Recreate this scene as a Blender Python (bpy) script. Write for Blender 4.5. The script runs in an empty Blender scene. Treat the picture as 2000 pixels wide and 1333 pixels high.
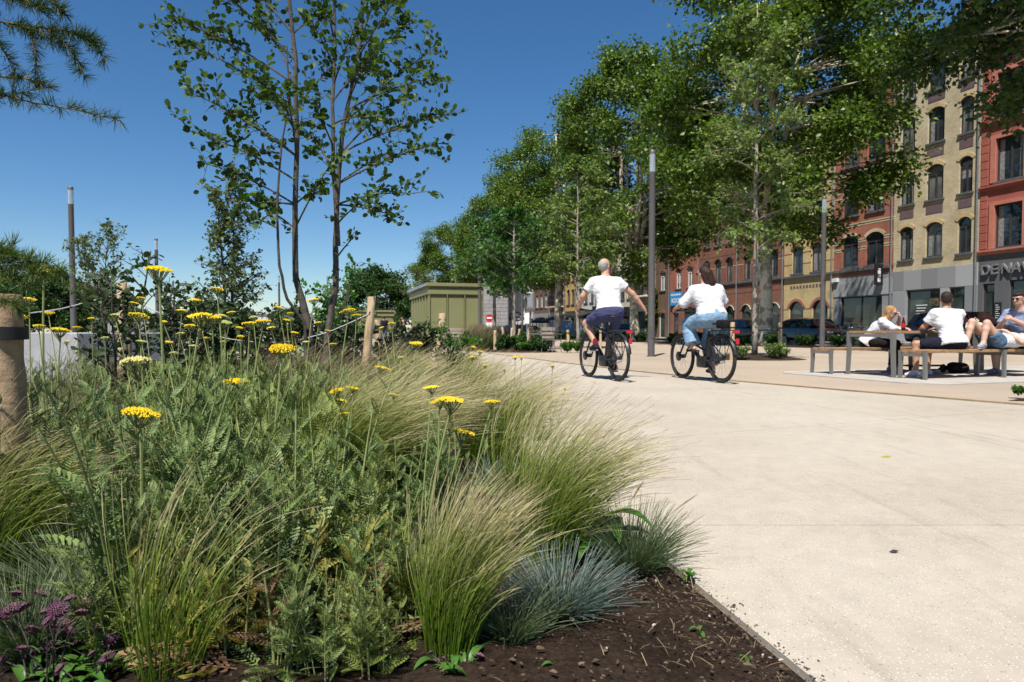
import bpy, bmesh, math, random
import numpy as np
from mathutils import Vector, Matrix, noise as mnoise

SC = bpy.context.scene
COL = SC.collection
R = math.radians
PI = math.pi

# ------------------------------------------------------------------ camera
CAM_H = 0.75
PITCH = R(2.0)
FPX = 1333.33
cam_d = bpy.data.cameras.new("camera")
cam = bpy.data.objects.new("camera", cam_d)
COL.objects.link(cam)
cam.location = (0, 0, CAM_H)
cam.rotation_euler = (R(90) - PITCH, 0, 0)
cam_d.sensor_width = 36
cam_d.lens = 24
cam_d.shift_y = 0.014
cam_d.clip_start = 0.05
cam_d.clip_end = 3000
cam_d.dof.use_dof = True
cam_d.dof.focus_distance = 2.9
cam_d.dof.aperture_fstop = 8.5
SC.camera = cam

# ------------------------------------------------------------------ sky and sun
SUN_EL, SUN_ROT = R(61), R(199)
world = bpy.data.worlds.new("World")
SC.world = world
world.use_nodes = True
wn = world.node_tree.nodes
wl = world.node_tree.links
wn.clear()
sky = wn.new("ShaderNodeTexSky")
sky.sky_type = 'NISHITA'
sky.sun_disc = False
sky.sun_elevation = SUN_EL
sky.sun_rotation = SUN_ROT
sky.altitude = 300
sky.air_density = 1.0
sky.dust_density = 0.0
sky.ozone_density = 5.0
bg = wn.new("ShaderNodeBackground")
bg.inputs[1].default_value = 0.072
wo = wn.new("ShaderNodeOutputWorld")
hs = wn.new("ShaderNodeHueSaturation")
hs.inputs["Saturation"].default_value = 1.2
wl.new(sky.outputs[0], hs.inputs["Color"])
wl.new(hs.outputs[0], bg.inputs[0])
wl.new(bg.outputs[0], wo.inputs[0])

sun_d = bpy.data.lights.new("sun", 'SUN')
sun_d.energy = 5.0
sun_d.angle = R(0.53)
sun_d.color = (1.0, 0.95, 0.87)
sun = bpy.data.objects.new("sun", sun_d)
COL.objects.link(sun)
to_sun = Vector((math.sin(SUN_ROT) * math.cos(SUN_EL), math.cos(SUN_ROT) * math.cos(SUN_EL), math.sin(SUN_EL)))
sun.rotation_euler = to_sun.to_track_quat('Z', 'Y').to_euler()
sun.location = (0, -10, 30)

SC.view_settings.view_transform = 'Standard'
SC.view_settings.look = 'None'
SC.view_settings.gamma = 1.0
SC.view_settings.exposure = 0.64
SC.view_settings.use_curve_mapping = False
SC.render.engine = 'CYCLES'
SC.cycles.use_denoising = True
SC.cycles.use_adaptive_sampling = True
SC.cycles.adaptive_threshold = 0.02
SC.cycles.max_bounces = 5
SC.cycles.diffuse_bounces = 2
SC.cycles.glossy_bounces = 2
SC.cycles.transmission_bounces = 4
SC.cycles.transparent_max_bounces = 5
SC.cycles.caustics_reflective = False
SC.cycles.caustics_refractive = False

# ------------------------------------------------------------------ placing: a photo pixel and a distance give a world point
def ray(px, py):
    u = (px - 1000) / FPX
    v = (694.5 - py) / FPX
    return Vector((u, math.cos(PITCH) + v * math.sin(PITCH), -math.sin(PITCH) + v * math.cos(PITCH)))
def at(px, py, Y):
    d = ray(px, py)
    return Vector((0, 0, CAM_H)) + d * (Y / d.y)
def gnd(px, py, z=0.0):
    d = ray(px, py)
    return Vector((0, 0, CAM_H)) + d * ((z - CAM_H) / d.z)
def gx(px, Y, z=0.0):
    """ground point at picture column px and distance Y"""
    k = math.cos(PITCH)
    return Vector(((px - 1000) / FPX * (Y * k), Y, z))

# ------------------------------------------------------------------ materials
def new_mat(name):
    m = bpy.data.materials.new(name)
    m.use_nodes = True
    nt = m.node_tree
    nt.nodes.clear()
    out = nt.nodes.new("ShaderNodeOutputMaterial")
    p = nt.nodes.new("ShaderNodeBsdfPrincipled")
    nt.links.new(p.outputs[0], out.inputs[0])
    return m, nt, p, out
def nd(nt, t, **kw):
    n = nt.nodes.new(t)
    for k, v in kw.items():
        setattr(n, k, v)
    return n
def rgba(c):
    return (c[0], c[1], c[2], 1.0)
def ramp(nt, fac, stops):
    r = nd(nt, "ShaderNodeValToRGB")
    e = r.color_ramp.elements
    while len(e) < len(stops):
        e.new(0.5)
    for i, (p, c) in enumerate(stops):
        e[i].position = p
        e[i].color = rgba(c)
    nt.links.new(fac, r.inputs[0])
    return r.outputs[0]
def noisetex(nt, scale, detail=4, rough=0.6, coord="Object", vec=None):
    n = nd(nt, "ShaderNodeTexNoise")
    n.inputs["Scale"].default_value = scale
    n.inputs["Detail"].default_value = detail
    n.inputs["Roughness"].default_value = rough
    if vec is None:
        tc = nd(nt, "ShaderNodeTexCoord")
        vec = tc.outputs[coord]
    nt.links.new(vec, n.inputs["Vector"])
    return n
def add_bump(nt, p, height, strength, dist=0.01):
    b = nd(nt, "ShaderNodeBump")
    b.inputs["Strength"].default_value = strength
    b.inputs["Distance"].default_value = dist
    nt.links.new(height, b.inputs["Height"])
    nt.links.new(b.outputs[0], p.inputs["Normal"])
def mul(c, k):
    return tuple(min(1, x * k) for x in c)
def surf(name, c, c2=None, rough=0.7, scale=6, bump=0.0, bscale=40, metal=0.0, spec=0.4, detail=4, bdist=0.01):
    """plain procedural surface: two-tone noise colour, fine bump"""
    m, nt, p, out = new_mat(name)
    if c2 is None:
        c2 = mul(c, 0.8)
    n = noisetex(nt, scale, detail)
    col = ramp(nt, n.outputs[0], [(0.35, c2), (0.65, c)])
    nt.links.new(col, p.inputs["Base Color"])
    p.inputs["Roughness"].default_value = rough
    p.inputs["Metallic"].default_value = metal
    p.inputs["Specular IOR Level"].default_value = spec
    if bump:
        b = noisetex(nt, bscale, 5)
        add_bump(nt, p, b.outputs[0], bump, bdist)
    return m
def leafmat(name, ca, cb, trans=0.35, rough=0.5, ctrans=None, spec=0.3, attr=None, attr_stops=None, big=None):
    """leaf: per-leaf tone from mesh island, some light passes through"""
    m, nt, p, out = new_mat(name)
    g = nd(nt, "ShaderNodeNewGeometry")
    col = ramp(nt, g.outputs["Random Per Island"], [(0.0, ca), (1.0, cb)])
    if big:
        oi = nd(nt, "ShaderNodeObjectInfo")
        tone = ramp(nt, oi.outputs["Random"], big)
        mb = nd(nt, "ShaderNodeMix", data_type='RGBA', blend_type='MULTIPLY')
        mb.inputs[0].default_value = 1.0
        nt.links.new(tone, mb.inputs[6]); nt.links.new(col, mb.inputs[7])
        col = mb.outputs[2]
    if attr:
        a = nd(nt, "ShaderNodeAttribute", attribute_name=attr)
        col2 = ramp(nt, a.outputs["Fac"], attr_stops)
        mx = nd(nt, "ShaderNodeMix", data_type='RGBA', blend_type='MULTIPLY')
        mx.inputs[0].default_value = 1.0
        nt.links.new(col2, mx.inputs[6])
        nt.links.new(col, mx.inputs[7])
        col = mx.outputs[2]
    nt.links.new(col, p.inputs["Base Color"])
    p.inputs["Roughness"].default_value = rough
    p.inputs["Specular IOR Level"].default_value = spec
    if trans > 0:
        t = nd(nt, "ShaderNodeBsdfTranslucent")
        br = nd(nt, "ShaderNodeMix", data_type='RGBA', blend_type='MULTIPLY')
        br.inputs[0].default_value = 1.0
        nt.links.new(col, br.inputs[6])
        br.inputs[7].default_value = rgba(ctrans or (1.5, 1.6, 0.6))
        nt.links.new(br.outputs[2], t.inputs[0])
        mix = nd(nt, "ShaderNodeMixShader")
        mix.inputs[0].default_value = trans
        nt.links.new(p.outputs[0], mix.inputs[1])
        nt.links.new(t.outputs[0], mix.inputs[2])
        nt.links.new(mix.outputs[0], out.inputs[0])
    return m
def glassmat(name, tint=(0.02, 0.025, 0.03), rough=0.03):
    m, nt, p, out = new_mat(name)
    n = noisetex(nt, 0.6, 2)
    col = ramp(nt, n.outputs[0], [(0.4, tint), (0.65, mul(tint, 2.2))])
    nt.links.new(col, p.inputs["Base Color"])
    p.inputs["Roughness"].default_value = rough
    p.inputs["Specular IOR Level"].default_value = 0.8
    return m
def brickmat(name, c1, c2, cm, scale=1.0):
    m, nt, p, out = new_mat(name)
    tc = nd(nt, "ShaderNodeTexCoord")
    mp = nd(nt, "ShaderNodeMapping")
    mp.inputs["Rotation"].default_value = (R(90), 0, 0)
    nt.links.new(tc.outputs["Object"], mp.inputs[0])
    b = nd(nt, "ShaderNodeTexBrick")
    b.inputs["Scale"].default_value = scale
    b.inputs["Brick Width"].default_value = 0.21
    b.inputs["Row Height"].default_value = 0.065
    b.inputs["Mortar Size"].default_value = 0.008
    b.inputs["Bias"].default_value = -0.2
    b.inputs["Color1"].default_value = rgba(c1)
    b.inputs["Color2"].default_value = rgba(c2)
    b.inputs["Mortar"].default_value = rgba(cm)
    nt.links.new(mp.outputs[0], b.inputs["Vector"])
    n = noisetex(nt, 0.9, 5)
    st = ramp(nt, n.outputs[0], [(0.3, (0.72, 0.70, 0.68)), (0.6, (1, 1, 1))])
    mx = nd(nt, "ShaderNodeMix", data_type='RGBA', blend_type='MULTIPLY')
    mx.inputs[0].default_value = 1.0
    nt.links.new(b.outputs[0], mx.inputs[6])
    nt.links.new(st, mx.inputs[7])
    nt.links.new(mx.outputs[2], p.inputs["Base Color"])
    p.inputs["Roughness"].default_value = 0.85
    add_bump(nt, p, b.outputs["Fac"], -0.4, 0.01)
    return m

# ------------------------------------------------------------------ meshes
class MB:
    """collects shapes; build() links them as one mesh object"""
    def __init__(s):
        s.v = []; s.f = []
    def add(s, V, F):
        o = len(s.v)
        s.v += [tuple(p) for p in V]
        s.f += [tuple(i + o for i in f) for f in F]
        return s
    def box(s, x0, x1, y0, y1, z0, z1):
        V = [(x0, y0, z0), (x1, y0, z0), (x1, y1, z0), (x0, y1, z0), (x0, y0, z1), (x1, y0, z1), (x1, y1, z1), (x0, y1, z1)]
        return s.add(V, [(0, 3, 2, 1), (4, 5, 6, 7), (0, 1, 5, 4), (1, 2, 6, 5), (2, 3, 7, 6), (3, 0, 4, 7)])
    def bbox(s, x0, x1, y0, y1, z0, z1, b=0.01):
        """box with chamfered edges"""
        bm = bmesh.new()
        bmesh.ops.create_cube(bm, size=1)
        for v in bm.verts:
            v.co = Vector((x0 if v.co.x < 0 else x1, y0 if v.co.y < 0 else y1, z0 if v.co.z < 0 else z1))
        bmesh.ops.bevel(bm, geom=bm.edges[:], offset=b, segments=2, affect='EDGES', profile=0.5)
        bm.verts.index_update()
        s.add([v.co[:] for v in bm.verts], [[v.index for v in f.verts] for f in bm.faces])
        bm.free()
        return s
    def tube(s, pts, rad, n=8, cap=True, flat=1.0):
        pts = [Vector(p) for p in pts]
        if not hasattr(rad, '__len__'):
            rad = [rad] * len(pts)
        V = []; F = []
        ref = None
        for i, p in enumerate(pts):
            a = pts[max(i - 1, 0)]; b = pts[min(i + 1, len(pts) - 1)]
            d = (b - a)
            if d.length < 1e-9:
                d = Vector((0, 0, 1))
            d.normalize()
            if ref is None:
                ref = d.orthogonal().normalized()
            else:
                ref = (ref - d * ref.dot(d))
                ref = ref.normalized() if ref.length > 1e-6 else d.orthogonal().normalized()
            c = d.cross(ref)
            for k in range(n):
                t = 2 * PI * k / n
                V.append(p + (ref * math.cos(t) + c * math.sin(t) * flat) * rad[i])
        for i in range(len(pts) - 1):
            for k in range(n):
                k2 = (k + 1) % n
                F.append((i * n + k, i * n + k2, (i + 1) * n + k2, (i + 1) * n + k))
        if cap:
            F.append(tuple(range(n - 1, -1, -1)))
            F.append(tuple((len(pts) - 1) * n + k for k in range(n)))
        return s.add(V, F)
    def lathe(s, prof, n=16, c=(0, 0, 0), cap=True):
        V = []; F = []
        for r, z in prof:
            for k in range(n):
                t = 2 * PI * k / n
                V.append((c[0] + r * math.cos(t), c[1] + r * math.sin(t), c[2] + z))
        for i in range(len(prof) - 1):
            for k in range(n):
                k2 = (k + 1) % n
                F.append((i * n + k, i * n + k2, (i + 1) * n + k2, (i + 1) * n + k))
        if cap:
            F.append(tuple(range(n - 1, -1, -1)))
            F.append(tuple((len(prof) - 1) * n + k for k in range(n)))
        return s.add(V, F)
    def torus(s, c, R0, r0, axis='X', n=32, m=8, sy=1.0):
        V = []; F = []
        for i in range(n):
            a = 2 * PI * i / n
            for j in range(m):
                b = 2 * PI * j / m
                rr = R0 + r0 * math.cos(b); h = r0 * math.sin(b) * sy
                if axis == 'X':
                    V.append((c[0] + h, c[1] + rr * math.cos(a), c[2] + rr * math.sin(a)))
                elif axis == 'Y':
                    V.append((c[0] + rr * math.cos(a), c[1] + h, c[2] + rr * math.sin(a)))
                else:
                    V.append((c[0] + rr * math.cos(a), c[1] + rr * math.sin(a), c[2] + h))
        for i in range(n):
            for j in range(m):
                F.append((i * m + j, i * m + (j + 1) % m, ((i + 1) % n) * m + (j + 1) % m, ((i + 1) % n) * m + j))
        return s.add(V, F)
    def ell(s, c, r, n=12, m=8, rot=None):
        V = []; F = []
        c = Vector(c)
        for i in range(m + 1):
            t = PI * i / m
            for k in range(n):
                a = 2 * PI * k / n
                q = Vector((r[0] * math.sin(t) * math.cos(a), r[1] * math.sin(t) * math.sin(a), r[2] * math.cos(t)))
                if rot is not None:
                    q = rot @ q
                V.append(c + q)
        for i in range(m):
            for k in range(n):
                k2 = (k + 1) % n
                F.append((i * n + k, (i + 1) * n + k, (i + 1) * n + k2, i * n + k2))
        return s.add(V, F)
    def prism(s, poly, z0, z1):
        """extrude an xy polygon (counter-clockwise)"""
        n = len(poly)
        V = [(x, y, z0) for x, y in poly] + [(x, y, z1) for x, y in poly]
        F = [tuple(range(n - 1, -1, -1)), tuple(range(n, 2 * n))]
        F += [(i, (i + 1) % n, n + (i + 1) % n, n + i) for i in range(n)]
        return s.add(V, F)
    def profx(s, poly, x0, x1):
        """extrude a (y,z) polygon along x"""
        n = len(poly)
        V = [(x0, y, z) for y, z in poly] + [(x1, y, z) for y, z in poly]
        F = [tuple(range(n - 1, -1, -1)), tuple(range(n, 2 * n))]
        F += [(i, (i + 1) % n, n + (i + 1) % n, n + i) for i in range(n)]
        return s.add(V, F)
    def xform(s, M):
        s.v = [tuple(M @ Vector(p)) for p in s.v]
        return s
    def mesh(s, name, mat, smooth=False, angle=None):
        me = bpy.data.meshes.new(name)
        me.from_pydata(s.v, [], s.f)
        me.materials.append(mat)
        if smooth:
            me.polygons.foreach_set("use_smooth", [True] * len(me.polygons))
            if angle:
                try:
                    me.set_sharp_from_angle(angle=angle)
                except Exception:
                    pass
        me.validate(clean_customdata=False)
        me.update()
        return me
    def build(s, name, mat, parent=None, smooth=False, loc=None, rotz=0, angle=R(40)):
        return link(name, s.mesh(name, mat, smooth, angle if smooth else None), parent, loc, rotz)

def link(name, me, parent=None, loc=None, rotz=0):
    o = bpy.data.objects.new(name, me)
    COL.objects.link(o)
    if parent is not None:
        o.parent = parent
    if loc is not None:
        o.location = loc
    if rotz:
        o.rotation_euler = (0, 0, rotz)
    return o
def tag(o, label=None, cat=None, group=None, kind=None):
    if label: o["label"] = label
    if cat: o["category"] = cat
    if group: o["group"] = group
    if kind: o["kind"] = kind
    return o
def thing(name, label, cat, loc=(0, 0, 0), rotz=0, group=None):
    o = bpy.data.objects.new(name, None)
    COL.objects.link(o)
    o.empty_display_size = 0.1
    o.location = loc
    o.rotation_euler = (0, 0, rotz)
    return tag(o, label, cat, group)
def copy_tree(o, parent=None, label=None, loc=None, rotz=None, scale=None, group=None):
    c = o.copy()
    COL.objects.link(c)
    c.parent = parent
    if label: c["label"] = label
    if group: c["group"] = group
    if loc is not None: c.location = loc
    if rotz is not None: c.rotation_euler = (0, 0, rotz)
    if scale is not None: c.scale = (scale,) * 3 if not hasattr(scale, '__len__') else scale
    for ch in list(o.children):
        copy_tree(ch, c)
    return c
def mesh_np(name, V, F, mat, attr=None, smooth=False):
    """big mesh from numpy arrays, all faces with the same number of corners"""
    V = np.ascontiguousarray(V, np.float32); F = np.ascontiguousarray(F, np.int32)
    k = F.shape[1]
    me = bpy.data.meshes.new(name)
    me.vertices.add(len(V))
    me.vertices.foreach_set("co", V.ravel())
    me.loops.add(F.size)
    me.loops.foreach_set("vertex_index", F.ravel())
    me.polygons.add(len(F))
    me.polygons.foreach_set("loop_start", np.arange(0, F.size, k, dtype=np.int32))
    if smooth:
        me.polygons.foreach_set("use_smooth", np.ones(len(F), dtype=bool))
    if attr is not None:
        a = me.attributes.new("t", 'FLOAT', 'POINT')
        a.data.foreach_set("value", np.ascontiguousarray(attr, np.float32))
    me.materials.append(mat)
    me.update(calc_edges=True)
    return me
def inst_np(tv, tf, O, X, Y, Z, S):
    """copies of a template (tv verts, tf faces): origins O, axes X,Y,Z (n,3), scale S (n,)"""
    n = len(O); k = len(tv)
    tv = np.asarray(tv, float)
    P = O[:, None, :] + S[:, None, None] * (tv[None, :, 0:1] * X[:, None, :] + tv[None, :, 1:2] * Y[:, None, :] + tv[None, :, 2:3] * Z[:, None, :])
    F = np.asarray(tf)[None, :, :] + (np.arange(n) * k)[:, None, None]
    return P.reshape(-1, 3), F.reshape(-1, np.asarray(tf).shape[1])
def unit(a):
    return a / np.maximum(np.linalg.norm(a, axis=1, keepdims=True), 1e-9)
def frames(D, UP, rng):
    """axes for leaves: Y along D, Z near UP"""
    Y = unit(D)
    X = unit(np.cross(Y, UP))
    Z = np.cross(X, Y)
    return X, Y, Z

ORD = "zeroth first second third fourth fifth sixth seventh eighth ninth tenth eleventh twelfth thirteenth fourteenth fifteenth sixteenth seventeenth eighteenth nineteenth".split()
def ordinal(n):
    if n < 20:
        return ORD[n]
    t = ("", "", "twent", "thirt", "fort", "fift", "sixt", "sevent", "eight", "ninet")[n // 10]
    return t + "ieth" if n % 10 == 0 else t + "y-" + ORD[n % 10]

# ================================================================== GROUND
def concrete_mat():
    m, nt, p, out = new_mat("washed_concrete")
    tc = nd(nt, "ShaderNodeTexCoord")
    big = noisetex(nt, 0.55, 6, 0.65)
    mid = noisetex(nt, 9, 5, 0.7)
    base = ramp(nt, big.outputs[0], [(0.3, (0.36, 0.31, 0.245)), (0.52, (0.415, 0.365, 0.295)), (0.75, (0.455, 0.41, 0.34))])
    tone = ramp(nt, mid.outputs[0], [(0.3, (0.88, 0.88, 0.88)), (0.7, (1.05, 1.04, 1.02))])
    mp = nd(nt, "ShaderNodeMapping"); mp.inputs["Rotation"].default_value = (0, 0, R(-14)); mp.inputs["Scale"].default_value = (4.5, 0.35, 1)
    nt.links.new(tc.outputs["Object"], mp.inputs[0])
    stn = noisetex(nt, 1.3, 5, 0.6, vec=mp.outputs[0])
    streak = ramp(nt, stn.outputs[0], [(0.30, (0.84, 0.83, 0.82)), (0.42, (1, 1, 1)), (0.7, (1, 1, 1)), (0.8, (0.93, 0.92, 0.91))])
    m0 = nd(nt, "ShaderNodeMix", data_type='RGBA', blend_type='MULTIPLY'); m0.inputs[0].default_value = 1
    nt.links.new(base, m0.inputs[6]); nt.links.new(streak, m0.inputs[7])
    base = m0.outputs[2]
    mx = nd(nt, "ShaderNodeMix", data_type='RGBA', blend_type='MULTIPLY'); mx.inputs[0].default_value = 1
    nt.links.new(base, mx.inputs[6]); nt.links.new(tone, mx.inputs[7])
    # pale and dark chips of stone in the washed surface
    v = nd(nt, "ShaderNodeTexVoronoi"); v.inputs["Scale"].default_value = 125
    nt.links.new(tc.outputs["Object"], v.inputs["Vector"])
    sep = nd(nt, "ShaderNodeSeparateColor"); nt.links.new(v.outputs["Color"], sep.inputs[0])
    # chip radius differs from chip to chip
    lim = nd(nt, "ShaderNodeMath", operation='MULTIPLY'); nt.links.new(sep.outputs[2], lim.inputs[0]); lim.inputs[1].default_value = 0.42
    ins = nd(nt, "ShaderNodeMath", operation='LESS_THAN'); nt.links.new(v.outputs["Distance"], ins.inputs[0]); nt.links.new(lim.outputs[0], ins.inputs[1])
    pick = nd(nt, "ShaderNodeMath", operation='GREATER_THAN'); nt.links.new(sep.outputs[0], pick.inputs[0]); pick.inputs[1].default_value = 0.2
    both = nd(nt, "ShaderNodeMath", operation='MULTIPLY'); nt.links.new(ins.outputs[0], both.inputs[0]); nt.links.new(pick.outputs[0], both.inputs[1])
    chip = ramp(nt, sep.outputs[1], [(0.0, (0.05, 0.045, 0.045)), (0.12, (0.17, 0.17, 0.18)), (0.15, (0.33, 0.32, 0.24)), (0.45, (0.50, 0.47, 0.45)), (1.0, (0.66, 0.64, 0.62))])
    m2 = nd(nt, "ShaderNodeMix", data_type='RGBA')
    nt.links.new(both.outputs[0], m2.inputs[0]); nt.links.new(mx.outputs[2], m2.inputs[6]); nt.links.new(chip, m2.inputs[7])
    nt.links.new(m2.outputs[2], p.inputs["Base Color"])
    # long faint wheel and sweeping streaks
    p.inputs["Roughness"].default_value = 0.7
    p.inputs["Specular IOR Level"].default_value = 0.35
    fine = noisetex(nt, 220, 3)
    add_bump(nt, p, fine.outputs[0], 0.25, 0.003)
    return m
def gravel_mat():
    m, nt, p, out = new_mat("bound_gravel")
    a = noisetex(nt, 0.35, 6, 0.65); b = noisetex(nt, 60, 4, 0.7)
    c1 = ramp(nt, a.outputs[0], [(0.3, (0.32, 0.262, 0.20)), (0.7, (0.40, 0.325, 0.25))])
    c2 = ramp(nt, b.outputs[0], [(0.3, (0.55, 0.52, 0.5)), (0.5, (1, 1, 1)), (0.7, (1.15, 1.12, 1.1))])
    mx = nd(nt, "ShaderNodeMix", data_type='RGBA', blend_type='MULTIPLY'); mx.inputs[0].default_value = 1
    nt.links.new(c1, mx.inputs[6]); nt.links.new(c2, mx.inputs[7])
    nt.links.new(mx.outputs[2], p.inputs["Base Color"])
    p.inputs["Roughness"].default_value = 0.95
    p.inputs["Specular IOR Level"].default_value = 0.15
    add_bump(nt, p, b.outputs[0], 0.6, 0.01)
    return m
def soil_mat():
    m, nt, p, out = new_mat("dark_soil")
    a = noisetex(nt, 5, 6, 0.7); b = noisetex(nt, 70, 6, 0.75)
    c1 = ramp(nt, a.outputs[0], [(0.3, (0.028, 0.018, 0.012)), (0.7, (0.075, 0.05, 0.034))])
    c2 = ramp(nt, b.outputs[0], [(0.35, (0.45, 0.45, 0.45)), (0.55, (1, 1, 1)), (0.75, (2.0, 1.8, 1.6))])
    mx = nd(nt, "ShaderNodeMix", data_type='RGBA', blend_type='MULTIPLY'); mx.inputs[0].default_value = 1
    nt.links.new(c1, mx.inputs[6]); nt.links.new(c2, mx.inputs[7])
    nt.links.new(mx.outputs[2], p.inputs["Base Color"])
    p.inputs["Roughness"].default_value = 1.0
    p.inputs["Specular IOR Level"].default_value = 0.1
    add_bump(nt, p, b.outputs[0], 1.0, 0.02)
    return m
M_CONC = concrete_mat()
M_GRAV = gravel_mat()
M_SOIL = soil_mat()
M_ASPH = surf("asphalt", (0.06, 0.06, 0.062), (0.042, 0.042, 0.044), rough=0.85, scale=3, bump=0.4, bscale=150, bdist=0.004)
M_PAVE = surf("pavement_stone", (0.30, 0.285, 0.265), (0.22, 0.21, 0.2), rough=0.8, scale=2, bump=0.2, bscale=30)
M_PAD = surf("smooth_concrete", (0.42, 0.385, 0.335), (0.33, 0.30, 0.265), rough=0.8, scale=2.5, bump=0.15, bscale=60)
M_EARTH = surf("dusty_ground", (0.34, 0.30, 0.25), (0.24, 0.22, 0.17), rough=0.95, scale=0.08, bump=0.2, bscale=8, detail=8)
M_EDGE = surf("edging_board", (0.34, 0.25, 0.14), (0.22, 0.16, 0.09), rough=0.8, scale=4, bump=0.3, bscale=50)

g = MB().add([(-1500, -60, -0.008), (1500, -60, -0.008), (1500, 2600, -0.008), (-1500, 2600, -0.008)], [(0, 1, 2, 3)]).build("ground", M_EARTH)
tag(g, kind="structure")

# facade line of the street: t metres along it, w metres out from it towards the square
FD = Vector((-0.287, 0.958, 0)).normalized()
FN = Vector((-0.958, -0.287, 0)).normalized()
F0 = Vector((24.7, 36.3, 0))
STREET_ROT = math.atan2(-FD.y, -FD.x)   # local x runs towards the camera along the facade
def fac(t, w=0.0, z=0.0):
    return F0 + FD * t + FN * w + Vector((0, 0, z))
def strip(name, t0, t1, w0, w1, z0, z1, mat):
    q = [fac(t0, w0), fac(t0, w1), fac(t1, w1), fac(t1, w0)]
    o = MB().prism([(p.x, p.y) for p in q][::-1], z0, z1).build(name, mat)
    return tag(o, kind="structure")

# ---- path slabs
path_left = [(1.55, -3.2), (1.05, -0.8), (0.635, 1.46), (0.38, 2.84), (0.09, 4.3), (-0.25, 6), (-0.72, 9), (-1.3, 12), (-2.1, 16), (-2.9, 20), (-4.5, 28), (-6.2, 36)]
path_right = [(13.5, -3.2), (9.3, 1.6), (7.0, 4.4), (5.1, 6.8), (4.1, 8.5), (3.3, 10.05), (2.2, 12.7), (1.0, 16.6), (-0.1, 20.5), (-1.2, 24.2), (-2.0, 26), (-2.9, 30), (-4.3, 36)]
def clip_poly(poly, a, b, off):
    """keep the part of poly left of the line a->b, pulled back by off"""
    ax, ay = a; dx, dy = b[0] - ax, b[1] - ay
    L = math.hypot(dx, dy); nx, ny = -dy / L, dx / L
    side = lambda p: (p[0] - ax) * nx + (p[1] - ay) * ny - off
    out = []
    for i in range(len(poly)):
        p, q = poly[i - 1], poly[i]
        sp, sq = side(p), side(q)
        if (sp >= 0) != (sq >= 0):
            t = sp / (sp - sq)
            out.append((p[0] + (q[0] - p[0]) * t, p[1] + (q[1] - p[1]) * t))
        if sq >= 0:
            out.append(q)
    return out
path = thing("path", None, None)
tag(path, kind="structure")
outline = [p for p in path_left] + [p for p in reversed(path_right)]
outline = outline[::-1] if sum(outline[i - 1][0] * outline[i][1] - outline[i][0] * outline[i - 1][1] for i in range(len(outline))) < 0 else outline
cross = [((0, 2.58), (5, 2.58)), ((1.03, 4.72), (3.3, 5.75)), ((-1, 8.0), (4, 9.6)), ((-1, 11.5), (4, 13.2)), ((-2, 15.5), (3, 17.2)), ((-3, 20), (2, 21.7)), ((-5, 25.5), (0, 27.2))]
G = 0.0028
rest = outline
slabs = []
for a, b in cross:
    low = clip_poly(rest, b, a, G)
    rest = clip_poly(rest, a, b, G)
    slabs.append(low)
slabs.append(rest)
J = ((3.52, 3.6), (3.33, 5.8))
final = []
for i, s in enumerate(slabs):
    if i in (0, 1):
        final += [clip_poly(s, J[0], J[1], G), clip_poly(s, J[1], J[0], G)]
    elif i == 2:
        final += [clip_poly(s, (3.33, 5.8), (2.2, 8.9), G), clip_poly(s, (2.2, 8.9), (3.33, 5.8), G)]
    else:
        final.append(s)
for s in final:
    if len(s) >= 3:
        MB().prism(s, -0.06, 0.012).build("slab", M_CONC, path)

# ---- gravel square to the right of the path and beyond
gr = [(13.5, -3.2)] + path_right[1:] + [(-8, 36), (-9, 60)]
q = [fac(90, 12.2), fac(-30, 12.2)]
gpoly = [(x, y) for x, y in gr] + [(p.x, p.y) for p in q]
o = MB().add([(x, y, 0.0) for x, y in gpoly][::-1], [tuple(range(len(gpoly)))]).build("gravel_square", M_GRAV)
tag(o, kind="structure")

# edging board between path and gravel
bm = MB()
er = [Vector((x + 0.03, y + 0.03, 0)) for x, y in path_right[1:10]]
sub = []
for i in range(len(er) - 1):
    for k in range(4):
        sub.append(er[i].lerp(er[i + 1], k / 4))
for i in range(len(sub) - 1):
    a, b = sub[i], sub[i + 1]
    n = Vector((b.y - a.y, a.x - b.x, 0)).normalized() * 0.035
    V = [a, a + n, b + n, b]
    bm.add([(p.x, p.y, -0.03) for p in V] + [(p.x, p.y, 0.026) for p in V], [(0, 1, 5, 4), (1, 2, 6, 5), (2, 3, 7, 6), (3, 0, 4, 7), (4, 5, 6, 7)])
tag(bm.build("path_edging", M_EDGE), kind="structure")

# ---- street
strip("road", -60, 150, 2.6, 9.8, -0.05, 0.02, M_ASPH)
strip("planting_strip", -40, 95, 9.95, 12.2, -0.05, 0.05, M_SOIL)
strip("kerb", -60, 150, 9.8, 9.95, -0.05, 0.12, M_PAVE)
strip("pavement", -60, 150, -0.5, 2.6, -0.05, 0.12, M_PAVE)

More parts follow.
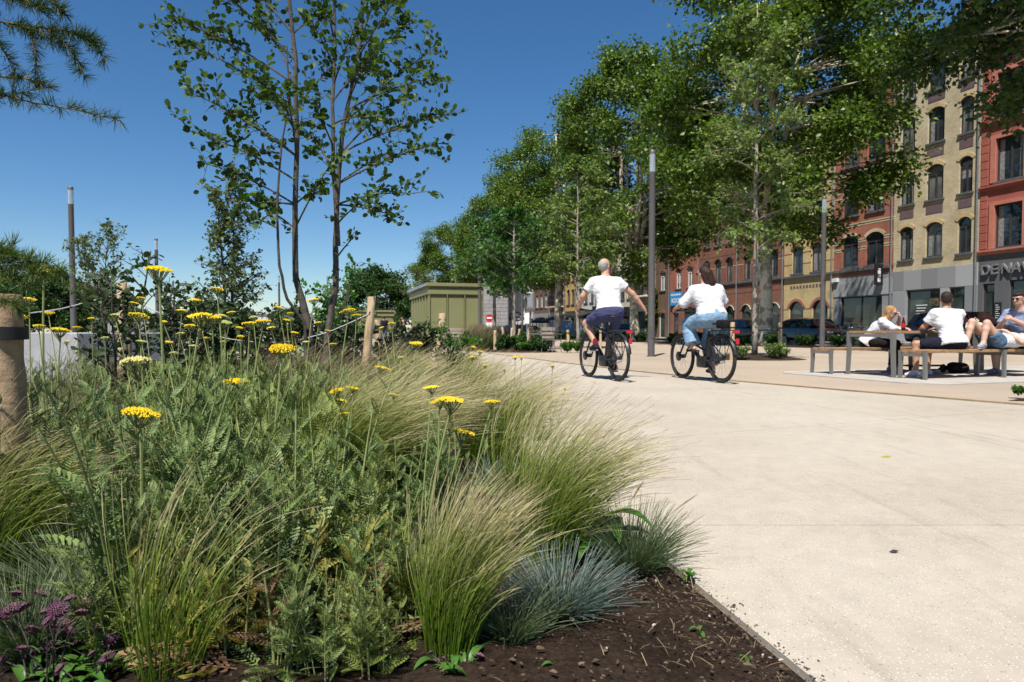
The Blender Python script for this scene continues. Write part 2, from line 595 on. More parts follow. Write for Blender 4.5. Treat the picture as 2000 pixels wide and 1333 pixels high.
# ---- planting beds: gently uneven soil
def soil_sheet(name, poly, z=0.02, amp=0.03, step=0.12, edge=0.15):
    xs = [p[0] for p in poly]; ys = [p[1] for p in poly]
    def inside(x, y):
        c = False
        for i in range(len(poly)):
            x1, y1 = poly[i - 1]; x2, y2 = poly[i]
            if (y1 > y) != (y2 > y) and x < (x2 - x1) * (y - y1) / (y2 - y1) + x1:
                c = not c
        return c
    bm2 = bmesh.new()
    vs = [bm2.verts.new((x, y, 0)) for x, y in poly]
    f = bm2.faces.new(vs)
    bmesh.ops.triangulate(bm2, faces=[f])
    x = math.ceil(min(xs) / step) * step
    while x < max(xs):
        bmesh.ops.bisect_plane(bm2, geom=bm2.verts[:] + bm2.edges[:] + bm2.faces[:], plane_co=(x, 0, 0), plane_no=(1, 0, 0))
        x += step
    y = math.ceil(min(ys) / step) * step
    while y < max(ys):
        bmesh.ops.bisect_plane(bm2, geom=bm2.verts[:] + bm2.edges[:] + bm2.faces[:], plane_co=(0, y, 0), plane_no=(0, 1, 0))
        y += step
    for v in bm2.verts:
        d = 9
        for i in range(len(poly)):
            a = Vector(poly[i - 1]); b = Vector(poly[i]); p = Vector(v.co[:2]); ab = b - a
            t = max(0, min(1, (p - a).dot(ab) / max(ab.length_squared, 1e-9)))
            d = min(d, (a + ab * t - p).length)
        k = min(1, d / edge)
        n = mnoise.noise(Vector((v.co.x * 5, v.co.y * 5, 0))) + 0.5 * mnoise.noise(Vector((v.co.x * 14, v.co.y * 14, 3)))
        v.co.z = z * k + amp * n * k + 0.003
    me = bpy.data.meshes.new(name)
    bm2.normal_update()
    for f in bm2.faces:
        if f.normal.z < 0:
            f.normal_flip()
        f.smooth = True
    bm2.to_mesh(me); bm2.free()
    me.materials.append(M_SOIL)
    return tag(link(name, me), kind="structure")
near_bed = [(x - 0.012, y) for x, y in path_left[1:6]] + [(-3.5, 6), (-3.5, 0.4), (-1, -0.8)]
soil_sheet("soil_bed", near_bed[::-1], 0.02, 0.022, 0.07)
far_bed = [(x - 0.012, y) for x, y in path_left[5:10]] + [(-6.5, 20), (-9.5, 12), (-9, 2), (-3.5, 0.4), (-3.5, 6)]
soil_sheet("soil_bed", far_bed[::-1], 0.03, 0.04, 0.5, 0.3)
island = [(-1.95, 25.9), (-0.9, 24.6), (0.4, 24.1), (1.35, 24.2), (1.7, 25.5), (1.0, 30), (-2.6, 31.5)]
soil_sheet("soil_bed", island, 0.04, 0.03, 0.5, 0.2)
right_bed = [(5.35, 7.35), (6.2, 7.2), (9, 6.2), (9, 8.3), (6.2, 8.0)]
soil_sheet("soil_bed", right_bed, 0.03, 0.02, 0.15, 0.12)

# pad under the picnic tables
TO = Vector((5.91, 11.3, 0)); TE1 = Vector((0.945, 0.327, 0)).normalized(); TE2 = Vector((-0.327, 0.945, 0)).normalized()
TROT = math.atan2(TE1.y, TE1.x)
def tw(a, b, z=0.0):
    return TO + TE1 * a + TE2 * b + Vector((0, 0, z))
c = 0.35
pad = [(-0.75 + c, -1.75), (6, -1.75), (6, 1.5), (-0.75 + c, 1.5), (-0.75, 1.5 - c), (-0.75, -1.75 + c)]
pp = [tw(a, b) for a, b in pad]
o = MB().prism([(p.x, p.y) for p in pp], -0.05, 0.016).build("concrete_pad", M_PAD)
tag(o, kind="structure")
# young tree pit
pit = gx(1478, 18.6)
pitp = [(pit.x + 1.25 * math.cos(a) * 1.05, pit.y + 1.1 * math.sin(a)) for a in [2 * PI * k / 14 for k in range(14)]]
soil_sheet("soil_bed", pitp, 0.1, 0.03, 0.3, 0.6)

# ================================================================== BUILDINGS
B_YEL = brickmat("yellow_brick", (0.66, 0.56, 0.36), (0.52, 0.43, 0.26), (0.40, 0.35, 0.27))
B_YEL2 = brickmat("golden_brick", (0.64, 0.49, 0.24), (0.52, 0.39, 0.18), (0.46, 0.37, 0.22))
B_RED = brickmat("red_brick", (0.40, 0.135, 0.085), (0.32, 0.10, 0.065), (0.28, 0.15, 0.11))
B_DRED = brickmat("dark_red_brick", (0.29, 0.11, 0.07), (0.21, 0.075, 0.05), (0.18, 0.11, 0.08))
B_BRN = brickmat("brown_brick", (0.17, 0.10, 0.065), (0.12, 0.07, 0.045), (0.16, 0.11, 0.08))
M_REDST = surf("red_stucco", (0.38, 0.115, 0.085), (0.31, 0.09, 0.07), rough=0.75, scale=1.2, bump=0.1)
M_REDST2 = surf("salmon_trim_paint", (0.52, 0.20, 0.14), (0.45, 0.16, 0.11), rough=0.7, scale=2)
M_GREYP = surf("grey_shopfront_paint", (0.13, 0.13, 0.135), (0.11, 0.11, 0.115), rough=0.6, scale=1.5)
M_GREYL = surf("raised_letter_paint", (0.19, 0.19, 0.195), (0.17, 0.17, 0.175), rough=0.5, scale=2)
M_BLUEST = surf("blue_limestone", (0.32, 0.325, 0.335), (0.23, 0.235, 0.245), rough=0.65, scale=1.6, bump=0.15, bscale=25)
M_BLUEP = leafmat("limestone_panel", (0.26, 0.265, 0.275), (0.29, 0.295, 0.305), 0.0, 0.65, big=[(0.0, (0.78, 0.78, 0.78)), (1.0, (1.35, 1.35, 1.36))])
M_SILL = surf("dark_stone_sill", (0.11, 0.115, 0.12), (0.07, 0.075, 0.08), rough=0.7, scale=5)
M_FRDK = surf("dark_window_frame", (0.045, 0.048, 0.05), (0.035, 0.036, 0.04), rough=0.5, scale=3)
M_FRWH = surf("white_window_frame", (0.72, 0.72, 0.7), (0.62, 0.62, 0.6), rough=0.5, scale=3)
M_GLASS = glassmat("window_glass")
M_GLASS2 = glassmat("curtained_glass", (0.10, 0.105, 0.10), 0.05)
M_GLASS3 = glassmat("shop_glass", (0.035, 0.045, 0.04), 0.02)
M_ROOF = surf("slate_roof", (0.075, 0.075, 0.085), (0.05, 0.05, 0.058), rough=0.7, scale=3, bump=0.3, bscale=12)
M_TILE = surf("red_tile_roof", (0.22, 0.075, 0.05), (0.15, 0.05, 0.035), rough=0.8, scale=3, bump=0.4, bscale=14)
M_CREAM = surf("cream_render", (0.60, 0.54, 0.42), (0.50, 0.45, 0.36), rough=0.8, scale=0.8, bump=0.1)
M_WHITE = surf("white_render", (0.66, 0.645, 0.62), (0.56, 0.55, 0.53), rough=0.8, scale=0.8, bump=0.1)
M_OCHRE = surf("ochre_render", (0.58, 0.40, 0.14), (0.50, 0.34, 0.12), rough=0.8, scale=0.8)
M_STONE = surf("grey_stone", (0.30, 0.29, 0.29), (0.22, 0.215, 0.215), rough=0.8, scale=2, bump=0.3, bscale=10)
M_BAND = surf("cream_glazed_band", (0.55, 0.48, 0.32), (0.48, 0.42, 0.28), rough=0.5, scale=4)
M_GRNB = surf("green_glazed_band", (0.03, 0.07, 0.045), (0.025, 0.055, 0.035), rough=0.4, scale=4)
M_PURP = surf("purple_brick_panel", (0.16, 0.11, 0.12), (0.11, 0.075, 0.085), rough=0.8, scale=8)
M_BLACK = surf("black_paint", (0.02, 0.02, 0.022), (0.014, 0.014, 0.015), rough=0.45, scale=4)
M_LETW = surf("white_lettering", (0.8, 0.8, 0.8), (0.75, 0.75, 0.75), rough=0.5)
M_PIPE = surf("zinc_pipe", (0.32, 0.33, 0.34), (0.24, 0.25, 0.26), rough=0.45, metal=0.6)

def outline_pts(w, h, rise, inset=0.0, n=8):
    """opening outline from (0,0) to (w,h), arched at the top when rise > 0"""
    x0, x1, z0 = inset, w - inset, inset
    if rise <= 0:
        return [(x0, z0), (x1, z0), (x1, h - inset), (x0, h - inset)]
    sp = h - rise
    rad = (w * w / 4 + rise * rise) / (2 * rise)
    cz = h - rad
    pts = [(x0, z0), (x1, z0)]
    r2 = rad - inset
    a1 = math.acos(max(-1, min(1, (x1 - w / 2) / r2)))
    for k in range(n + 1):
        a = a1 + (PI - 2 * a1) * k / n
        pts.append((w / 2 + r2 * math.cos(a), cz + r2 * math.sin(a)))
    return pts
def facade_wall(W, H, ops, depth=0.2, z_base=0.0):
    """front wall in the plane y=0 with recessed openings"""
    b = MB()
    xs = sorted(set([0, W] + [o[0] for o in ops] + [o[1] for o in ops]))
    zs = sorted(set([z_base, H] + [o[2] for o in ops] + [o[3] for o in ops]))
    for i in range(len(xs) - 1):
        for j in range(len(zs) - 1):
            cx, cz = (xs[i] + xs[i + 1]) / 2, (zs[j] + zs[j + 1]) / 2
            if any(o[0] < cx < o[1] and o[2] < cz < o[3] for o in ops):
                continue
            b.add([(xs[i], 0, zs[j]), (xs[i + 1], 0, zs[j]), (xs[i + 1], 0, zs[j + 1]), (xs[i], 0, zs[j + 1])], [(0, 1, 2, 3)])
    for (x0, x1, z0, z1, rise) in ops:
        pts = [(x0 + x, z0 + z) for x, z in outline_pts(x1 - x0, z1 - z0, rise)]
        n = len(pts)
        V = [(x, 0, z) for x, z in pts] + [(x, depth, z) for x, z in pts]
        b.add(V, [(i, n + i, n + (i + 1) % n, (i + 1) % n) for i in range(n)])
        if rise > 0:
            arc = pts[2:]
            mid = len(arc) // 2
            b.add([(x1, 0, z1)] + [(x, 0, z) for x, z in arc[:mid + 1]], [tuple(range(mid + 2))])
            b.add([(x0, 0, z1)] + [(x, 0, z) for x, z in arc[mid:]], [tuple(range(len(arc) - mid + 1))])
    return b
_win = {}
RC = random.Random(99)
M_CURT = surf("curtain_behind_glass", (0.30, 0.30, 0.29), (0.17, 0.17, 0.17), rough=0.3, scale=9)
def window_meshes(w, h, rise, style, frame, glass):
    key = (round(w, 3), round(h, 3), round(rise, 3), style, frame.name, glass.name)
    if key in _win:
        return _win[key]
    fr = MB()
    a = outline_pts(w, h, rise); c = outline_pts(w, h, rise, 0.075)
    n = len(a)
    V = [(x, 0.11, z) for x, z in a] + [(x, 0.11, z) for x, z in c] + [(x, 0.17, z) for x, z in c]
    fr.add(V, [(i, (i + 1) % n, n + (i + 1) % n, n + i) for i in range(n)] + [(n + i, n + (i + 1) % n, 2 * n + (i + 1) % n, 2 * n + i) for i in range(n)])
    if style in ("cross", "tee"):
        zt = h * 0.72
        fr.box(0.075, w - 0.075, 0.112, 0.165, zt - 0.035, zt + 0.035)
        fr.box(w / 2 - 0.045, w / 2 + 0.045, 0.108, 0.166, 0.07, zt - 0.035)
    elif style == "two":
        fr.box(w / 2 - 0.05, w / 2 + 0.05, 0.108, 0.166, 0.07, h - 0.07)
    elif style == "shop":
        k = max(1, int(w / 1.3))
        for i in range(1, k):
            x = w * i / k
            fr.box(x - 0.03, x + 0.03, 0.108, 0.166, 0.07, h - 0.07)
    pn = MB().add([(x, 0.16, z) for x, z in outline_pts(w, h, rise, 0.04)], [tuple(range(n))])
    sl = MB().bbox(-0.1, w + 0.1, -0.09, 0.1, -0.13, 0.0, 0.012)
    _win[key] = (fr.mesh("window", frame), pn.mesh("pane", glass), sl.mesh("sill", M_SILL))
    return _win[key]
def put_window(parent, o, style="tee", frame=None, glass=None, sill=True, name="window"):
    x0, x1, z0, z1, rise = o
    fm, pm, sm = window_meshes(x1 - x0, z1 - z0, rise, style, frame or M_FRDK, glass or M_GLASS)
    wd = link(name, fm, parent, (x0, 0, z0))
    link("pane", pm, wd)
    if sill:
        link("sill", sm, wd)
        k = RC.random()
        if k < 0.5:
            w_, h_ = x1 - x0, z1 - z0 - rise
            c = RC.uniform(0.16, 0.34)
            for a, b in (((0.08, c * w_), (w_ * (1 - c), w_ - 0.08)) if k < 0.28 else (((0.08, w_ - 0.08),) if k < 0.36 else ((0.08, c * w_ * 1.3),))):
                zz = 0.08 if k < 0.28 or k > 0.36 else h_ * RC.uniform(0.3, 0.6)
                MB().add([(a, 0.157, zz), (b, 0.157, zz), (b, 0.157, h_ - 0.06), (a, 0.157, h_ - 0.06)], [(0, 1, 2, 3)]).build("curtain", M_CURT, wd)
    return wd
def arch_trim(W, ops, mat, parent, th=0.2, proud=0.03, name="brick_arch"):
    for (x0, x1, z0, z1, rise) in ops:
        if rise <= 0:
            continue
        w, h = x1 - x0, z1 - z0
        a = outline_pts(w, h, rise)[2:]
        rad = (w * w / 4 + rise * rise) / (2 * rise); cz = h - rad
        ex = [(w / 2 + (x - w / 2) * (rad + th) / rad, cz + (z - cz) * (rad + th) / rad) for x, z in a]
        n = len(a)
        V = [(x0 + x, -proud, z0 + z) for x, z in a] + [(x0 + x, -proud, z0 + z) for x, z in ex] + [(x0 + x, 0.05, z0 + z) for x, z in a] + [(x0 + x, 0.05, z0 + z) for x, z in ex]
        F = []
        for i in range(n - 1):
            F += [(i, n + i, n + i + 1, i + 1), (n + i, 3 * n + i, 3 * n + i + 1, n + i + 1), (i, i + 1, 2 * n + i + 1, 2 * n + i)]
        F += [(0, 2 * n, 3 * n, n), (n - 1, 2 * n - 1, 4 * n - 1, 3 * n - 1)]
        MB().add(V, F).build(name, mat, parent)
def bands(W, ops, z, h, mat, parent, proud=0.012, name="band"):
    """horizontal band interrupted by openings"""
    cuts = sorted([(o[0] - 0.01, o[1] + 0.01) for o in ops if o[2] < z + h and o[3] - o[4] * 0.4 > z])
    x = 0.004
    for a, c in cuts + [(W - 0.004, W)]:
        if a - x > 0.05:
            MB().box(x, a, -proud, 0.05, z, z + h).build(name, mat, parent)
        x = c
def text_mesh(s, size, mat, depth=0.02, name="lettering", bold=0.0):
    cu = bpy.data.curves.new(name, 'FONT')
    cu.body = s; cu.size = size; cu.extrude = depth; cu.offset = bold
    cu.align_x = 'LEFT'
    o = bpy.data.objects.new(name, cu)
    COL.objects.link(o)
    dg = bpy.context.evaluated_depsgraph_get()
    me = bpy.data.meshes.new_from_object(o.evaluated_get(dg))
    bpy.data.objects.remove(o); bpy.data.curves.remove(cu)
    me.materials.clear(); me.materials.append(mat)
    me.name = name
    return me
def put_text(s, size, mat, parent, loc, depth=0.02, rot=(PI / 2, 0, 0), name="lettering", bold=0.0, sx=1.0):
    o = link(name, text_mesh(s, size, mat, depth, name, bold), parent, loc)
    o.rotation_euler = rot
    o.scale = (sx, 1, 1)
    return o
def house(name, label, t0, t1, H, wall, upper, ground=None, ground_mat=None, zg=4.37, frame=None, style="tee", arch=None, roof=None,
          cornice=None, loc=None, rot=None, depth=11, glasses=None, roof_h=2.6, gstyle="shop", gframe=None, gglass=None, sill=True, gdepth=0.3):
    W = t1 - t0
    b = thing(name, label, "building", loc if loc is not None else fac(t1), STREET_ROT if rot is None else rot)
    z0 = zg if ground is not None else 0.0
    w = facade_wall(W, H, upper, z_base=z0)
    w.add([(0.003, 0.001, z0), (0.003, depth, z0), (0.003, depth, H), (0.003, 0.001, H)], [(0, 3, 2, 1)])
    w.add([(W - 0.003, 0.001, z0), (W - 0.003, depth, z0), (W - 0.003, depth, H), (W - 0.003, 0.001, H)], [(0, 1, 2, 3)])
    w.add([(0, depth, 0), (W, depth, 0), (W, depth, H), (0, depth, H)], [(0, 3, 2, 1)])
    w.build("wall", wall, b)
    rg = random.Random(name + str(t0))
    for o in upper:
        gl = rg.choice(glasses) if glasses else rg.choice([M_GLASS, M_GLASS, M_GLASS2])
        put_window(b, o, style, frame, gl, sill)
    if ground is not None:
        gw = facade_wall(W, zg, ground, depth=gdepth)
        gw.add([(0.003, 0.001, 0), (0.003, depth, 0), (0.003, depth, zg), (0.003, 0.001, zg)], [(0, 3, 2, 1)])
        gw.add([(W - 0.003, 0.001, 0), (W - 0.003, depth, 0), (W - 0.003, depth, zg), (W - 0.003, 0.001, zg)], [(0, 1, 2, 3)])
        gw.build("ground_floor_wall", ground_mat or wall, b)
        for o in ground:
            put_window(b, o, "plain" if o[1] - o[0] < 1.25 else gstyle, gframe or M_FRDK, gglass or M_GLASS3, False, "door" if o[2] < 0.2 and o[1] - o[0] < 1.25 else "shop_window")
    if arch is not None:
        arch_trim(W, list(upper) + (list(ground) if ground is not None else []), arch, b)
    cm = cornice or M_SILL
    MB().profx([(0.0, H - 0.5), (-0.12, H - 0.45), (-0.16, H - 0.2), (-0.4, H - 0.1), (-0.42, H + 0.08), (0.02, H + 0.1)], 0.004, W - 0.004).build("cornice", cm, b)
    r = MB().add([(0, -0.3, H + 0.1), (W, -0.3, H + 0.1), (W, depth / 2, H + roof_h), (0, depth / 2, H + roof_h), (0, depth, H + 0.1), (W, depth, H + 0.1)],
                 [(0, 1, 2, 3), (3, 2, 5, 4), (0, 3, 4), (1, 5, 2)]).build("roof", roof or M_ROOF, b)
    MB().bbox(0.2, 0.85, depth / 2 - 0.6, depth / 2 + 0.2, H + roof_h - 1.2, H + roof_h + 1.0, 0.02).build("chimney", B_DRED, r)
    # downpipe on the near edge
    MB().tube([(W - 0.1, -0.09, 0.15), (W - 0.1, -0.09, H - 0.5)], 0.05, 8).build("downpipe", M_PIPE, b)
    return b
def rows(W, n, zs, w, h, rise, margin=None):
    """regular window openings"""
    out = []
    m = margin if margin is not None else (W - n * w) / (n + 1)
    gap = (W - 2 * m - n * w) / max(1, n - 1)
    for z in zs:
        for i in range(n):
            x = m + i * (w + gap)
            out.append((x, x + w, z, z + h, rise))
    return out

# red stucco house with the grey shopfront
ups = []
for z in (5.05, 8.45, 11.75):
    ups += [(0.85, 2.3, z, z + 2.2, 0), (3.3, 4.75, z, z + 2.2, 0), (5.75, 7.2, z, z + 2.2, 0)]
red = house("shop_house", "red stucco house with grey shopfront and raised letters at the picture's right edge", -8, 0, 15.6, M_REDST, ups,
            [(0.28, 0.92, 0.05, 3.25, 0), (1.7, 4.2, 0.05, 3.35, 0), (5.0, 7.6, 0.05, 3.35, 0)], M_GREYP, 4.72, style="two", cornice=M_REDST)
for (x0, x1, z0, z1, _) in ups:
    MB().box(x0 - 0.28, x0 - 0.004, -0.07, 0.02, z0 - 0.02, z1 + 0.2).box(x1 + 0.004, x1 + 0.28, -0.07, 0.02, z0 - 0.02, z1 + 0.2).box(x0 - 0.003, x1 + 0.003, -0.07, 0.02, z1 + 0.003, z1 + 0.2).build("window_surround", M_REDST2, red)
for z in (4.74, 8.05, 11.35):
    MB().profx([(0.0, z), (-0.06, z + 0.02), (-0.16, z + 0.17), (-0.16, z + 0.25), (0.0, z + 0.27)], 0.006, 7.994).build("ledge", M_REDST2 if z < 5 else M_REDST, red)
    for k in range(7):   # rusticated blocks along the house corner
        MB().bbox(0.04, 0.44, -0.03, 0.02, z + 0.32 + k * 0.42, z + 0.32 + k * 0.42 + 0.39, 0.015).build("corner_block", M_REDST, red)
put_text("DE NAV", 0.72, M_GREYL, red, (0.2, -0.06, 3.72), 0.06, bold=0.012, sx=1.0)
MB().box(0.96, 1.32, -0.03, 0.0, 1.25, 2.25).build("notice_board", M_BLACK, red)
for k in range(7):
    MB().box(1.02, 1.02 + (0.22 if k % 3 else 0.14), -0.036, -0.03, 2.1 - k * 0.11, 2.13 - k * 0.11).build("notice_line", M_LETW, red)

# yellow brick house of three bays
ups = []
for z in (5.0, 8.25, 11.45, 14.4):
    ups += [(0.42, 1.38, z, z + 1.95, 0.22), (2.22, 3.3, z, z + 1.95, 0.22), (4.25, 5.05, z, z + 1.95, 0.22)]
gro = [(1.0, 3.25, 0.35, 3.15, 0), (3.85, 4.75, 0.05, 3.15, 0)]
yel = house("brick_house", "tall pale yellow brick house of three bays above grey stone shopfront", 0, 5.5, 17.4, B_YEL, ups, gro, M_BLUEST, 4.37, arch=B_YEL2)
for z in (7.45, 10.65, 13.75):
    for a, c in ((0.42, 1.38), (2.22, 3.3), (4.25, 5.05)):
        MB().box(a, c, -0.02, 0.02, z, z + 0.5).build("brick_panel", M_PURP, yel)
# grey stone panels over the shopfront
def cladding(b, W, zs, xs, ops):
    for i in range(len(xs) - 1):
        MB().bbox(xs[i] + 0.004, xs[i + 1] - 0.004, -0.035, 0.02, zs[0], zs[1], 0.006).build("stone_panel", M_BLUEP, b)
cladding(yel, 5.5, (3.2, 4.34), [0.0, 0.8, 2.0, 3.1, 4.2, 5.5], gro)
for a, c in ((0.02, 0.98), (3.27, 3.83), (4.77, 5.48)):
    MB().bbox(a, c, -0.03, 0.02, 1.75, 3.19, 0.006).build("stone_panel", M_BLUEP, yel)
    MB().bbox(a, c, -0.03, 0.02, 0.15, 1.742, 0.006).build("stone_panel", M_BLUEP, yel)
for k, (x, w_) in enumerate(((1.55, 0.75), (1.6, 0.62), (1.55, 0.6), (1.62, 0.3), (1.62, 0.3), (1.62, 0.3), (1.62, 0.3))):
    MB().box(x, x + w_, 0.14, 0.15, 2.25 - k * 0.16, 2.3 - k * 0.16).build("window_print", M_LETW, yel)
MB().box(2.5, 3.2, 0.145, 0.152, 2.2, 3.1).build("window_poster", surf("poster_yellow_black", (0.30, 0.22, 0.03), (0.01, 0.02, 0.05), scale=3), yel)

# striped red brick house
ups = []
for z in (4.95, 8.3, 11.5, 14.2):
    ups += [(0.75, 2.1, z, z + 2.05, 0.3), (2.75, 4.15, z, z + 2.05, 0.3)]
str_ = house("brick_house", "red brick house with thin cream and green bands, two bays wide", 5.5, 10.4, 16.9, B_RED, ups, [(0.65, 4.1, 0.4, 3.0, 0)], M_BLUEST, 4.37, arch=B_YEL, roof=M_TILE)
for z in (6.0, 6.5, 7.55, 9.35, 9.85, 10.9, 12.6, 13.1):
    bands(4.9, ups, z, 0.07, M_BAND, str_)
    bands(4.9, ups, z + 0.074, 0.06, M_GRNB, str_)
    bands(4.9, ups, z + 0.138, 0.07, M_BAND, str_)
MB().bbox(0.02, 4.7, -0.12, 0.02, 4.62, 4.82, 0.02).build("ledge", M_SILL, str_)
cladding(str_, 4.9, (3.05, 4.0), [0.02, 1.3, 2.5, 3.7, 4.88], None)
sg = MB().bbox(4.2, 4.26, -0.75, -0.1, 3.6, 4.9, 0.01).build("projecting_sign", M_BLACK, str_)
for k, (a, c) in enumerate(((3.8, 4.05), (4.1, 4.22), (4.27, 4.5), (4.55, 4.62))):
    MB().box(4.26, 4.266, -0.52 + 0.05 * (k % 2), -0.3, a, c).build("sign_print", M_LETW, sg)
MB().bbox(0.05, 0.5, -0.2, 0.02, 4.05, 4.3, 0.01).build("alarm_box", M_FRWH, str_)

# golden brick house with a row of dark square bricks
ups = []
for z in (4.95, 8.2, 11.4):
    ups += [(0.85, 2.0, z, z + 2.0, 0.3), (2.85, 3.95, z, z + 2.0, 0.3)]
gld = house("brick_house", "golden brick house with a chequered brick strip and round-arched ground floor windows", 10.4, 15.4, 15.2, B_YEL2, ups,
            [(0.6, 2.1, 0.2, 2.95, 0.5), (3.0, 4.5, 0.2, 2.95, 0.5)], B_YEL2, 3.3, arch=B_RED, roof=M_TILE)
for k in range(11):
    MB().box(0.7 + k * 0.33, 0.7 + k * 0.33 + 0.2, -0.012, 0.02, 3.85, 4.07).build("dark_brick", M_PURP, gld)
MB().bbox(0.02, 4.98, -0.14, 0.02, 4.6, 4.78, 0.02).build("ledge", M_SILL, gld)
for z in (2.35, 6.4, 5.6, 8.9, 9.6):
    bands(5, ups + [(0.6, 2.1, 0.2, 2.95, 0.5), (3.0, 4.5, 0.2, 2.95, 0.5)], z, 0.06, B_RED, gld)

# long dark red brick houses behind the young tree
for k, (a, c, lab) in enumerate(((15.4, 21.1, "dark red brick house next to the golden brick house, dark window frames"),
                                 (21.1, 26.9, "dark red brick house with arched openings behind the woman cyclist"))):
    W = c - a
    ups = rows(W, 3, (4.95, 8.2, 11.3), 0.95, 2.05, 0.3)
    gr_ = rows(W, 3, (0.3,), 1.3, 2.6, 0.45)
    h_ = house("brick_house", lab, a, c, 14.6 - 0.4 * k, B_DRED, ups, gr_, B_DRED, 3.6, arch=B_BRN, roof=M_TILE)
    for z in (3.9, 4.3, 7.2, 6.2):
        bands(W, ups, z, 0.06, M_BAND if z == 6.2 else B_BRN, h_)
    MB().bbox(0.02, W - 0.02, -0.12, 0.02, 4.66, 4.82, 0.02).build("ledge", M_SILL, h_)
    for (x0, x1, z0, z1, rr) in gr_:
        bx_ = MB()
        pts = outline_pts(x1 - x0 + 0.1, z1 - z0 + 0.05, rr)
        for i in range(2, len(pts) - 1):
            bx_.tube([(x0 - 0.05 + pts[i][0], -0.02, z0 + pts[i][1]), (x0 - 0.05 + pts[i + 1][0], -0.02, z0 + pts[i + 1][1])], 0.05, 5)
        bx_.build("pale_arch_moulding", M_BAND, h_)

ups = rows(5.2, 2, (4.85, 8.1, 11.0), 0.95, 1.95, 0.25)
redw = house("brick_house", "red brick house with slim white windows and the blue for-sale board", 26.9, 32.1, 13.8, B_RED, ups, [(0.6, 1.6, 0.1, 2.8, 0.2), (2.5, 4.6, 0.5, 2.9, 0)], B_DRED, 3.6,
             frame=M_FRWH, arch=B_DRED, glasses=[M_GLASS2, M_GLASS])
sb = MB().bbox(0.35, 2.5, -0.2, -0.15, 3.25, 4.55, 0.01).build("for_sale_board", surf("blue_board", (0.03, 0.30, 0.72), (0.03, 0.27, 0.66), rough=0.4), redw)
put_text("KOOP", 0.62, M_LETW, sb, (0.62, -0.205, 3.5), 0.004, bold=0.012)
for x0, x1 in ((0.5, 0.62), (0.7, 1.05), (1.13, 1.42), (1.5, 1.85), (1.95, 2.3)):
    MB().box(x0, x1, -0.206, -0.2, 4.2, 4.36).build("small_print", M_LETW, sb)
ups = rows(2.9, 1, (4.85, 8.1), 1.0, 1.95, 0.25)
house("brick_house", "narrow dark brown brick house with white windows beside ivy", 32.1, 35.0, 12.6, B_BRN, ups, [(0.7, 1.9, 0.1, 2.7, 0.2)], B_BRN, 3.6, frame=M_FRWH, arch=B_DRED, gframe=M_FRWH)
# house with balconies and pale bands
def balcony(b, x0, x1, z, out=0.9, mat=None):
    sl = MB().bbox(x0, x1, -out, 0.02, z - 0.18, z, 0.03).build("balcony", mat or M_WHITE, b)
    rl = MB()
    n = int((x1 - x0) / 0.14)
    for i in range(n + 1):
        x = x0 + 0.05 + (x1 - x0 - 0.1) * i / n
        rl.tube([(x, -out + 0.05, z), (x, -out + 0.05, z + 0.9)], 0.012, 5)
    rl.box(x0 + 0.02, x1 - 0.02, -out + 0.02, -out + 0.08, z + 0.9, z + 0.95)
    rl.build("railing", M_BLACK, sl)
ups = rows(4.6, 2, (4.6, 7.7, 10.6), 1.1, 2.2, 0.3)
pk = house("balcony_house", "pink and cream house with stacked balconies just left of the near lamp post", 35.0, 39.6, 13.2, brickmat("pink_brick", (0.48, 0.26, 0.19), (0.40, 0.21, 0.15), (0.45, 0.36, 0.3)), ups,
           [(0.5, 4.1, 0.3, 2.9, 0)], M_WHITE, 3.5, arch=M_CREAM)
for z in (4.5, 7.6):
    balcony(pk, 0.5, 4.1, z)
    bands(4.6, ups, z + 1.2, 0.18, M_CREAM, pk, 0.02)
specs = [(39.6, 44.0, 12.5, M_CREAM, "cream rendered house with dark shopfront behind the plane trunk", M_BLACK, M_FRDK),
         (44.0, 50.0, 13.5, B_DRED, "dark brick house behind the man cyclist's arm", M_BLACK, M_FRDK),
         (50.0, 56.5, 12.8, M_WHITE, "pale house with a black awninged ground floor", M_BLACK, M_FRDK),
         (56.5, 60.5, 13.6, M_OCHRE, "ochre yellow house behind the man cyclist", M_BLACK, M_FRDK),
         (60.5, 67.0, 13.0, B_RED, "red brick house with cream bands and balconies behind black parasols", M_WHITE, M_FRDK),
         (67.0, 74.0, 12.0, B_BRN, "brown brick house near the street's far end", M_STONE, M_FRWH),
         (74.0, 82.0, 12.5, M_CREAM, "cream house at the street's far end", M_WHITE, M_FRDK),
         (82.0, 92.0, 11.5, B_DRED, "last dark brick house visible along the street", M_STONE, M_FRWH)]
for (a, c, H, wm, lab, gm, fr) in specs:
    W = c - a
    n = 2 if W < 5.5 else 3
    ups = rows(W, n, (4.4, 7.5), 1.1, 2.0, 0.2)
    if H > 12.9:
        ups += rows(W, n, (10.4,), 1.1, 1.7, 0.2)
    hh = house("town_house", lab, a, c, H, wm, ups, [(0.5, W - 1.9, 0.3, 2.9, 0), (W - 1.5, W - 0.5, 0.05, 2.8, 0)], gm, 3.5, frame=fr)
    if wm is B_RED:
        for z in (4.3, 7.3):
            balcony(hh, 0.6, W - 0.6, z, 0.9, M_CREAM)
        for z in (5.2, 6.0, 6.9, 8.4, 9.3):
            bands(W, ups, z, 0.2, M_CREAM, hh, 0.02)
    if "awninged" in lab or "ochre" in lab:
        MB().add([(0.2, -0.02, 3.3), (W - 0.2, -0.02, 3.3), (W - 0.2, -1.6, 2.75), (0.2, -1.6, 2.75), (0.2, -1.6, 2.5), (W - 0.2, -1.6, 2.5)], [(0, 1, 2, 3), (3, 2, 5, 4)]).build("awning", M_BLACK, hh)

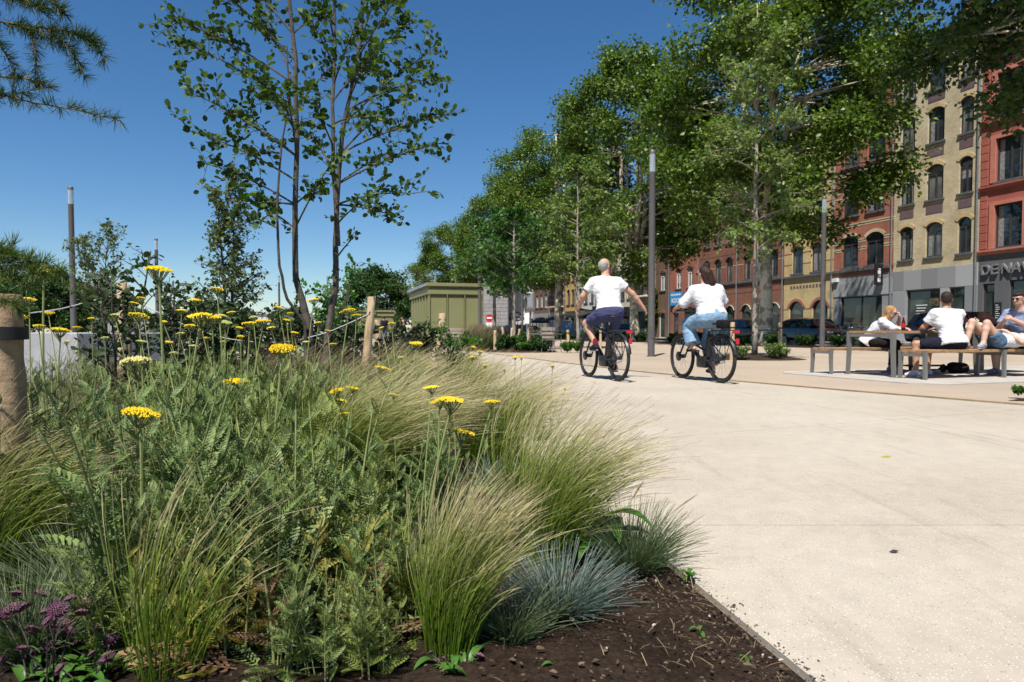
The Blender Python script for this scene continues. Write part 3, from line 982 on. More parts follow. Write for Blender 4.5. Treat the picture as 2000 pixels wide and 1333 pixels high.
# buildings closing the view behind the olive kiosk
p = at(944, 648, 78); p.z = 0
gs = house("stone_house", "grey stone block building right of the olive kiosk", 0, 2.9, 7.4, M_STONE, [(1.3, 1.75, 4.2, 5.6, 0.2)], None, loc=p, rot=0, cornice=M_STONE, sill=False, roof_h=1.4)
for r_ in range(11):
    for k in range(3):
        x = -0.25 * (r_ % 2) + k * 1.0
        a, c = max(0.02, x), min(2.88, x + 0.98)
        if c - a > 0.1 and not (a < 1.8 and c > 1.25 and 4.0 < 0.36 * r_ + 0.3 < 5.7):
            MB().bbox(a, c, -0.04, 0.02, 0.1 + 0.42 * r_, 0.1 + 0.42 * r_ + 0.39, 0.02).build("stone_block", M_STONE, gs)
p = at(988, 648, 80); p.z = 0
wh = house("white_house", "white rendered gable wall painted with a black lip outline", 0, 2.35, 7.2, M_WHITE, [(0.2, 0.7, 5.3, 6.3, 0)], None, loc=p, rot=0, cornice=M_WHITE, sill=False, roof_h=1.4)
lip = MB()
for zz, amp in ((2.35, 0.75), (2.35, -0.28), (2.3, 0.18), (2.25, -0.1)):
    lip.tube([(0.25 + 1.8 * k / 16, -0.03, zz + amp * math.sin(PI * k / 16) * (0.85 if abs(k - 8) < 2 and amp > 0.5 else 1.0)) for k in range(17)], 0.055, 5)
lip.build("painted_lips", M_BLACK, wh)
p = at(924, 648, 88); p.z = 0
house("modern_block", "white and dark glazed modern block seen beside the far lamp post", 0, 1.75, 8.5, M_WHITE, rows(1.75, 1, (0.6, 2.6, 4.6), 1.3, 1.1, 0), None, loc=p, rot=0, cornice=M_WHITE, sill=False, roof_h=0.5)

# ================================================================== TREES
def bark_plane():
    m, nt, p, out = new_mat("plane_bark")
    a = noisetex(nt, 2.2, 3, 0.5); b = noisetex(nt, 25, 4)
    c = ramp(nt, a.outputs[0], [(0.36, (0.17, 0.145, 0.10)), (0.48, (0.36, 0.31, 0.225)), (0.55, (0.60, 0.55, 0.43)), (0.66, (0.45, 0.39, 0.28))])
    nt.links.new(c, p.inputs["Base Color"])
    p.inputs["Roughness"].default_value = 0.9
    add_bump(nt, p, b.outputs[0], 0.4, 0.02)
    return m
M_PLANEBARK = bark_plane()
M_BARK = surf("grey_brown_bark", (0.10, 0.085, 0.066), (0.05, 0.042, 0.033), rough=0.95, scale=18, bump=0.6, bscale=60)
M_BARKP = surf("pale_bark", (0.36, 0.32, 0.26), (0.15, 0.13, 0.105), rough=0.9, scale=7, bump=0.4, bscale=40)
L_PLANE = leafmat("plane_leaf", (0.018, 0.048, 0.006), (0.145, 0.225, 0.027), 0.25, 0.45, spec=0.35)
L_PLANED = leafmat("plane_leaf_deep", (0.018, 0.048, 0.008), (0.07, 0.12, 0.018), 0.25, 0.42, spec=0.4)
L_FAR = leafmat("far_leaf", (0.018, 0.05, 0.012), (0.05, 0.105, 0.022), 0.25, 0.5)
L_ALDER = leafmat("alder_leaf", (0.022, 0.055, 0.012), (0.085, 0.14, 0.032), 0.28, 0.5, spec=0.2)
L_YOUNG = leafmat("grey_green_leaf", (0.075, 0.125, 0.03), (0.20, 0.275, 0.075), 0.3, 0.5)
L_FINE = leafmat("olive_leaf", (0.06, 0.09, 0.03), (0.14, 0.175, 0.06), 0.28, 0.5)
L_BRIGHT = leafmat("fresh_leaf", (0.04, 0.12, 0.02), (0.10, 0.22, 0.04), 0.35, 0.4)
L_MID = leafmat("mid_green_leaf", (0.025, 0.075, 0.016), (0.07, 0.155, 0.03), 0.3, 0.45)
L_DARK = leafmat("dark_shrub_leaf", (0.018, 0.036, 0.012), (0.06, 0.09, 0.03), 0.15, 0.5, spec=0.2)

# lobed leaf, flat-ish diamond with folded sides: two triangles
LEAF2_V = [(0, 0, 0), (0.42, 0.5, 0.10), (0, 1, -0.06), (-0.42, 0.5, 0.10)]
LEAF2_F = [(0, 1, 2), (0, 2, 3)]
# rounder leaf: six triangles
LEAF6_V = [(0, 0, 0), (0.30, 0.22, 0.05), (0.40, 0.58, 0.07), (0.2, 0.95, 0.0), (0, 1.0, -0.04), (-0.2, 0.95, 0.0), (-0.40, 0.58, 0.07), (-0.30, 0.22, 0.05)]
LEAF6_F = [(0, 1, 2), (0, 2, 3), (0, 3, 4), (0, 4, 5), (0, 5, 6), (0, 6, 7)]
# palmate plane leaf: five points
LEAF5_V = [(0, 0, 0), (0.5, 0.25, 0.06), (0.28, 0.5, 0.02), (0.45, 0.82, 0.0), (0.14, 0.72, 0.02), (0, 1.08, -0.05), (-0.14, 0.72, 0.02), (-0.45, 0.82, 0.0), (-0.28, 0.5, 0.02), (-0.5, 0.25, 0.06)]
LEAF5_F = [(0, 1, 2), (0, 2, 3), (0, 3, 4), (0, 4, 5), (0, 5, 6), (0, 6, 7), (0, 7, 8), (0, 8, 9)]

def leaves_np(P, D, rng, size, tv=LEAF2_V, tf=LEAF2_F, up=0.6, var=0.45):
    n = len(P)
    UP = rng.normal(0, 1, (n, 3)); UP[:, 2] += up * 2.5
    X, Y, Z = frames(D, unit(UP), rng)
    S = size * (1 + var * rng.uniform(-1, 1, n))
    return inst_np(tv, tf, P, X, Y, Z, S)
def curve_pts(a, b, c, n):
    """quadratic bend a -> c through control b"""
    return [a * (1 - t) ** 2 + b * 2 * t * (1 - t) + c * t * t for t in [i / n for i in range(n + 1)]]

def plane_tree_meshes(seed, H, RW, n_clump=130, per=230, leaf=0.21, z_low=5.0, leafm=None, trunk_r=0.36, shape=1.0):
    """big street tree: thick mottled trunk, forking limbs, crown of many uneven leaf clumps"""
    rng = np.random.default_rng(seed); rd = random.Random(seed)
    tr = MB()
    fork = z_low + 1.2
    tp = [Vector((0, 0, -0.1)), Vector((0.05, 0, 0.25)), Vector((0.08, 0.05, 1.5)), Vector((0.1, 0.1, 3.2)), Vector((0.0, 0.05, fork))]
    tr.tube(tp, [trunk_r * 1.6, trunk_r * 1.15, trunk_r, trunk_r * 0.9, trunk_r * 0.85], 14)
    mains = []
    for k in range(5):
        a = 2 * PI * k / 5 + rd.uniform(-0.4, 0.4)
        rr = RW * rd.uniform(0.25, 0.45); hh = H * rd.uniform(0.72, 0.95)
        if k == 4: rr = 0.4; hh = H * 0.95
        e = Vector((rr * math.cos(a), rr * math.sin(a), hh))
        m = Vector((rr * 0.7 * math.cos(a), rr * 0.7 * math.sin(a), fork + (hh - fork) * 0.35))
        pts = curve_pts(tp[-1] - Vector((0, 0, 0.3)), m, e, 8)
        pts = [p + Vector((rd.uniform(-1, 1), rd.uniform(-1, 1), 0)) * 0.12 * (i > 0) for i, p in enumerate(pts)]
        tr.tube(pts, [trunk_r * 0.55 * (1 - 0.85 * i / 8) + 0.03 for i in range(9)], 8)
        mains.append(pts)
    cz = (z_low + H) / 2; hz = (H - z_low) / 2
    PP = []; DD = []
    for i in range(n_clump):
        while True:
            q = rng.normal(0, 1, 3); q /= (np.abs(q) ** 2.8).sum() ** (1 / 2.8)
            rad = rng.uniform(0.35, 1.0) ** 0.5
            prof = 1.0 - 0.25 * max(0, q[2]) * shape
            c = Vector((q[0] * rad * RW * prof, q[1] * rad * RW * prof, cz + q[2] * rad * hz))
            w = mnoise.noise(Vector((c.x * 0.28 + seed, c.y * 0.28, c.z * 0.28)))
            if w > -0.18:
                break
        base = min((p for m in mains for p in m if p.z < c.z + 0.5), key=lambda p: (p - c).length + 0.3 * abs(c.z - p.z), default=mains[0][0])
        mid = base.lerp(c, 0.5) + Vector((0, 0, rd.uniform(0.1, 0.7)))
        tr.tube(curve_pts(base, mid, c, 4), [0.07, 0.055, 0.04, 0.03, 0.012], 5, cap=False)
        r = rng.uniform(0.75, 1.45)
        k = int(per * r * r * 0.8)
        g = rng.normal(0, 0.43, (k, 3)) * r
        g[:, 2] *= 0.75
        P = np.array(c)[None] + g
        D = unit(g + np.array([0, 0, -0.25]) + rng.normal(0, 0.5, (k, 3)))
        PP.append(P); DD.append(D)
    P = np.concatenate(PP); D = np.concatenate(DD)
    V, F = leaves_np(P, D, rng, leaf, up=0.5)
    return tr.mesh("trunk", M_PLANEBARK, True), mesh_np("crown", V, F, leafm or L_PLANE)
def put_tree(name, label, loc, tm, cm, rotz=0, scale=1.0, group=None):
    t = thing(name, label, "tree", loc, rotz, group)
    t.scale = (scale,) * 3 if not hasattr(scale, '__len__') else scale
    link("trunk", tm, t)
    c = link("crown", cm, t)
    tag(c, kind="stuff")
    return t
PLG = "plane trees along the street"
pa = plane_tree_meshes(3, 22, 6.2, 185, 450, 0.185, z_low=5.6)
pb = plane_tree_meshes(8, 22, 6.2, 180, 400, 0.21, z_low=4.4)
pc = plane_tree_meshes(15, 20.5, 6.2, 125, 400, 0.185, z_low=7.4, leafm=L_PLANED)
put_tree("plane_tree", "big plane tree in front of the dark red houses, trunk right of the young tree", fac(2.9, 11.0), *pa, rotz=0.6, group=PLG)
put_tree("plane_tree", "tall plane tree behind the man cyclist, trunk left of the near lamp post", fac(17.8, 11.0), *pb, rotz=2.0, scale=(0.9, 0.9, 0.97), group=PLG)
put_tree("plane_tree", "plane tree with pale trunk beside the blue van", fac(33.9, 11.0), *pa, rotz=3.7, scale=(0.98, 0.98, 0.93), group=PLG)
put_tree("plane_tree", "plane tree whose crown steps down towards the olive kiosk", fac(52, 11.0), *pb, rotz=4.9, scale=(0.98, 0.98, 0.87), group=PLG)
put_tree("plane_tree", "last plane tree of the row, seen over the olive kiosk roof", at(885, 648, 104).xy.to_3d(), *pa, rotz=5.5, scale=(0.95, 0.95, 0.76), group=PLG)
put_tree("plane_tree", "near plane tree at the picture's upper right, branches overhanging the red house", fac(-13.0, 10.5), *pc, rotz=1.1, group=PLG)

def leafy_tree_meshes(seed, H, trunk_h, RW, n_br, twigs, per_twig, leaf, bark, leafm, trunk_r=0.05, tv=LEAF2_V, tf=LEAF2_F, conical=0.0, droop=0.0, up_angle=0.6, n_stem=1, spread=0.0):
    """young tree: straight stem(s), side branches with twigs and single leaves"""
    rng = np.random.default_rng(seed); rd = random.Random(seed)
    tr = MB(); PP = []; DD = []
    for s in range(n_stem):
        sa = 2 * PI * s / max(1, n_stem) + rd.uniform(0, 1)
        top = Vector((spread * math.cos(sa), spread * math.sin(sa), H * (1 if s == 0 else rd.uniform(0.75, 0.95))))
        stem = [Vector((0, 0, -0.05)).lerp(top, i / 12) + Vector((rd.uniform(-1, 1), rd.uniform(-1, 1), 0)) * 0.03 * H / 8 * (0 < i) for i in range(13)]
        tr.tube(stem, [trunk_r * (1 - 0.9 * i / 12) + 0.004 for i in range(13)], 10)
        def on_stem(z):
            f = max(0, min(0.999, (z + 0.05) / (top.z + 0.05))) * 12
            i = int(f)
            return stem[i].lerp(stem[i + 1], f - i)
        for b in range(n_br):
            f = (b + rd.random()) / n_br
            z = trunk_h + (top.z - trunk_h) * f * 0.98
            a = rd.uniform(0, 2 * PI)
            prof = (1 - f) ** 0.8 if conical else math.sin(PI * min(1, 0.22 + 0.78 * f)) ** 0.6
            L = max(0.12, RW * (prof * rd.uniform(0.7, 1.1)))
            st = on_stem(z)
            d = Vector((math.cos(a), math.sin(a), up_angle * rd.uniform(0.6, 1.4)))
            d.normalize()
            e = st + d * L + Vector((0, 0, -droop * L))
            m = st + d * L * 0.5 + Vector((0, 0, 0.08 * L))
            pts = curve_pts(st, m, e, 5)
            tr.tube(pts, [trunk_r * 0.28 * (1 - f * 0.5) * (1 - 0.85 * i / 5) + 0.003 for i in range(6)], 5, cap=False)
            for k in range(twigs):
                u = rd.uniform(0.2, 1.0)
                i = min(4, int(u * 5)); tp = pts[i].lerp(pts[i + 1], u * 5 - i)
                td = (d + Vector((rd.gauss(0, 1), rd.gauss(0, 1), rd.gauss(0, 0.7))) * 0.8).normalized()
                tl = L * rd.uniform(0.15, 0.4) + 0.1
                te = tp + td * tl + Vector((0, 0, -droop * tl * 0.6))
                tr.tube([tp, tp.lerp(te, 0.5), te], [0.006 * H / 8 + 0.002, 0.004, 0.002], 4, cap=False)
                w = rng.uniform(0.1, 1, per_twig)
                P = np.array(tp)[None] + np.array(te - tp)[None] * w[:, None] + rng.normal(0, 0.02 + 0.05 * tl, (per_twig, 3))
                D = unit(np.array(td)[None] * 0.7 + rng.normal(0, 0.7, (per_twig, 3)) + np.array([0, 0, -0.15 - droop]))
                PP.append(P); DD.append(D)
    P = np.concatenate(PP); D = np.concatenate(DD)
    V, F = leaves_np(P, D, rng, leaf, tv, tf, up=0.5)
    return tr.mesh("trunk", bark, True), mesh_np("crown", V, F, leafm)

# young tree with pale stem on the gravel square, between stakes
yt = leafy_tree_meshes(21, 9.6, 2.7, 1.6, 52, 10, 20, 0.085, M_BARKP, L_YOUNG, 0.085, up_angle=0.55, droop=0.2)
put_tree("young_tree", "slender pale-stemmed young tree staked on the gravel square", gx(1474, 18.7), *yt, rotz=0.4)
yt2 = leafy_tree_meshes(22, 8.4, 2.4, 1.9, 44, 13, 20, 0.11, M_BARKP, L_YOUNG, 0.08, up_angle=0.35, droop=0.1)
put_tree("young_tree", "grey-green young tree standing before the plane trees, left of the man cyclist", gx(1128, 30), *yt2, rotz=1.4)
yt3 = leafy_tree_meshes(23, 5.6, 2.0, 1.6, 40, 10, 16, 0.12, M_BARKP, L_MID, 0.09, up_angle=0.5, droop=0.05)
put_tree("young_tree", "bright green young tree with three stakes in the planted island", gx(1004, 27.5), *yt3, rotz=0.2)
put_tree("young_tree", "darker young tree behind the planted island, near the dark pole", gx(965, 31.0), *yt3, rotz=2.5, scale=1.1)

# conical young tree on the left, and thin sapling beside it
ct = leafy_tree_meshes(31, 4.1, 0.3, 0.95, 58, 6, 6, 0.07, M_BARK, L_FINE, 0.035, conical=1.0, up_angle=0.8, n_stem=2, spread=0.2)
put_tree("conical_tree", "slim pointed young tree against the sky left of the alder", gx(447, 14.0), *ct)
sp = leafy_tree_meshes(33, 3.4, 1.2, 0.75, 26, 5, 6, 0.07, M_BARK, L_FINE, 0.02, up_angle=1.2, n_stem=2, spread=0.3)
put_tree("sapling", "sparse thin sapling between the lamp posts at left", gx(190, 17.0), *sp)
put_tree("sapling", "small sparse sapling behind the kiosk roof edge", gx(822, 52.0), *sp, rotz=2, scale=(2.0, 2.0, 1.6))

# round dense trees far off
ra = plane_tree_meshes(41, 10.5, 5.2, 150, 210, 0.30, z_low=0.6, leafm=L_FAR, trunk_r=0.3)
put_tree("round_tree", "dense round tree left of the olive kiosk", gx(738, 92), *ra, scale=(0.92, 0.92, 0.86))
FTG = "dark trees far behind the bed at left"
for i, (px, Y, s, lab) in enumerate(((15, 60, 0.62, "dark tree mass at the picture's left edge behind the larch"), (110, 64, 0.66, "dark round tree directly left of the tall left lamp post"), (195, 70, 0.55, "low dark tree right of the tall left lamp post"),
                                     (262, 95, 0.5, "small dark tree behind the rough stake at left"), (335, 110, 0.5, "low distant tree right of the second lamp post"), (510, 120, 0.5, "distant tree low behind the conical tree"),
                                     (575, 100, 0.52, "distant bushy tree behind the alder's left stem"), (665, 84, 0.46, "bushy tree behind the alder's right stem"), (842, 96, 0.5, "low tree showing above the kiosk's far corner"))):
    put_tree("far_tree", lab, gx(px, Y), *ra, rotz=i * 1.3, scale=(s, s, s * (0.9 if i < 3 else 0.75)), group=FTG)

# ================================================================== THE PLANTED BED
L_YARROW = leafmat("yarrow_leaf", (0.032, 0.066, 0.012), (0.205, 0.26, 0.08), 0.14, 0.6, ctrans=(1.2, 1.3, 0.7), big=[(0.0, (0.85, 1.0, 1.05)), (0.5, (1, 1, 1)), (1.0, (1.1, 1.0, 0.6))])
L_YELLOWING = leafmat("yellowing_leaf", (0.22, 0.23, 0.05), (0.44, 0.36, 0.07), 0.3, 0.6, ctrans=(1.2, 1.1, 0.6))
L_DRY = leafmat("dry_brown_leaf", (0.13, 0.07, 0.04), (0.28, 0.17, 0.09), 0.15, 0.8, ctrans=(1.2, 1, 0.8))
M_STEMG = surf("yarrow_stem", (0.26, 0.29, 0.10), (0.19, 0.22, 0.08), rough=0.7, scale=30)
M_FLY = leafmat("yellow_florets", (0.60, 0.40, 0.008), (0.88, 0.68, 0.02), 0.0, 0.7, spec=0.15, big=[(0.0, (0.85, 0.78, 0.8)), (0.4, (1, 1, 1)), (1.0, (1.0, 1.05, 1.6))])
M_FLP = leafmat("pale_florets", (0.44, 0.44, 0.14), (0.68, 0.64, 0.26), 0.0, 0.7, spec=0.15, big=[(0.0, (0.8, 0.9, 0.8)), (1.0, (1.05, 1.0, 1.0))])
M_RAY = surf("flower_rays", (0.20, 0.22, 0.07), (0.14, 0.16, 0.05), rough=0.7, scale=40)
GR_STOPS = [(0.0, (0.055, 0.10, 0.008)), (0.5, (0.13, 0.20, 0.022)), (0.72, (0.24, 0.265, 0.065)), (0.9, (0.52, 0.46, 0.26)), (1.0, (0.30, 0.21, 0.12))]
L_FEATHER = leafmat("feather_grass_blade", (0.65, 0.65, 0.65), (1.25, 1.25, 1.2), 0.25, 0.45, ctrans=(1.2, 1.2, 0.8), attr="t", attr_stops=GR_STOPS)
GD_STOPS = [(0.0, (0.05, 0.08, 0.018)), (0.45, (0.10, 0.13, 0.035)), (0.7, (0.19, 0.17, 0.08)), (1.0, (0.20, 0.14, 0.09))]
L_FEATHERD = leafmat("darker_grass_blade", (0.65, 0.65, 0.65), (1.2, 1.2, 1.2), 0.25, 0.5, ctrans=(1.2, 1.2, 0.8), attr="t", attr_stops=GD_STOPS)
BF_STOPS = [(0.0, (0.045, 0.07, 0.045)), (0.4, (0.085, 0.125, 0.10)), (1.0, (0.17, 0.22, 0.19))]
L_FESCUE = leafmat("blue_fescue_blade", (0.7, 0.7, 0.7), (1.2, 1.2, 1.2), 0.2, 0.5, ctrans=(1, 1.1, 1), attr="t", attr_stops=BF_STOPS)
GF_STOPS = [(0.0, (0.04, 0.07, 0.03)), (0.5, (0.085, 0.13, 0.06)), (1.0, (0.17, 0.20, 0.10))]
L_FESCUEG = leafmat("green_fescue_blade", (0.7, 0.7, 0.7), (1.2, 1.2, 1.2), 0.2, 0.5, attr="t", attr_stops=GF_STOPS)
M_WOODP = None

# ---- pinnate leaf template
def pinnate(n=10, lw=0.24, wide=0.05):
    V = []; T = []
    def v(x, y):
        V.append((x, y, 0.06 * abs(x) * 2 - 0.22 * y * y)); return len(V) - 1
    a = v(-0.012, 0); b = v(0.012, 0); c = v(0.008, 0.5); d = v(-0.008, 0.5); e = v(0.0, 1.0)
    T += [(a, b, c), (a, c, d), (d, c, e)]
    for s in (-1, 1):
        for i in range(n):
            f = (i + 0.6) / n
            y = 0.06 + 0.9 * f
            L = lw * math.sin(PI * (0.14 + 0.82 * f)) ** 0.8 + 0.015
            ang = R(62 - 22 * f)
            dx, dy = math.sin(ang) * s, math.cos(ang)
            nx, ny = -dy * s * s, dx          # across the leaflet
            w = wide * (0.6 + 0.5 * (1 - f))
            p0 = v(0.004 * s - 0 * nx, y - w * 0.35); p1 = v(0.004 * s, y + w * 0.35)
            q0 = v(dx * L * 0.55 - nx * w * 0.5, y + dy * L * 0.55 - ny * w * 0.5 * s); q1 = v(dx * L * 0.55 + nx * w * 0.5, y + dy * L * 0.55 + ny * w * 0.5 * s)
            t = v(dx * L, y + dy * L)
            l0 = v(dx * L * 0.78 - nx * w * 1.0, y + dy * L * 0.80 - ny * w * 1.0 * s); l1 = v(dx * L * 0.78 + nx * w * 1.0, y + dy * L * 0.8 + ny * w * 1.0 * s)
            T += [(p0, q0, q1), (p0, q1, p1), (q0, t, q1), (q0, l0, t), (q1, t, l1)]
    return V, T
PIN_V, PIN_F = pinnate()
def yarrow_foliage(seed, n_stem=11, hmin=0.34, hmax=0.64, leafm=None, basal=16, rad=0.13, leaf0=0.15):
    rng = np.random.default_rng(seed); rd = random.Random(seed)
    st = MB(); O = []; D = []; S = []
    for k in range(n_stem):
        a = rd.uniform(0, 2 * PI); r = rad * math.sqrt(rd.random())
        b = Vector((r * math.cos(a), r * math.sin(a), 0))
        h = rd.uniform(hmin, hmax)
        lean = Vector((math.cos(a), math.sin(a), 0)) * rd.uniform(0.05, 0.32) * h + Vector((0.06 * h, 0, 0))
        e = b + lean + Vector((0, 0, h))
        m = b + lean * 0.25 + Vector((0, 0, h * 0.55))
        pts = curve_pts(b, m, e, 6)
        st.tube(pts, [0.0042 * (1 - 0.5 * i / 6) for i in range(7)], 5, cap=False)
        nl = rd.randint(11, 15)
        for i in range(nl):
            f = 0.12 + 0.88 * (i + rd.random() * 0.5) / nl
            j = min(5, int(f * 6)); p = pts[j].lerp(pts[j + 1], min(1, f * 6 - j))
            an = i * 2.4 + rd.uniform(-0.4, 0.4)
            O.append(p); D.append(Vector((math.cos(an), math.sin(an), rd.uniform(0.3, 1.3) + 0.9 * f)).normalized())
            S.append(leaf0 * (1.15 - 0.72 * f) * rd.uniform(0.8, 1.2))
    for i in range(basal):
        an = rd.uniform(0, 2 * PI)
        O.append(Vector((math.cos(an), math.sin(an), 0)) * rd.uniform(0.02, rad)); D.append(Vector((math.cos(an), math.sin(an), rd.uniform(0.25, 1.2))).normalized()); S.append(rd.uniform(0.14, 0.24))
    O = np.array([tuple(p) for p in O]); D = np.array([tuple(p) for p in D]); S = np.array(S)
    UP = rng.normal(0, 0.35, O.shape); UP[:, 2] += 1
    X, Y, Z = frames(D, UP, rng)
    V, F = inst_np(PIN_V, PIN_F, O, X, Y, Z, S)
    return st.mesh("stems", M_STEMG, True), mesh_np("foliage", V, F, leafm or L_YARROW)
YF = [yarrow_foliage(100 + i) for i in range(5)]
YFL = yarrow_foliage(130, 8, 0.15, 0.3, L_YELLOWING, 6, 0.16, 0.10)
YFD = yarrow_foliage(131, 6, 0.1, 0.2, L_DRY, 7, 0.17, 0.10)

# ---- flat flower head of many florets, unit diameter
def flower_head(seed, mat):
    rd = random.Random(seed)
    b = MB(); n = 130
    for i in range(n):
        r = 0.5 * math.sqrt((i + 0.5) / n) * rd.uniform(0.93, 1.05); a = i * 2.39996 + rd.uniform(-0.1, 0.1)
        k = 1 + 0.1 * math.sin(3 * a + seed) + 0.06 * math.sin(7 * a)
        x, y = r * k * math.cos(a), r * k * math.sin(a)
        z = 0.07 * (1 - (r / 0.5) ** 2) + rd.uniform(-0.018, 0.018) + 0.03 * math.sin(4 * a + seed) * r
        s = rd.uniform(0.032, 0.05)
        b.add([(x + s, y, z - s * 0.5), (x, y + s, z - s * 0.5), (x - s, y, z - s * 0.5), (x, y - s, z - s * 0.5), (x, y, z + s * 0.6)], [(0, 1, 4), (1, 2, 4), (2, 3, 4), (3, 0, 4), (3, 2, 1, 0)])
    r_ = MB()
    for i in range(18):
        a = i * 2.39996; r = 0.46 * math.sqrt((i + 0.7) / 18)
        e = Vector((r * math.cos(a), r * math.sin(a), 0.03 - 0.06 * r))
        s0 = Vector((0, 0, -0.42 + 0.12 * rd.random()))
        r_.tube([s0, s0.lerp(e, 0.55) + Vector((0, 0, -0.03)), e], [0.022, 0.018, 0.03], 4, cap=False)
    return b.mesh("flower_head", mat), r_.mesh("flower_rays", M_RAY)
HY = [flower_head(i, M_FLY) for i in range(4)]
HP = [flower_head(10 + i, M_FLP) for i in range(2)]
rdy = random.Random(77)
def yarrow(label, px, Y, heads, fol=True, scale=1.0, group="flowering yarrow plants"):
    base = gx(px, Y, 0.02)
    t = thing("yarrow_plant", label, "flower", base, 0, group)
    if fol:
        sm, fm = rdy.choice(YF)
        rz = rdy.uniform(0, 6.28)
        f = link("foliage", fm, t, None, rz); tag(f, kind="stuff"); f.scale = (scale,) * 3
        s = link("leafy_stems", sm, t, None, rz); tag(s, kind="stuff"); s.scale = (scale,) * 3
    for h in heads:
        hx, hy, w = h[:3]; pale = len(h) > 3 and h[3] == 'p'
        dY = h[4] if len(h) > 4 else 0.0
        top = at(hx, hy, Y + dY) - base
        dia = w / FPX * (Y + dY)
        b0 = Vector((top.x * 0.25 + rdy.uniform(-0.06, 0.06), rdy.uniform(-0.05, 0.05) + dY * 0.7, 0))
        sb = top - Vector((0, 0, dia * 0.36))
        m = Vector(((b0.x + top.x) / 2 - (top.x - b0.x) * 0.22 + rdy.uniform(-0.02, 0.02), (b0.y + top.y) / 2, top.z * 0.5))
        pts = curve_pts(b0, m, sb, 7)
        r0 = max(0.0022, min(0.0042, dia * 0.045))
        MB().tube(pts, [r0 * 1.25 - r0 * 0.35 * i / 7 for i in range(8)], 6).build("stem", M_STEMG, t, True)
        hm, rm = rdy.choice(HP if pale else HY)
        o = link("flower_head", hm, t, top)
        o.scale = (dia, dia * rdy.uniform(0.8, 1.1), dia * (1.6 if pale else 1.3) * rdy.uniform(0.85, 1.2)); o.rotation_euler = (rdy.uniform(-0.3, 0.16), rdy.uniform(-0.22, 0.22), rdy.uniform(0, 6))
        link("flower_rays", rm, o)
    return t
yarrow("tall yarrow with wide yellow head against the sky beside the larch", 95, 2.45, [(85, 527, 46), (57, 585, 26), (95, 611, 20, 'y', 0.3)])
yarrow("dull yellow yarrow heads low beside the strapped stake", 70, 2.3, [(33, 619, 36), (118, 645, 34), (76, 637, 24)])
yarrow("tallest single yarrow with yellow head crossing the second lamp post", 300, 2.35, [(310, 527, 51)])
yarrow("yarrow with a large pale yellow head below the rough stake", 262, 2.05, [(264, 706, 57, 'p')])
yarrow("nearest yarrow at left with broad bright yellow head on bare stem", 285, 1.68, [(274, 806, 73)])
yarrow("yarrow with bright yellow head left of centre, below the rope", 540, 2.25, [(550, 680, 53)])
yarrow("short yarrow with yellow head half hidden in foliage", 452, 2.5, [(462, 745, 45), (445, 878, 30, 'p', -0.2)])
yarrow("yarrow with a wide double yellow head under the conical tree", 375, 2.6, [(390, 618, 48), (414, 622, 34, 'y', 0.05), (430, 617, 22, 'p', 0.15)])
yarrow("yarrow with four small yellow heads right of the rough stake", 262, 3.1, [(272, 617, 35), (276, 583, 18, 'y', 0.3), (262, 592, 16, 'y', 0.5), (225, 616, 18, 'p', 0.2), (276, 667, 20, 'p', -0.1)])
yarrow("yarrow with small heads left of the wide double head", 340, 3.2, [(372, 637, 27), (355, 606, 19), (340, 690, 18, 'p'), (378, 676, 18, 'p', -0.2)])
yarrow("yarrow with paired yellow heads below the conical tree's right side", 485, 3.0, [(487, 632, 28), (513, 627, 29), (495, 620, 17, 'p', 0.2), (470, 657, 14)])
yarrow("high thin yarrow heads in front of the conical tree", 432, 3.6, [(424, 565, 27), (380, 586, 20, 'y', 0.3), (440, 630, 26, 'p')])
yarrow("yarrow with one high yellow head between the alder stems", 590, 3.3, [(612, 586, 25), (545, 601, 18), (560, 625, 14)])
yarrow("yarrow with yellow head against the rope left of the peeled stake", 650, 3.1, [(680, 607, 31), (696, 616, 18, 'y', 0.1), (640, 646, 12, 'y', 0.5)])
yarrow("yarrow right of the peeled stake with two yellow heads", 775, 3.6, [(813, 671, 26), (765, 632, 18), (745, 640, 10, 'y', 0.8)])
yarrow("yarrow with yellow head before the peeled stake's foot", 742, 2.9, [(748, 720, 29), (783, 698, 12, 'p', 0.3)], False)
yarrow("yarrow with four yellow heads in the pale grass plume", 660, 2.5, [(657, 783, 38), (657, 763, 33), (690, 758, 24), (770, 771, 22, 'y', 0.2), (672, 808, 20)], False)
yarrow("yarrow with the broad double yellow head near the path", 838, 2.1, [(880, 782, 58), (858, 784, 34, 'y', 0.03), (842, 757, 31, 'y', 0.2)], False)
yarrow("yarrow with yellow head lowest beside the path grass", 880, 2.15, [(905, 845, 45), (878, 838, 12, 'p')], False)
yarrow("yarrow with yellow head leaning right towards the path", 935, 2.7, [(960, 785, 33)], False)
yarrow("small far yarrow heads before the white path bend", 930, 6.2, [(925, 678, 10), (938, 687, 15), (922, 698, 13), (947, 714, 11)], True, 0.7)
yarrow("pair of small yarrow heads on the path edge, centre", 1000, 5.2, [(1006, 698, 14), (1019, 698, 12), (985, 722, 9, 'p')], True, 0.6)
yarrow("small yarrow heads bent over the path beyond the big grass", 1060, 4.6, [(1079, 715, 13), (1103, 759, 9), (1068, 762, 8)], True, 0.5)
yarrow("front yarrow with pale unopened head over yellowing leaves", 612, 1.75, [(625, 976, 27, 'p')], True, 0.95)
yarrow("front yarrow with small pale bud left of the pale head", 425, 1.95, [(420, 888, 27, 'p')], True, 1.0)

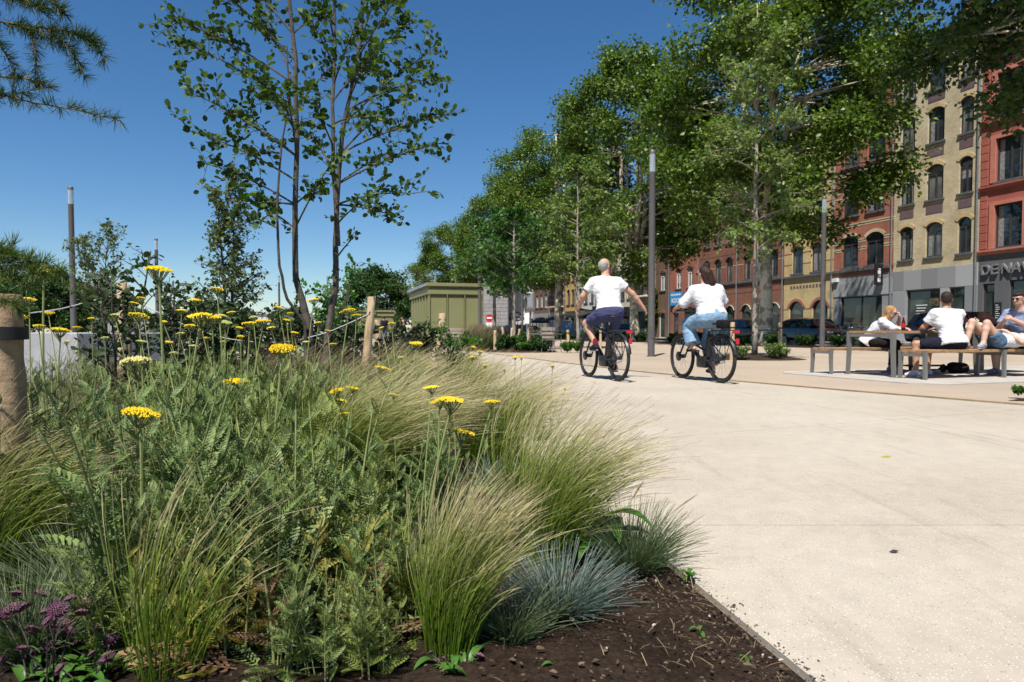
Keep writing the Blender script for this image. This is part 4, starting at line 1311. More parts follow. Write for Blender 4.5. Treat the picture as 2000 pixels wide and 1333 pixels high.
yarrow("yarrow group with many small heads behind the double head", 400, 4.0, [(330, 668, 16), (352, 652, 15, 'p'), (405, 660, 14), (452, 610, 16), (468, 640, 15), (320, 628, 14), (436, 668, 13, 'p')])
yarrow("yarrow group with small heads under the alder", 590, 4.2, [(530, 640, 15), (575, 650, 16), (598, 668, 13, 'p'), (622, 630, 14), (566, 612, 13), (650, 672, 14)])
yarrow("yarrow group with small heads left of the rough stake", 190, 3.8, [(150, 640, 16), (178, 622, 14), (205, 660, 15, 'p'), (130, 668, 14)])
# leafy yarrow without flowers filling the bed
def edge_x(Y):
    for i in range(len(path_left) - 1):
        (x0, y0), (x1, y1) = path_left[i], path_left[i + 1]
        if y0 <= Y <= y1:
            return x0 + (x1 - x0) * (Y - y0) / (y1 - y0)
    return -6
rdf = random.Random(5)
Y = 1.75
nfill = 0
YG = "leafy yarrow plants filling the bed"
row_ = 0
while Y < 7.4:
    row_ += 1; in_row = 0
    step = 0.3 + 0.05 * Y
    xl = -0.86 * Y - 0.2
    x = xl
    while x < edge_x(Y) - (0.62 if Y < 3.4 else 0.35):
        xx = x + rdf.uniform(-0.12, 0.12); yy = Y + rdf.uniform(-0.12, 0.12)
        u = xx / yy * FPX + 1000
        keep = True
        if yy < 2.0 and u < 180: keep = False
        if yy < 1.95 and (u > 700 or u < 330): keep = False
        if u < 230 and 3.2 < yy < 8: s_ok = rdf.random() > 0.5; keep = keep and s_ok
        if 590 < u < 1010 and 2.1 < yy < 3.6: keep = False
        if 640 < u < 1010 and 3.6 <= yy < 4.4: keep = rdf.random() > 0.6
        if keep:
            s = rdf.uniform(0.85, 1.1) * (0.92 if yy > 3 else 1.0)
            if yy > 4.5: s *= 0.9
            if 1.9 < yy < 3.3: s *= rdf.choice([0.65, 0.78, 0.9, 0.95])
            sm, fm = rdf.choice(YF)
            in_row += 1
            t = thing("yarrow_plant", "ferny flowerless yarrow, %s from the left in the bed's %s row from the front" % (ordinal(in_row), ordinal(row_)), "plant", (xx, yy, 0.02), rdf.uniform(0, 6.28), YG)
            t.scale = (s, s, s)
            tag(link("foliage", fm, t), kind="stuff"); tag(link("leafy_stems", sm, t), kind="stuff")
            nfill += 1
        x += step
    Y += step * 0.95
def low_yarrow(label, px, py, pair, s=1.0, rz=0.0):
    p = gnd(px, py)
    t = thing("yarrow_plant", label, "plant", (p.x, p.y, 0.02), rz)
    t.scale = (s, s, s)
    tag(link("foliage", pair[1], t), kind="stuff"); tag(link("leafy_stems", pair[0], t), kind="stuff")
low_yarrow("yellowing yarrow leaves at bottom centre left of the upright grass", 560, 1235, YFL, 1.0, 0.4)
low_yarrow("second yellowing yarrow tuft nearer the upright grass", 690, 1190, YFL, 0.95, 2.4)
low_yarrow("dry brown yarrow leaves on the soil at bottom centre", 610, 1290, YFD, 1.0, 1.0)
low_yarrow("green yarrow tuft beside the upright grass foot", 735, 1240, YF[1], 0.55, 3.0)
low_yarrow("green yarrow tuft between the yellowing leaves", 620, 1180, YF[2], 0.7, 1.0)
low_yarrow("green yarrow tuft at the loose grass, bottom left", 400, 1230, YF[3], 0.7, 2.0)
low_yarrow("dry brown yarrow leaves further back under the foliage", 470, 1170, YFD, 0.9, 5.0)
low_yarrow("green yarrow leaves at the bottom edge left of centre", 440, 1290, YFL, 0.8, 4.0)

for i, (px, py, v_, sc) in enumerate(((540, 1325, YF[0], 0.42), (640, 1330, YF[3], 0.36), (730, 1322, YF[2], 0.4), (480, 1265, YF[4], 0.6), (810, 1235, YF[1], 0.5), (250, 1300, YF[3], 0.5), (330, 1240, YF[0], 0.6), (950, 1100, YF[2], 0.55), (900, 1050, YF[4], 0.7), (770, 1075, YF[1], 0.62), (700, 1095, YF[2], 0.7), (830, 1020, YF[0], 0.6))):
    low_yarrow(("ferny yarrow tuft at the picture's bottom edge, left of the yellowing one", "small ferny tuft cut by the picture's bottom edge, under the yellowing leaves", "small ferny tuft at the bottom edge left of the upright grass", "ferny tuft just left of the yellowing leaves", "ferny tuft against the upright grass's left side",
                "small ferny tuft between loose grass and masterwort", "ferny tuft behind the loose grass", "ferny tuft between the upright grass and the big tussock", "ferny tuft behind the upright grass", "ferny tuft between the upright grass and the pale plumes", "ferny tuft left below the pale plumed grass", "ferny tuft at the foot of the yarrow with the double head")[i], px, py, v_, sc, i * 1.7)
# ---- grasses
def blades(seed, n, h, lean, rad, splay, w=0.0011, bend=(0.6, 1.6), segs=7, hvar=0.35, wind=(1.0, 0.15), jit=0.07):
    """tuft of thin ribbons: start upright and splayed, then bow over with the wind"""
    rng = np.random.default_rng(seed)
    a = rng.uniform(0, 2 * PI, n); r = rad * np.sqrt(rng.uniform(0, 1, n))
    P = np.stack([r * np.cos(a), r * np.sin(a), np.zeros(n)], 1)
    H = h * (1 - hvar * rng.uniform(0, 1, n) ** 1.5)
    out = np.stack([np.cos(a), np.sin(a), np.zeros(n)], 1)
    wd = np.array([wind[0], wind[1], 0]); wd = wd / np.linalg.norm(wd)
    az = out * splay * rng.uniform(0.3, 1.0, (n, 1)) + rng.normal(0, jit, (n, 3))
    b1 = rng.uniform(bend[0], bend[1], n)[:, None] * lean
    side = unit(np.cross(np.array([0.0, 0.0, 1.0])[None] + az + wd[None] * 0.4, rng.normal(0, 1, (n, 3)) * 0.6 + np.array([0, 1, 0])))
    L = []; A = []
    p = P.copy()
    for i in range(segs + 1):
        f = i / segs
        wid = w * (1 - 0.75 * f) * (0.7 + 0.6 * rng.uniform(0, 1, n))[:, None] + 0.00025
        L.append(p - side * wid); L.append(p + side * wid)
        A += [np.full(n, f), np.full(n, f)]
        d = np.array([0, 0, 1.0])[None] + az * (0.6 + f) + wd[None] * b1 * f ** 1.4 * 1.6
        d[:, 2] -= (b1[:, 0] * f ** 2.2) * 0.75
        d = unit(d)
        p = p + d * (H / segs)[:, None]
    V = np.stack(L, 1).reshape(-1, 3); At = np.stack(A, 1).reshape(-1)
    k = 2 * (segs + 1)
    q = np.array([(2 * i, 2 * i + 1, 2 * i + 3, 2 * i + 2) for i in range(segs)])
    F = (q[None] + (np.arange(n) * k)[:, None, None]).reshape(-1, 4)
    return V, F, At
def tussock(name, label, cat, loc, parts, group=None, rotz=0, scale=1.0):
    t = thing(name, label, cat, loc, rotz, group)
    t.scale = (scale,) * 3
    for (nm, V, F, A, mat) in parts:
        tag(link(nm, mesh_np(nm, V, F, mat, A), t), kind="stuff")
    return t
def feather(label, px, py, h, n, lean, seed, splay=0.35, rad=0.06, mat=None, hvar=0.3, Y=None, w=0.0011, plume=0.5, wind=(1, 0.15)):
    p = gnd(px, py) if Y is None else gx(px, Y)
    V1 = blades(seed, n, h, lean, rad, splay, w, hvar=0.55, wind=wind, jit=0.13)
    V2 = blades(seed + 500, int(n * plume), h * 1.18, lean * 1.15, rad * 0.8, splay * 0.8, w * 0.65, hvar=hvar * 0.9, wind=wind, jit=0.11)
    V2 = (V2[0], V2[1], np.clip(V2[2] * 1.04, 0, 1))
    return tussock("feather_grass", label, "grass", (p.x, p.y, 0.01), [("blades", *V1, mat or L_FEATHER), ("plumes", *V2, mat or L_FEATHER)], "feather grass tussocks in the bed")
feather("big feather grass bowing right over the path edge", 1075, 1120, 0.54, 700, 0.85, 1, 0.32, 0.07)
feather("upright feather grass with pale tips at bottom centre", 880, 1290, 0.40, 520, 0.45, 2, 0.22, 0.055)
feather("loose dark-stemmed feather grass at the bottom left of centre", 330, 1345, 0.45, 90, 0.4, 3, 0.42, 0.06, w=0.0013)
feather("feather grass sweeping in from the left edge", 10, 1150, 0.60, 480, 1.0, 4, 0.4, 0.1)
feather("pale plumed feather grass right of centre foliage", 665, 1012, 0.68, 700, 0.95, 5, 0.42, 0.11, plume=1.0)
feather("straw feather grass behind the double yarrow head", 785, 960, 0.67, 600, 1.0, 6, 0.45, 0.11, plume=1.0)
feather("feather grass beside the path beyond the big tussock", 945, 950, 0.64, 560, 0.95, 7, 0.42, 0.1, plume=1.2)
feather("far feather grass tussock low on the path edge", 905, 800, 0.62, 600, 1.0, 8, 0.5, 0.12, w=0.0016)
feather("dark feathery grass behind the short yarrow", 520, 850, 0.7, 600, 0.8, 9, 0.5, 0.12, mat=L_FEATHERD, w=0.0016)
feather("feather grass among the yarrow left of centre", 160, 860, 0.72, 600, 0.8, 10, 0.5, 0.12, mat=L_FEATHERD, w=0.0016)
feather("grass tuft before the peeled stake", 640, 820, 0.66, 600, 0.9, 12, 0.5, 0.12, mat=L_FEATHERD, w=0.0018)
feather("grass tuft right of the peeled stake's foot", 770, 800, 0.68, 600, 0.9, 13, 0.5, 0.12, w=0.0018)
feather("short straw tuft on the path edge, farthest of the edge tussocks", 880, 750, 0.6, 500, 0.9, 14, 0.5, 0.14, w=0.0024)
feather("thin feather grass stems beside the big tussock's left", 1010, 1060, 0.55, 160, 0.5, 15, 0.35, 0.05)
feather("dark grass in the shade near the left strapped stake", 60, 960, 0.6, 450, 0.7, 16, 0.5, 0.1, mat=L_FEATHERD)
def fescue(label, px, py, h, n, seed, mat=None, rad=0.05, splay=1.15):
    p = gnd(px, py)
    V = blades(seed, n, h, 0.25, rad, splay, 0.0009, bend=(0.1, 0.9), hvar=0.6, jit=0.3)
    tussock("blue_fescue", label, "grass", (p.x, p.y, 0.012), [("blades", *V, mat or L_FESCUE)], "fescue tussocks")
fescue("blue-grey fescue tuft in front of the big feather grass", 1095, 1215, 0.215, 800, 31, None, 0.055, 1.7)
fescue("green fescue tuft against the path edge", 1240, 1130, 0.25, 800, 32, L_FESCUEG)
fescue("bluish fescue tuft left of the upright grass, half hidden", 480, 1180, 0.26, 900, 33)
fescue("fescue tuft at the bottom left among masterwort", 170, 1215, 0.28, 900, 34, L_FESCUEG)
fescue("bluish fescue under the left feather grass", 330, 1130, 0.28, 800, 35)
fescue("dark fescue at the bottom left corner", 60, 1300, 0.24, 700, 36, L_FESCUEG)
fescue("fescue tuft below the upright feather grass, left side", 770, 1190, 0.22, 500, 37, L_FESCUEG)
fescue("short green fescue right of the upright grass foot", 1000, 1262, 0.17, 420, 39, L_FESCUEG)
fescue("bluish fescue between the two big feather grasses", 985, 1010, 0.26, 700, 38)
# single seed stalks leaning over the path
M_SEED = surf("seed_stalk", (0.30, 0.24, 0.12), (0.2, 0.16, 0.08), rough=0.8)
for lab, b0, tip, Yb in (("long seed stalk leaning far out over the path", (1225, 1110), (1362, 966), 2.1), ("short seed stalk over the big grass", (1190, 1080), (1257, 940), 2.15)):
    p0 = gx(b0[0], Yb, 0.02); p1 = at(tip[0], tip[1], Yb)
    t = thing("grass_stalk", lab, "grass", p0)
    pts = curve_pts(Vector((0, 0, 0)), Vector(((p1 - p0).x * 0.35, 0, (p1 - p0).z * 0.6)), p1 - p0, 8)
    MB().tube(pts, 0.0009, 5).build("stem", M_SEED, t)
    MB().tube([pts[6], pts[7], pts[8]], [0.0012, 0.0032, 0.0008], 6).build("seed_head", M_SEED, t)

# ---- broad-leaved weed
def blade_leaf(L, w, curl, n=7):
    V = []; T = []
    for i in range(n + 1):
        f = i / n
        ww = w * math.sin(PI * min(1, f * 0.92 + 0.08)) ** 0.8 * (1 + 0.08 * math.sin(f * 22))
        y = L * math.sin(f * curl) / curl; z = L * (0.25 * f - (1 - math.cos(f * curl)) / curl)
        V += [(-ww, y, z + ww * 0.5), (0, y, z), (ww, y, z + ww * 0.5)]
    for i in range(n):
        for j in (0, 1):
            a = 3 * i + j
            T.append((a, a + 1, a + 4, a + 3))
    return V, T
p = gnd(1185, 1115)
t = thing("broadleaf_weed", "bright green broad-leaved weed between the fescue tufts", "plant", (p.x, p.y, 0.05))
lm = MB().add(*blade_leaf(0.19, 0.022, 1.3)).mesh("leaf", L_BRIGHT, True)
for k in range(8):
    o = link("leaf", lm, t, (0, 0, 0.02 + 0.015 * k)); o.rotation_euler = (rdf.uniform(0.2, 0.7), 0, k * 2.4); o.scale = (1, rdf.uniform(0.6, 1.05), 1)
MB().tube([(0, 0, -0.05), (0, 0, 0.08), (0.005, 0, 0.15)], [0.004, 0.003, 0.002], 6).build("stem", M_STEMG, t)
SW = "small seedlings on the bare soil"
for lab, px, py, s in (("tiny leafy seedling on bare soil near the path edge, right", 1365, 1255, 0.22), ("seedling on the path edge beside the green fescue", 1345, 1140, 0.35), ("tiny seedling at the bottom on the soil", 1080, 1325, 0.2),
                      ("seedling low at the bottom of the soil strip", 1455, 1310, 0.15), ("leafy seedling under the big grass on the path edge", 1200, 1020, 0.3), ("broad leaves in shade at the big grass's left", 985, 1000, 0.6), ("broad green leaf clump under the straw grass", 770, 965, 0.8)):
    p = gnd(px, py)
    t = thing("seedling", lab, "plant", (p.x, p.y, 0.012), 0, SW)
    for k in range(7):
        o = link("leaf", lm, t, (0, 0, 0.003 * k)); o.rotation_euler = (rdf.uniform(0.1, 0.8), 0, k * 2.4); q_ = s * rdf.uniform(0.6, 1.1); o.scale = (q_ * 1.3, q_ * 0.8, q_)

# ---- purple masterwort
M_PUR = surf("purple_bracts", (0.10, 0.016, 0.065), (0.045, 0.009, 0.03), rough=0.6, scale=50)
M_PUR2 = surf("pale_pincushion", (0.30, 0.17, 0.20), (0.11, 0.035, 0.07), rough=0.7, scale=120)
M_PST = surf("dark_purple_stem", (0.05, 0.045, 0.03), (0.035, 0.02, 0.025), rough=0.7, scale=20)
def mw_head():
    b = MB(); rd = random.Random(4)
    for ring, (n, L, e) in enumerate(((15, 0.5, 0.15), (12, 0.42, 0.5))):
        for k in range(n):
            a = 2 * PI * (k + 0.5 * ring) / n
            d = Vector((math.cos(a) * math.cos(e), math.sin(a) * math.cos(e), math.sin(e))); s = Vector((-math.sin(a), math.cos(a), 0))
            b.add([d * 0.08, d * L * 0.6 + s * 0.07, d * L, d * L * 0.6 - s * 0.07], [(0, 1, 2, 3)])
    c = MB()
    for k in range(40):
        a = k * 2.4; r = 0.3 * math.sqrt(k / 40)
        e = Vector((r * math.cos(a), r * math.sin(a), 0.3 - r * 0.4))
        c.tube([(e.x * 0.3, e.y * 0.3, 0.02), e], [0.012, 0.03], 4)
    return b.mesh("flower_head", M_PUR), c.mesh("pincushion", M_PUR2)
MWH, MWC = mw_head()
def masterwort(label, px, Y, heads):
    base = gx(px, Y, 0.01)
    t = thing("masterwort", label, "flower", base)
    for (hx, hy, w) in heads:
        top = at(hx, hy, Y + rdf.uniform(-0.05, 0.05)) - base
        b0 = Vector((top.x * 0.3, rdf.uniform(-0.03, 0.03), 0))
        MB().tube(curve_pts(b0, Vector((b0.x * 0.9, b0.y, top.z * 0.6)), top, 5), [0.002, 0.0018, 0.0016, 0.0015, 0.0014, 0.0012], 5).build("stem", M_PST, t)
        o = link("flower_head", MWH, t, top)
        s = w / FPX * Y * 1.25; o.scale = (s, s, s * 1.1); o.rotation_euler = (rdf.uniform(0.1, 0.9), rdf.uniform(-0.4, 0.4), rdf.uniform(0, 6))
        link("pincushion", MWC, o)
    for k in range(9):
        o = link("leaf", lm, t, (rdf.uniform(-0.05, 0.05), rdf.uniform(-0.04, 0.04), 0.01)); o.rotation_euler = (rdf.uniform(0.3, 1.0), 0, k * 2.4); o.scale = (0.45, 0.38, 0.45)
    return t
masterwort("dark purple masterwort clump at the bottom left corner", 90, 1.42, [(25, 1195, 42), (50, 1190, 30), (60, 1235, 32), (5, 1210, 30), (88, 1200, 28), (112, 1192, 36), (140, 1175, 34), (158, 1204, 36), (95, 1215, 24), (66, 1280, 40), (42, 1270, 24), (135, 1235, 24), (5, 1290, 20)])
masterwort("dark purple masterwort heads rising left of the loose grass", 150, 1.5, [(15, 1230, 38), (120, 1225, 40), (170, 1180, 36), (190, 1225, 30), (75, 1165, 34), (30, 1165, 30), (215, 1250, 28), (150, 1265, 36), (100, 1260, 34), (20, 1320, 36), (60, 1325, 34)])
masterwort("few pinkish masterwort flowers right of the purple clump", 175, 1.4, [(182, 1280, 22), (212, 1285, 26), (197, 1295, 16), (120, 1308, 26), (105, 1322, 30)])
masterwort("dark purple masterwort at the foot of the upright grass", 880, 1.46, [(852, 1298, 28), (868, 1290, 24), (842, 1278, 16), (935, 1286, 28), (962, 1305, 18), (918, 1318, 18)])

# ---- soil litter: bark chips and stones
rng = np.random.default_rng(9)
n = 5200
yy = rng.uniform(1.2, 4.5, n); ex = np.array([edge_x(v) for v in yy])
xx = ex - 0.015 - rng.exponential(0.45, n)
P = np.stack([xx, yy, 0.012 + 0.03 * np.clip((ex - xx) / 0.15, 0, 1)], 1)
chipv = [(-0.5, -0.25, 0), (0.5, -0.18, 0.1), (0.42, 0.25, 0.05), (-0.4, 0.2, 0.12), (0, 0, 0.35)]
chipf = [(0, 1, 4), (1, 2, 4), (2, 3, 4), (3, 0, 4)]
D = rng.normal(0, 1, (n, 3)); D[:, 2] *= 0.25
UP = np.zeros((n, 3)); UP[:, 2] = 1; UP += rng.normal(0, 0.25, (n, 3))
X, Yv, Z = frames(D, UP, rng)
V, F = inst_np(chipv, chipf, P, X, Yv, Z, rng.uniform(0.003, 0.011, n) * (1 + (rng.uniform(0, 1, n) > 0.93) * 1.2))
M_CHIP = leafmat("bark_chip", (0.03, 0.02, 0.013), (0.14, 0.095, 0.06), 0.0, 0.95)
o = link("bark_mulch", mesh_np("bark_mulch", V, F, M_CHIP)); tag(o, "loose bark chips and crumbs lying on the bed soil", "mulch", kind="stuff")
m = rng.uniform(0, 1, n) > 0.975
V, F = inst_np(chipv, chipf, P[m] + np.array([0, 0, 0.004]), X[m], Yv[m], Z[m], rng.uniform(0.006, 0.014, m.sum()))
o = link("pebbles", mesh_np("pebbles", V, F, leafmat("pebble", (0.25, 0.23, 0.2), (0.5, 0.47, 0.42), 0.0, 0.7))); tag(o, "pale pebbles scattered on the bed soil", "pebbles", kind="stuff")
n2 = 700
yy = rng.uniform(1.2, 5.0, n2); ex = np.array([edge_x(v) for v in yy])
P2 = np.stack([ex + rng.exponential(0.014, n2), yy, np.full(n2, 0.013)], 1); D = rng.normal(0, 1, (n2, 3)); D[:, 2] *= 0.2
X2, Y2, Z2 = frames(D, np.tile([0, 0, 1.0], (n2, 1)), rng)
V, F = inst_np(chipv, chipf, P2, X2, Y2, Z2, rng.uniform(0.002, 0.009, n2))
o = link("soil_crumbs", mesh_np("soil_crumbs", V, F, M_CHIP)); tag(o, "soil crumbs spilled along the path edge", "soil", kind="stuff")
# trailing thin dead stalks
n = 230
yy = rng.uniform(1.3, 3.2, n); ex = np.array([edge_x(v) for v in yy]); xx = ex - 0.03 - rng.exponential(0.35, n)
P = np.stack([xx, yy, np.full(n, 0.045)], 1); D = rng.normal(0, 1, (n, 3)); D[:, 2] *= 0.12
X, Yv, Z = frames(D, np.tile([0, 0, 1.0], (n, 1)), rng)
V, F = inst_np([(-0.012, 0, 0), (0.012, 0, 0), (0.02, 0.5, 0.06), (-0.005, 0.5, 0.06), (0.03, 1, 0)], [(0, 1, 2), (0, 2, 3), (3, 2, 4)], P, X, Yv, Z, rng.uniform(0.02, 0.075, n))
o = link("dead_stalks", mesh_np("dead_stalks", V, F, leafmat("straw_litter", (0.14, 0.10, 0.055), (0.34, 0.26, 0.15), 0.0, 0.9))); tag(o, "thin dry stalks lying on the soil", "litter", kind="stuff")
# leaves dropped on the path
for lab, px, py, c in (("yellow-green fallen leaf on the pale path", 1731, 893, (0.30, 0.30, 0.03)), ("small dark curled leaf on the near path", 1746, 1080, (0.03, 0.025, 0.02)), ("tiny dark speck of leaf near the soil edge", 1433, 1187, (0.02, 0.018, 0.015))):
    p = gnd(px, py, 0.013)
    s = 0.035 if c[0] > 0.1 else (0.018 if py < 1100 else 0.008)
    o = MB().add([(-s, 0, 0.003), (0, -s * 0.35, 0.001), (s, 0.003, 0.006), (0, s * 0.3, 0.009), (s * 1.3, 0.006, 0.004)], [(0, 1, 3), (1, 2, 3), (2, 4, 3)]).build("fallen_leaf", leafmat("dropped_leaf", c, mul(c, 1.1), 0.0), None, loc=(p.x, p.y, 0.0135))
    tag(o, lab, "leaf")

# ================================================================== ALDER, LARCH, STAKES, ROPES IN THE BED
def alder():
    Y0 = 6.5
    base = gx(600, Y0, 0.0)
    rng = np.random.default_rng(61); rd = random.Random(61)
    tr = MB(); PP = []; DD = []
    def P(px, py, dy=0.0):
        return at(px, py, Y0 + dy) - base
    stems = [([(612, 800), (604, 640), (590, 590), (577, 540), (576, 400), (581, 260), (577, 120), (562, -40), (555, -220)], 0.036, 0.0),
             ([(628, 800), (640, 650), (655, 560), (655, 480), (660, 360), (668, 270), (682, 190), (705, 80), (720, -150)], 0.034, 0.25),
             ([(660, 480), (652, 330), (650, 200), (655, 90), (648, -120)], 0.022, 0.2),
             ([(600, 800), (594, 630), (560, 585), (546, 520), (541, 410), (548, 300), (565, 200), (560, 90)], 0.014, -0.25)]
    lines = []
    for pts, r, dy in stems:
        q = [P(x, y, dy * min(1, i / 3)) for i, (x, y) in enumerate(pts)]
        fine = []
        for i in range(len(q) - 1):
            for k in range(3):
                fine.append(q[i].lerp(q[i + 1], k / 3) + Vector((rd.uniform(-1, 1), rd.uniform(-1, 1), 0)) * 0.006)
        fine.append(q[-1])
        tr.tube(fine, [r * (1 - 0.75 * i / (len(fine) - 1)) + 0.003 for i in range(len(fine))], 9)
        lines.append(fine)
    def branch(a, e, leaf_from=0.3, n_tw=8, r=0.009, bow=0.08, dens=1.0):
        m = a.lerp(e, 0.5) + Vector((0, 0, bow * (e - a).length))
        pts = curve_pts(a, m, e, 8)
        tr.tube(pts, [r * (1 - 0.8 * i / 8) + 0.0015 for i in range(9)], 5, cap=False)
        d = (e - a).normalized()
        L = (e - a).length
        segs = [(pts, leaf_from, L)]
        for k in range(int(n_tw * 1.3)):
            u = rd.uniform(leaf_from, 0.98) * 8
            i = min(7, int(u)); p = pts[i].lerp(pts[i + 1], u - i)
            td = (d * 0.6 + Vector((rd.gauss(0, 0.6), rd.gauss(0, 0.6), rd.gauss(0.12, 0.5)))).normalized()
            l = rd.uniform(0.12, 0.32) * (0.5 + 0.5 * L)
            t2 = [p, p + td * l * 0.5, p + td * l + Vector((0, 0, -0.02))]
            tr.tube(t2, [0.0035, 0.0025, 0.0012], 4, cap=False)
            segs.append((t2, 0.15, l))
        for q, f0, l in segs:
            n = int(max(3, l / 0.034 * (1 - f0) * dens))
            for j in range(n):
                f = f0 + (1 - f0) * (j + rd.random()) / n
                x = f * (len(q) - 1); i = min(len(q) - 2, int(x)); p = q[i].lerp(q[i + 1], x - i)
                dd = ((q[i + 1] - q[i]).normalized() * 0.5 + Vector((rd.gauss(0, 0.7), rd.gauss(0, 0.7), rd.gauss(0.1, 0.55)))).normalized()
                p2 = p + dd * 0.018
                PP.append(tuple(p2)); DD.append(tuple(dd))
    A, B, C, T = lines[0], lines[1], lines[2], lines[3]
    near = lambda L, py: min(L, key=lambda p: abs((P(600, py) - p).z))
    for (L, y0, tx, ty, dy, nt) in ((A, 290, 360, 175, -0.3, 15), (A, 340, 365, 255, 0.2, 11), (A, 180, 335, 35, 0.0, 17), (A, 420, 480, 400, -0.2, 9), (A, 230, 345, 80, 0.4, 13), (A, 380, 400, 320, 0.1, 12), (A, 470, 470, 385, 0.3, 7),
                                (A, 130, 400, -40, -0.3, 14), (A, 60, 450, -60, 0.2, 12), (A, 260, 470, 120, -0.5, 13), (A, 330, 450, 220, 0.5, 12), (A, 420, 620, 370, 0.3, 8), (A, 450, 660, 300, -0.4, 9), (A, 150, 500, 20, 0.6, 12), (A, 300, 560, 180, -0.8, 12),
                                (T, 330, 480, 300, -0.2, 7), (T, 250, 500, 170, 0.0, 9), (T, 420, 500, 440, -0.2, 3), (T, 470, 455, 420, 0.2, 3),
                                (B, 300, 872, 225, 0.3, 15), (B, 335, 862, 280, -0.1, 12), (B, 230, 850, 95, 0.2, 16), (B, 400, 785, 428, 0.1, 8), (B, 380, 810, 378, -0.3, 9), (B, 200, 860, 150, -0.3, 14), (B, 150, 800, 40, 0.3, 14), (B, 100, 790, -20, -0.2, 13),
                                (B, 280, 800, 180, 0.5, 12), (B, 340, 760, 300, 0.5, 9), (B, 420, 720, 390, -0.4, 7), (B, 500, 700, 455, 0.1, 2), (B, 180, 740, 90, -0.6, 12),
                                (C, 280, 610, 200, -0.3, 10), (C, 200, 730, 110, 0.3, 12), (C, 120, 600, 30, 0.0, 11), (C, 160, 700, 40, -0.4, 11), (C, 60, 620, -60, 0.2, 10), (C, 320, 600, 260, 0.4, 8), (C, 240, 720, 230, -0.5, 9),
                                (A, 90, 640, 20, 0.3, 12), (A, 200, 650, 130, 0.2, 11), (A, 20, 520, -90, 0.3, 12), (B, 60, 760, -70, 0.1, 12)):
        branch(near(L, y0), P(tx, ty, dy), 0.32, nt, dens=1.25)
    Pn = np.array(PP); Dn = np.array(DD)
    V, F = leaves_np(Pn, Dn, rng, 0.054, LEAF6_V, LEAF6_F, up=0.35)
    t = thing("alder_tree", "multi-stemmed young alder with round leaves rising from the bed", "tree", base)
    tr.build("trunk", M_BARK, t, True)
    tag(link("crown", mesh_np("crown", V, F, L_ALDER), t), kind="stuff")
alder()

